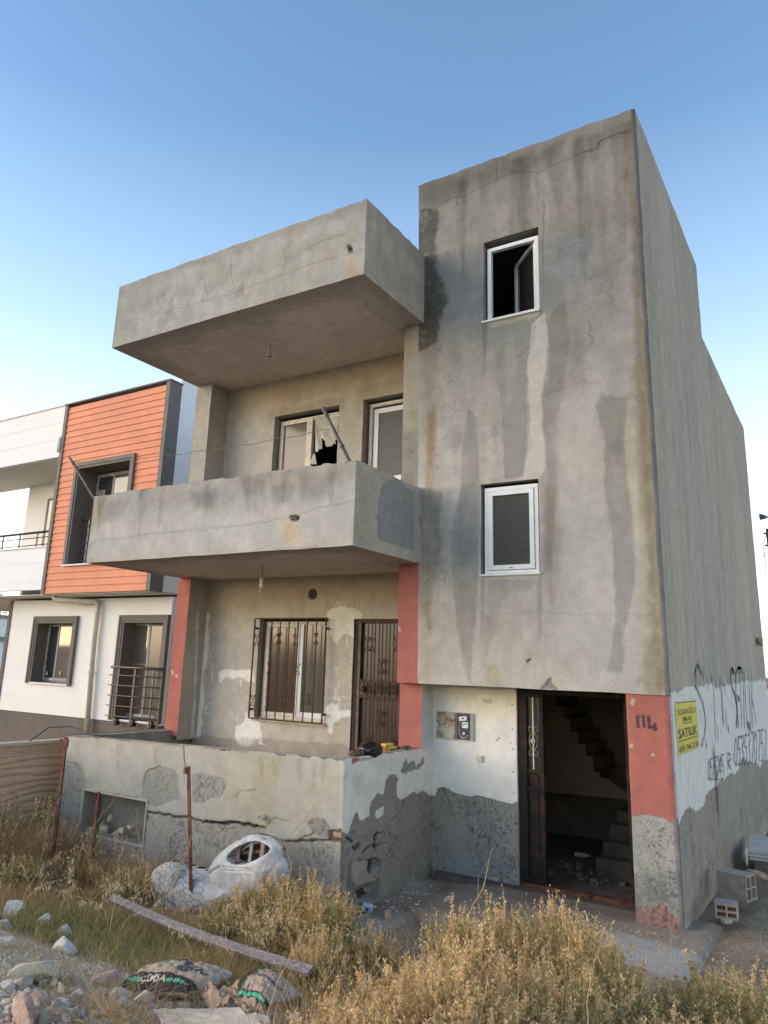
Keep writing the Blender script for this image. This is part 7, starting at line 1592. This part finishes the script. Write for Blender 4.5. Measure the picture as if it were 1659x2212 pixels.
# ---------------- grass
def grass():
    global RN; RN = np.random.RandomState(31); g = VG()
    def patch(n, fx, hmin, hmax, c1, c2, lean=.35, w=(.003, .006), K=4):
        x, y = fx(n); z = gz(x, y)-.01; b_ = np.stack([x, y, z], 1); h = RN.uniform(hmin, hmax, n); d = norm(np.concatenate([RN.normal(size=(n, 2))*lean, np.ones((n, 1))], 1)); bend = np.concatenate([RN.normal(size=(n, 2))*.5, -np.abs(RN.normal(size=(n, 1)))*.35], 1)
        t = np.linspace(0, 1, K)[None, :, None]; p = b_[:, None]+d[:, None]*h[:, None, None]*t+bend[:, None]*h[:, None, None]*t**2*.5
        g.strips(p, RN.uniform(*w, n), cmix(c1, c2, RN.rand(n), .18))
    U = lambda x0, x1, y0, y1: (lambda n: (RN.uniform(x0, x1, n), RN.uniform(y0, y1, n)))
    N_ = lambda cx, cy, sx_, sy_: (lambda n: (RN.normal(cx, sx_, n), RN.normal(cy, sy_, n)))
    patch(10000, U(-4.9, -3.4, -3.8, -1.5), .12, .50, BROWN, GOLD, .35); patch(8000, U(-3.4, -2.0, -3.8, -1.5), .08, .26, BROWN, GOLD, .4); patch(5000, U(-4.9, -3.4, -2.9, -1.4), .5, .95, BROWN, GOLD, .25); patch(4500, U(-3.6, -1.6, -2.2, -1.5), .25, .55, BROWN, GOLD, .3); patch(9000, U(-2.4, .3, -3.5, -1.5), .05, .17, BROWN, STRAW, .45)
    patch(12000, U(-3.0, .8, -4.2, -2.9), .05, .16, GREEN, STRAW, .5); patch(5000, U(-1.6, .9, -4.1, -3.1), .05, .15, GREEN, OLIVE, .55)
    patch(8000, U(.2, 2.2, -4.1, -2.3), .08, .30, BROWN, STRAW, .5); patch(3000, N_(-.1, -4.6, .9, .25), .04, .14, OLIVE, STRAW, .6, (.002, .004))
    patch(9000, U(3.0, 4.6, -5.5, -1.0), .06, .24, OLIVE, STRAW, .5); patch(7000, U(1.8, 3.3, -6.0, -3.2), .15, .42, STRAW, GOLD, .35, (.002, .004)); patch(900, U(2.0, 3.2, -5.4, -3.4), .45, .80, BROWN, PALE, .3, (.003, .005)); patch(500, U(2.1, 3.1, -5.0, -3.4), .4, .75, BROWN, BROWN, .35, (.003, .005)); patch(2500, U(3.0, 5.2, -1, 5), .03, .14, BROWN, STRAW, .6)
    patch(3500, U(-12, -5.2, -4, 1.5), .1, .5, BROWN, GOLD, .4); patch(2500, U(-4.8, -2.5, -5.5, -3.8), .1, .4, OLIVE, STRAW, .4)
    patch(900, U(.9, 2.0, -.95, -.7), .03, .12, BROWN, STRAW, .7, (.002, .003)); patch(260, N_(1.3, .1, .12, .1), .06, .2, BROWN, BROWN, .8, (.002, .003))
    patch(700, N_(.9, -4.9, .35, .1), .2, .5, BROWN, STRAW, 1.6, (.002, .004))
    return g.mesh('grass')
tag(link('dry_grass', grass(), m_veg), kind='stuff')
def oats():
    global RN; RN = np.random.RandomState(41); g = VG(); out = []
    spots = [(-1.0, -3.3, .35, .3, 34), (-2.4, -2.9, .6, .35, 26), (.4, -3.0, .4, .25, 22), (2.9, -5.2, .45, .35, 60), (.9, -3.8, .3, .2, 10), (3.6, -4.6, .3, .4, 10), (-3.6, -2.8, .6, .3, 16)]
    for cx, cy, sx_, sy_, n in spots:
        x = RN.normal(cx, sx_, n); y = RN.normal(cy, sy_, n); b_ = np.stack([x, y, gz(x, y)], 1); h = RN.uniform(.35, .62, n)*(.8 if cx > 2 else 1); d = norm(np.concatenate([RN.normal(size=(n, 2))*.25, np.ones((n, 1))], 1)); bend = np.concatenate([RN.normal(size=(n, 2))*.35, -np.abs(RN.normal(size=(n, 1)))*.25], 1)
        K = 7; t = np.linspace(0, 1, K)[None, :, None]; p = b_[:, None]+d[:, None]*h[:, None, None]*t+bend[:, None]*h[:, None, None]*t**2.5; g.strips(p, RN.uniform(.0025, .004, n), cmix(STRAW, GOLD, RN.rand(n)), False)
        m = n*13; j = np.repeat(np.arange(n), 13); f = RN.uniform(.62, 1, m); i0 = np.minimum((f*(K-1)).astype(int), K-2); fr_ = f*(K-1)-i0; q = p[j, i0]*(1-fr_)[:, None]+p[j, i0+1]*fr_[:, None]
        dr = norm(np.concatenate([RN.normal(size=(m, 2)), -.2+RN.normal(size=(m, 1))*.3], 1)); e = q+dr*RN.uniform(.008, .035, m)[:, None]; g.strips(np.stack([q, e], 1), np.full(m, .0012), cmix(GOLD, PALE, RN.rand(m)))
        dn = norm(dr*.35+np.array([0, 0, -1])+RN.normal(size=(m, 3))*.2)
        for k in range(2): g.leaves(e, norm(dn+RN.normal(size=(m, 3))*.12), RN.uniform(.018, .03, m), RN.uniform(.004, .006, m), cmix(PALE, (.75, .68, .55), RN.rand(m), .08))
    return g.mesh('oats')
tag(link('wild_oats', oats(), m_veg), kind='stuff')
# tall bare stalks that stand out one by one
def stalk(pts, label, seed, w=.0042, buds=True):
    rs = np.random.RandomState(seed); g = VG(); global RN; RN = rs; V = np.array([P(a, c, y=y) for a, c, y in pts]); V = V
    K = 14; s_ = np.linspace(0, len(V)-1, K); i = np.minimum(s_.astype(int), len(V)-2); f = (s_-i)[:, None]; p = V[i]*(1-f)+V[i+1]*f+rs.normal(size=(K, 3))*.006
    b_ = MB().tube(p, [w*(1-.6*k/K) for k in range(K)], 5)
    for k in range(3, K-1, 1):
        if rs.rand() < .75:
            d = norm(rs.normal(size=3)+np.array([0, 0, .8])); L = rs.uniform(.03, .11); b_.tube([p[k], p[k]+d*L*.6, p[k]+d*L+np.array([0, 0, .01])], [.002, .0016, .001], 4); e = p[k]+d*L
            b_.tube([e, e+d*.010], [.004, .002], 5)
    return tag(b_.build('dry_stalk', m_stalk), label, 'stalk')
m_stalk = M('straw_stem', (.40, .29, .15), .8, .25, 20, .2, 60)
stalk([(1000, 2050, -3.2), (1020, 1960, -3.1), (1050, 1900, -3.0), (1064, 1830, -2.9)], 'tall thin bare stalk rising before the grey wall left of the doorway', 1)
stalk([(590, 1880, -2.2), (560, 1900, -2.2), (600, 1830, -2.1), (640, 1790, -2.1), (690, 1730, -2.0)][1:], 'long stalk slanting right above the armchair', 2, .004)
stalk([(590, 1870, -2.0), (625, 1830, -2.0), (690, 1745, -1.95)], 'thin stalk leaning right beside the drain stub', 3, .004)
stalk([(340, 1960, -2.5), (322, 1900, -2.5), (300, 1820, -2.5), (293, 1745, -2.45)], 'curving stalk right of the vent opening', 4, .004)
stalk([(150, 1900, -2.6), (190, 1800, -2.5), (245, 1730, -2.4), (265, 1700, -2.4)], 'slanting straw stalk in front of the vent opening', 5, .0035)
stalk([(60, 1950, -2.8), (90, 1850, -2.8), (110, 1760, -2.7), (150, 1690, -2.6)], 'tall stalk leaning across the leftmost post', 6, .0035)
stalk([(380, 1900, -2.4), (402, 1850, -2.35), (425, 1760, -2.3), (440, 1680, -2.3)][:3], 'stalk rising beside the post before the armchair', 7, .004)
stalk([(1360, 2180, -3.6), (1400, 2110, -3.4), (1440, 2060, -3.2), (1458, 2010, -3.1)], 'branched stalk over the pale slab at the door', 8, .0025)
stalk([(1270, 2212, -4.5), (1275, 2120, -4.4), (1290, 2050, -4.3), (1310, 1990, -4.2)], 'reddish stalk at the right end of the golden thicket', 9, .003)

# ================================================================== FAR BACKGROUND
hp = []; n = 90
def hills():
    V = []; F = []
    for j, (r_, h) in enumerate(((260, 0), (300, 1), (420, .0))):
        for i in range(n+1):
            a = 2*math.pi*i/n; hh = 7+6*float(fbm(np.array([i*.22]), np.array([1.]), 600, 4)[0]+.6); V.append((r_*math.sin(a), r_*math.cos(a), -3+h*hh))
    for j in range(2):
        for i in range(n): a = j*(n+1)+i; F.append((a, a+1, a+n+2, a+n+1))
    me = bpy.data.meshes.new('hills'); me.from_pydata(V, [], F); return link('hills', me, M('hazy_hill', (.30, .27, .25), 1, .12, .05))
tag(hills(), kind='structure')
def tree(x, y, h, w_, label, seed, col=OLIVE):
    global RN; RN = np.random.RandomState(seed); t = thing('tree', label, 'tree', loc=(x, y, gnd(x, y)-.1)); b_ = MB(); b_.tube([(0, 0, 0), (.05*h, 0, h*.3), (0, .03*h, h*.6)], [.035*h, .028*h, .012*h], 7)
    for k in range(6): a = RN.rand()*6.28; b_.tube([(.03*h, 0, h*(.25+.05*k)), (math.cos(a)*w_*.3, math.sin(a)*w_*.3, h*(.5+.05*k))], [.014*h, .006*h], 5)
    b_.build('trunk', m_bark, t); g = VG(); nc = 26; c = RN.normal(size=(nc, 3))*np.array([w_*.26, w_*.26, h*.17])+np.array([0, 0, h*.68]); N = 5200; j = RN.randint(0, nc, N); r_ = RN.uniform(.10, .17, nc)*w_
    p = c[j]+norm(RN.normal(size=(N, 3)))*(r_[j]*RN.rand(N)**.4)[:, None]; g.leaves(p, norm(RN.normal(size=(N, 3))), RN.uniform(.05, .10, N)*w_*.35, RN.uniform(.03, .05, N)*w_*.35, cmix(col, GREEN, RN.rand(nc)[j], .25)); link('crown', g.mesh('crown'), m_veg, t); return t
m_bark = M('bark', (.14, .10, .075), .9, .25, 9, .6, 40)
tree(-27, 9.5, 3.6, 3.4, 'olive tree at the far left seen past the corner of the white house', 1); tree(-33, 14, 5.5, 5, 'larger tree farther off at the left edge of the picture', 2)
tree(3.5, 26, 2.2, 3.2, 'low dark tree behind the side wall at the right edge', 3); tree(6.5, 34, 3.5, 4, 'rounded tree beyond the right edge near the white building', 4)
def simple_house(name, label, x, y, w_, d_, h, wins, mat, roofm, ang=0, arch=False):
    t = thing(name, label, 'house', loc=(x, y, gnd(x, y)-.2)); t.rotation_euler = (0, 0, ang)
    MB().box(-w_/2, w_/2, 0, d_, 0, h).build('wall', mat, t); MB().box(-w_/2-.25, w_/2+.25, -.3, d_+.3, h, h+.25).build('roof', roofm, t)
    for (a, c, u, v) in wins:
        f_ = MB().box(a, c, -.03, .0-.002, u, v).build('window', m_greyframe, t); MB().box(a+.08, c-.08, -.05, -.032, u+.08, v-.08).build('pane', m_glassdk, f_)
        MB().box(a-.05, c+.05, -.10, -.002, u-.12, u-.02).build('sill', m_nw, f_)
    return t
m_tile = M('grey_blue_roof', (.22, .22, .24), .9, .2, 2, .3, 6)
simple_house('distant_house', 'long white house with a grey roof far behind at the right edge', 4.2, 30, 7, 6, 3.0, [(-3.2, -2.7, 1.1, 2.1), (-1.6, -.8, 1.1, 2.1), (.6, 1.4, 1.1, 2.1)], m_nw, m_tile)
simple_house('distant_house', 'pale stepped apartment house far off at the left edge', -62, 27, 9, 8, 5.2, [(-3.5, -2.4, 1.2, 2.4), (-1, .1, 1.2, 2.4), (1.6, 2.7, 1.2, 2.4), (-1, .1, 3.6, 4.6), (1.6, 2.7, 3.6, 4.6)], m_nwg, m_tile)
simple_house('distant_house', 'low grey-roofed house below the stepped apartment house', -48, 17, 9, 6, 3.0, [(-3, -2, 1, 2), (0, 1, 1, 2)], m_nw, m_tile, .3)
# transformer pole: its arm and box just reach into the frame
pt = thing('utility_pole', 'dark utility pole with lamp arm and transformer box, just outside the right edge', 'pole', loc=(0, 0, 0)); PY = 14
qa = P(1645, 1115, y=PY); qb = P(1652, 1148, y=PY); px_ = P(1740, 1100, y=PY)[0]
MB().tube([(px_, PY, -1), (px_, PY, 8.2)], [.14, .09], 10).build('pole_shaft', M('tarred_wood', (.09, .075, .06), .9, .2, 8), pt)
MB().tube([(px_, PY, qa[2]+.25), ((px_+qa[0])/2+.05, PY, qa[2]+.22), (qa[0]+.14, PY, qa[2]-.03), (qa[0]+.05, PY, qa[2]-.05)], .022, 8).build('arm', m_black, pt, True)
MB().hexa([(qa[0]-.05, PY-.08, qa[2]-.09), (qa[0]+.10, PY-.08, qa[2]-.06), (qa[0]+.10, PY+.08, qa[2]-.06), (qa[0]-.05, PY+.08, qa[2]-.09), (qa[0]-.05, PY-.08, qa[2]+.06), (qa[0]+.10, PY-.08, qa[2]+.01), (qa[0]+.10, PY+.08, qa[2]+.01), (qa[0]-.05, PY+.08, qa[2]+.06)]).build('floodlight', M('teal_black_lamp', (.03, .05, .065), .5), pt)
MB().box(qb[0]+.04, px_-.1, PY-.2, PY+.2, qb[2]-.42, qb[2]+.04).box(qb[0]-.03, qb[0]+.1, PY-.05, PY, qb[2]-.40, qb[2]-.36).box(qb[0]-.03, qb[0]+.1, PY-.05, PY, qb[2]-.08, qb[2]-.04).build('transformer_box', M('dark_box', (.04, .035, .035), .6), pt)
MB().tube([(qb[0]+.04, PY-.1, qb[2]-.1), (qb[0]-.06, PY-.1, qb[2]-.35), (qb[0]-.04, PY-.1, qb[2]-.75), (qb[0]-.07, PY-.1, qb[2]-1.1)], .009, 5).tube([(qb[0]-.04, PY-.1, qb[2]-.6), (qb[0]-.14, PY-.1, qb[2]-.9)], .007, 5).build('loose_cable', m_black, pt)
for i, z_ in enumerate((3.6, 3.35)):
    tag(MB().tube([(-2, 22, z_+.3), (3, 22, z_), (9, 22, z_+.25)], .012, 5).build('overhead_wire', m_black), ['upper', 'lower'][i]+' of the two thin wires crossing the sky at the right edge', 'wire')
q = P(1641, 1385, x=W+.05); b = tag(blob('hanging_rag', (W+.06, q[1], q[2]), (.05, .16, .10), M('yellowish_rag', (.42, .36, .24), .9, .3, 20), 44, 3, .45, 3, ridge=1), 'tattered yellowish rag hanging at the far end of the side wall', 'rag')
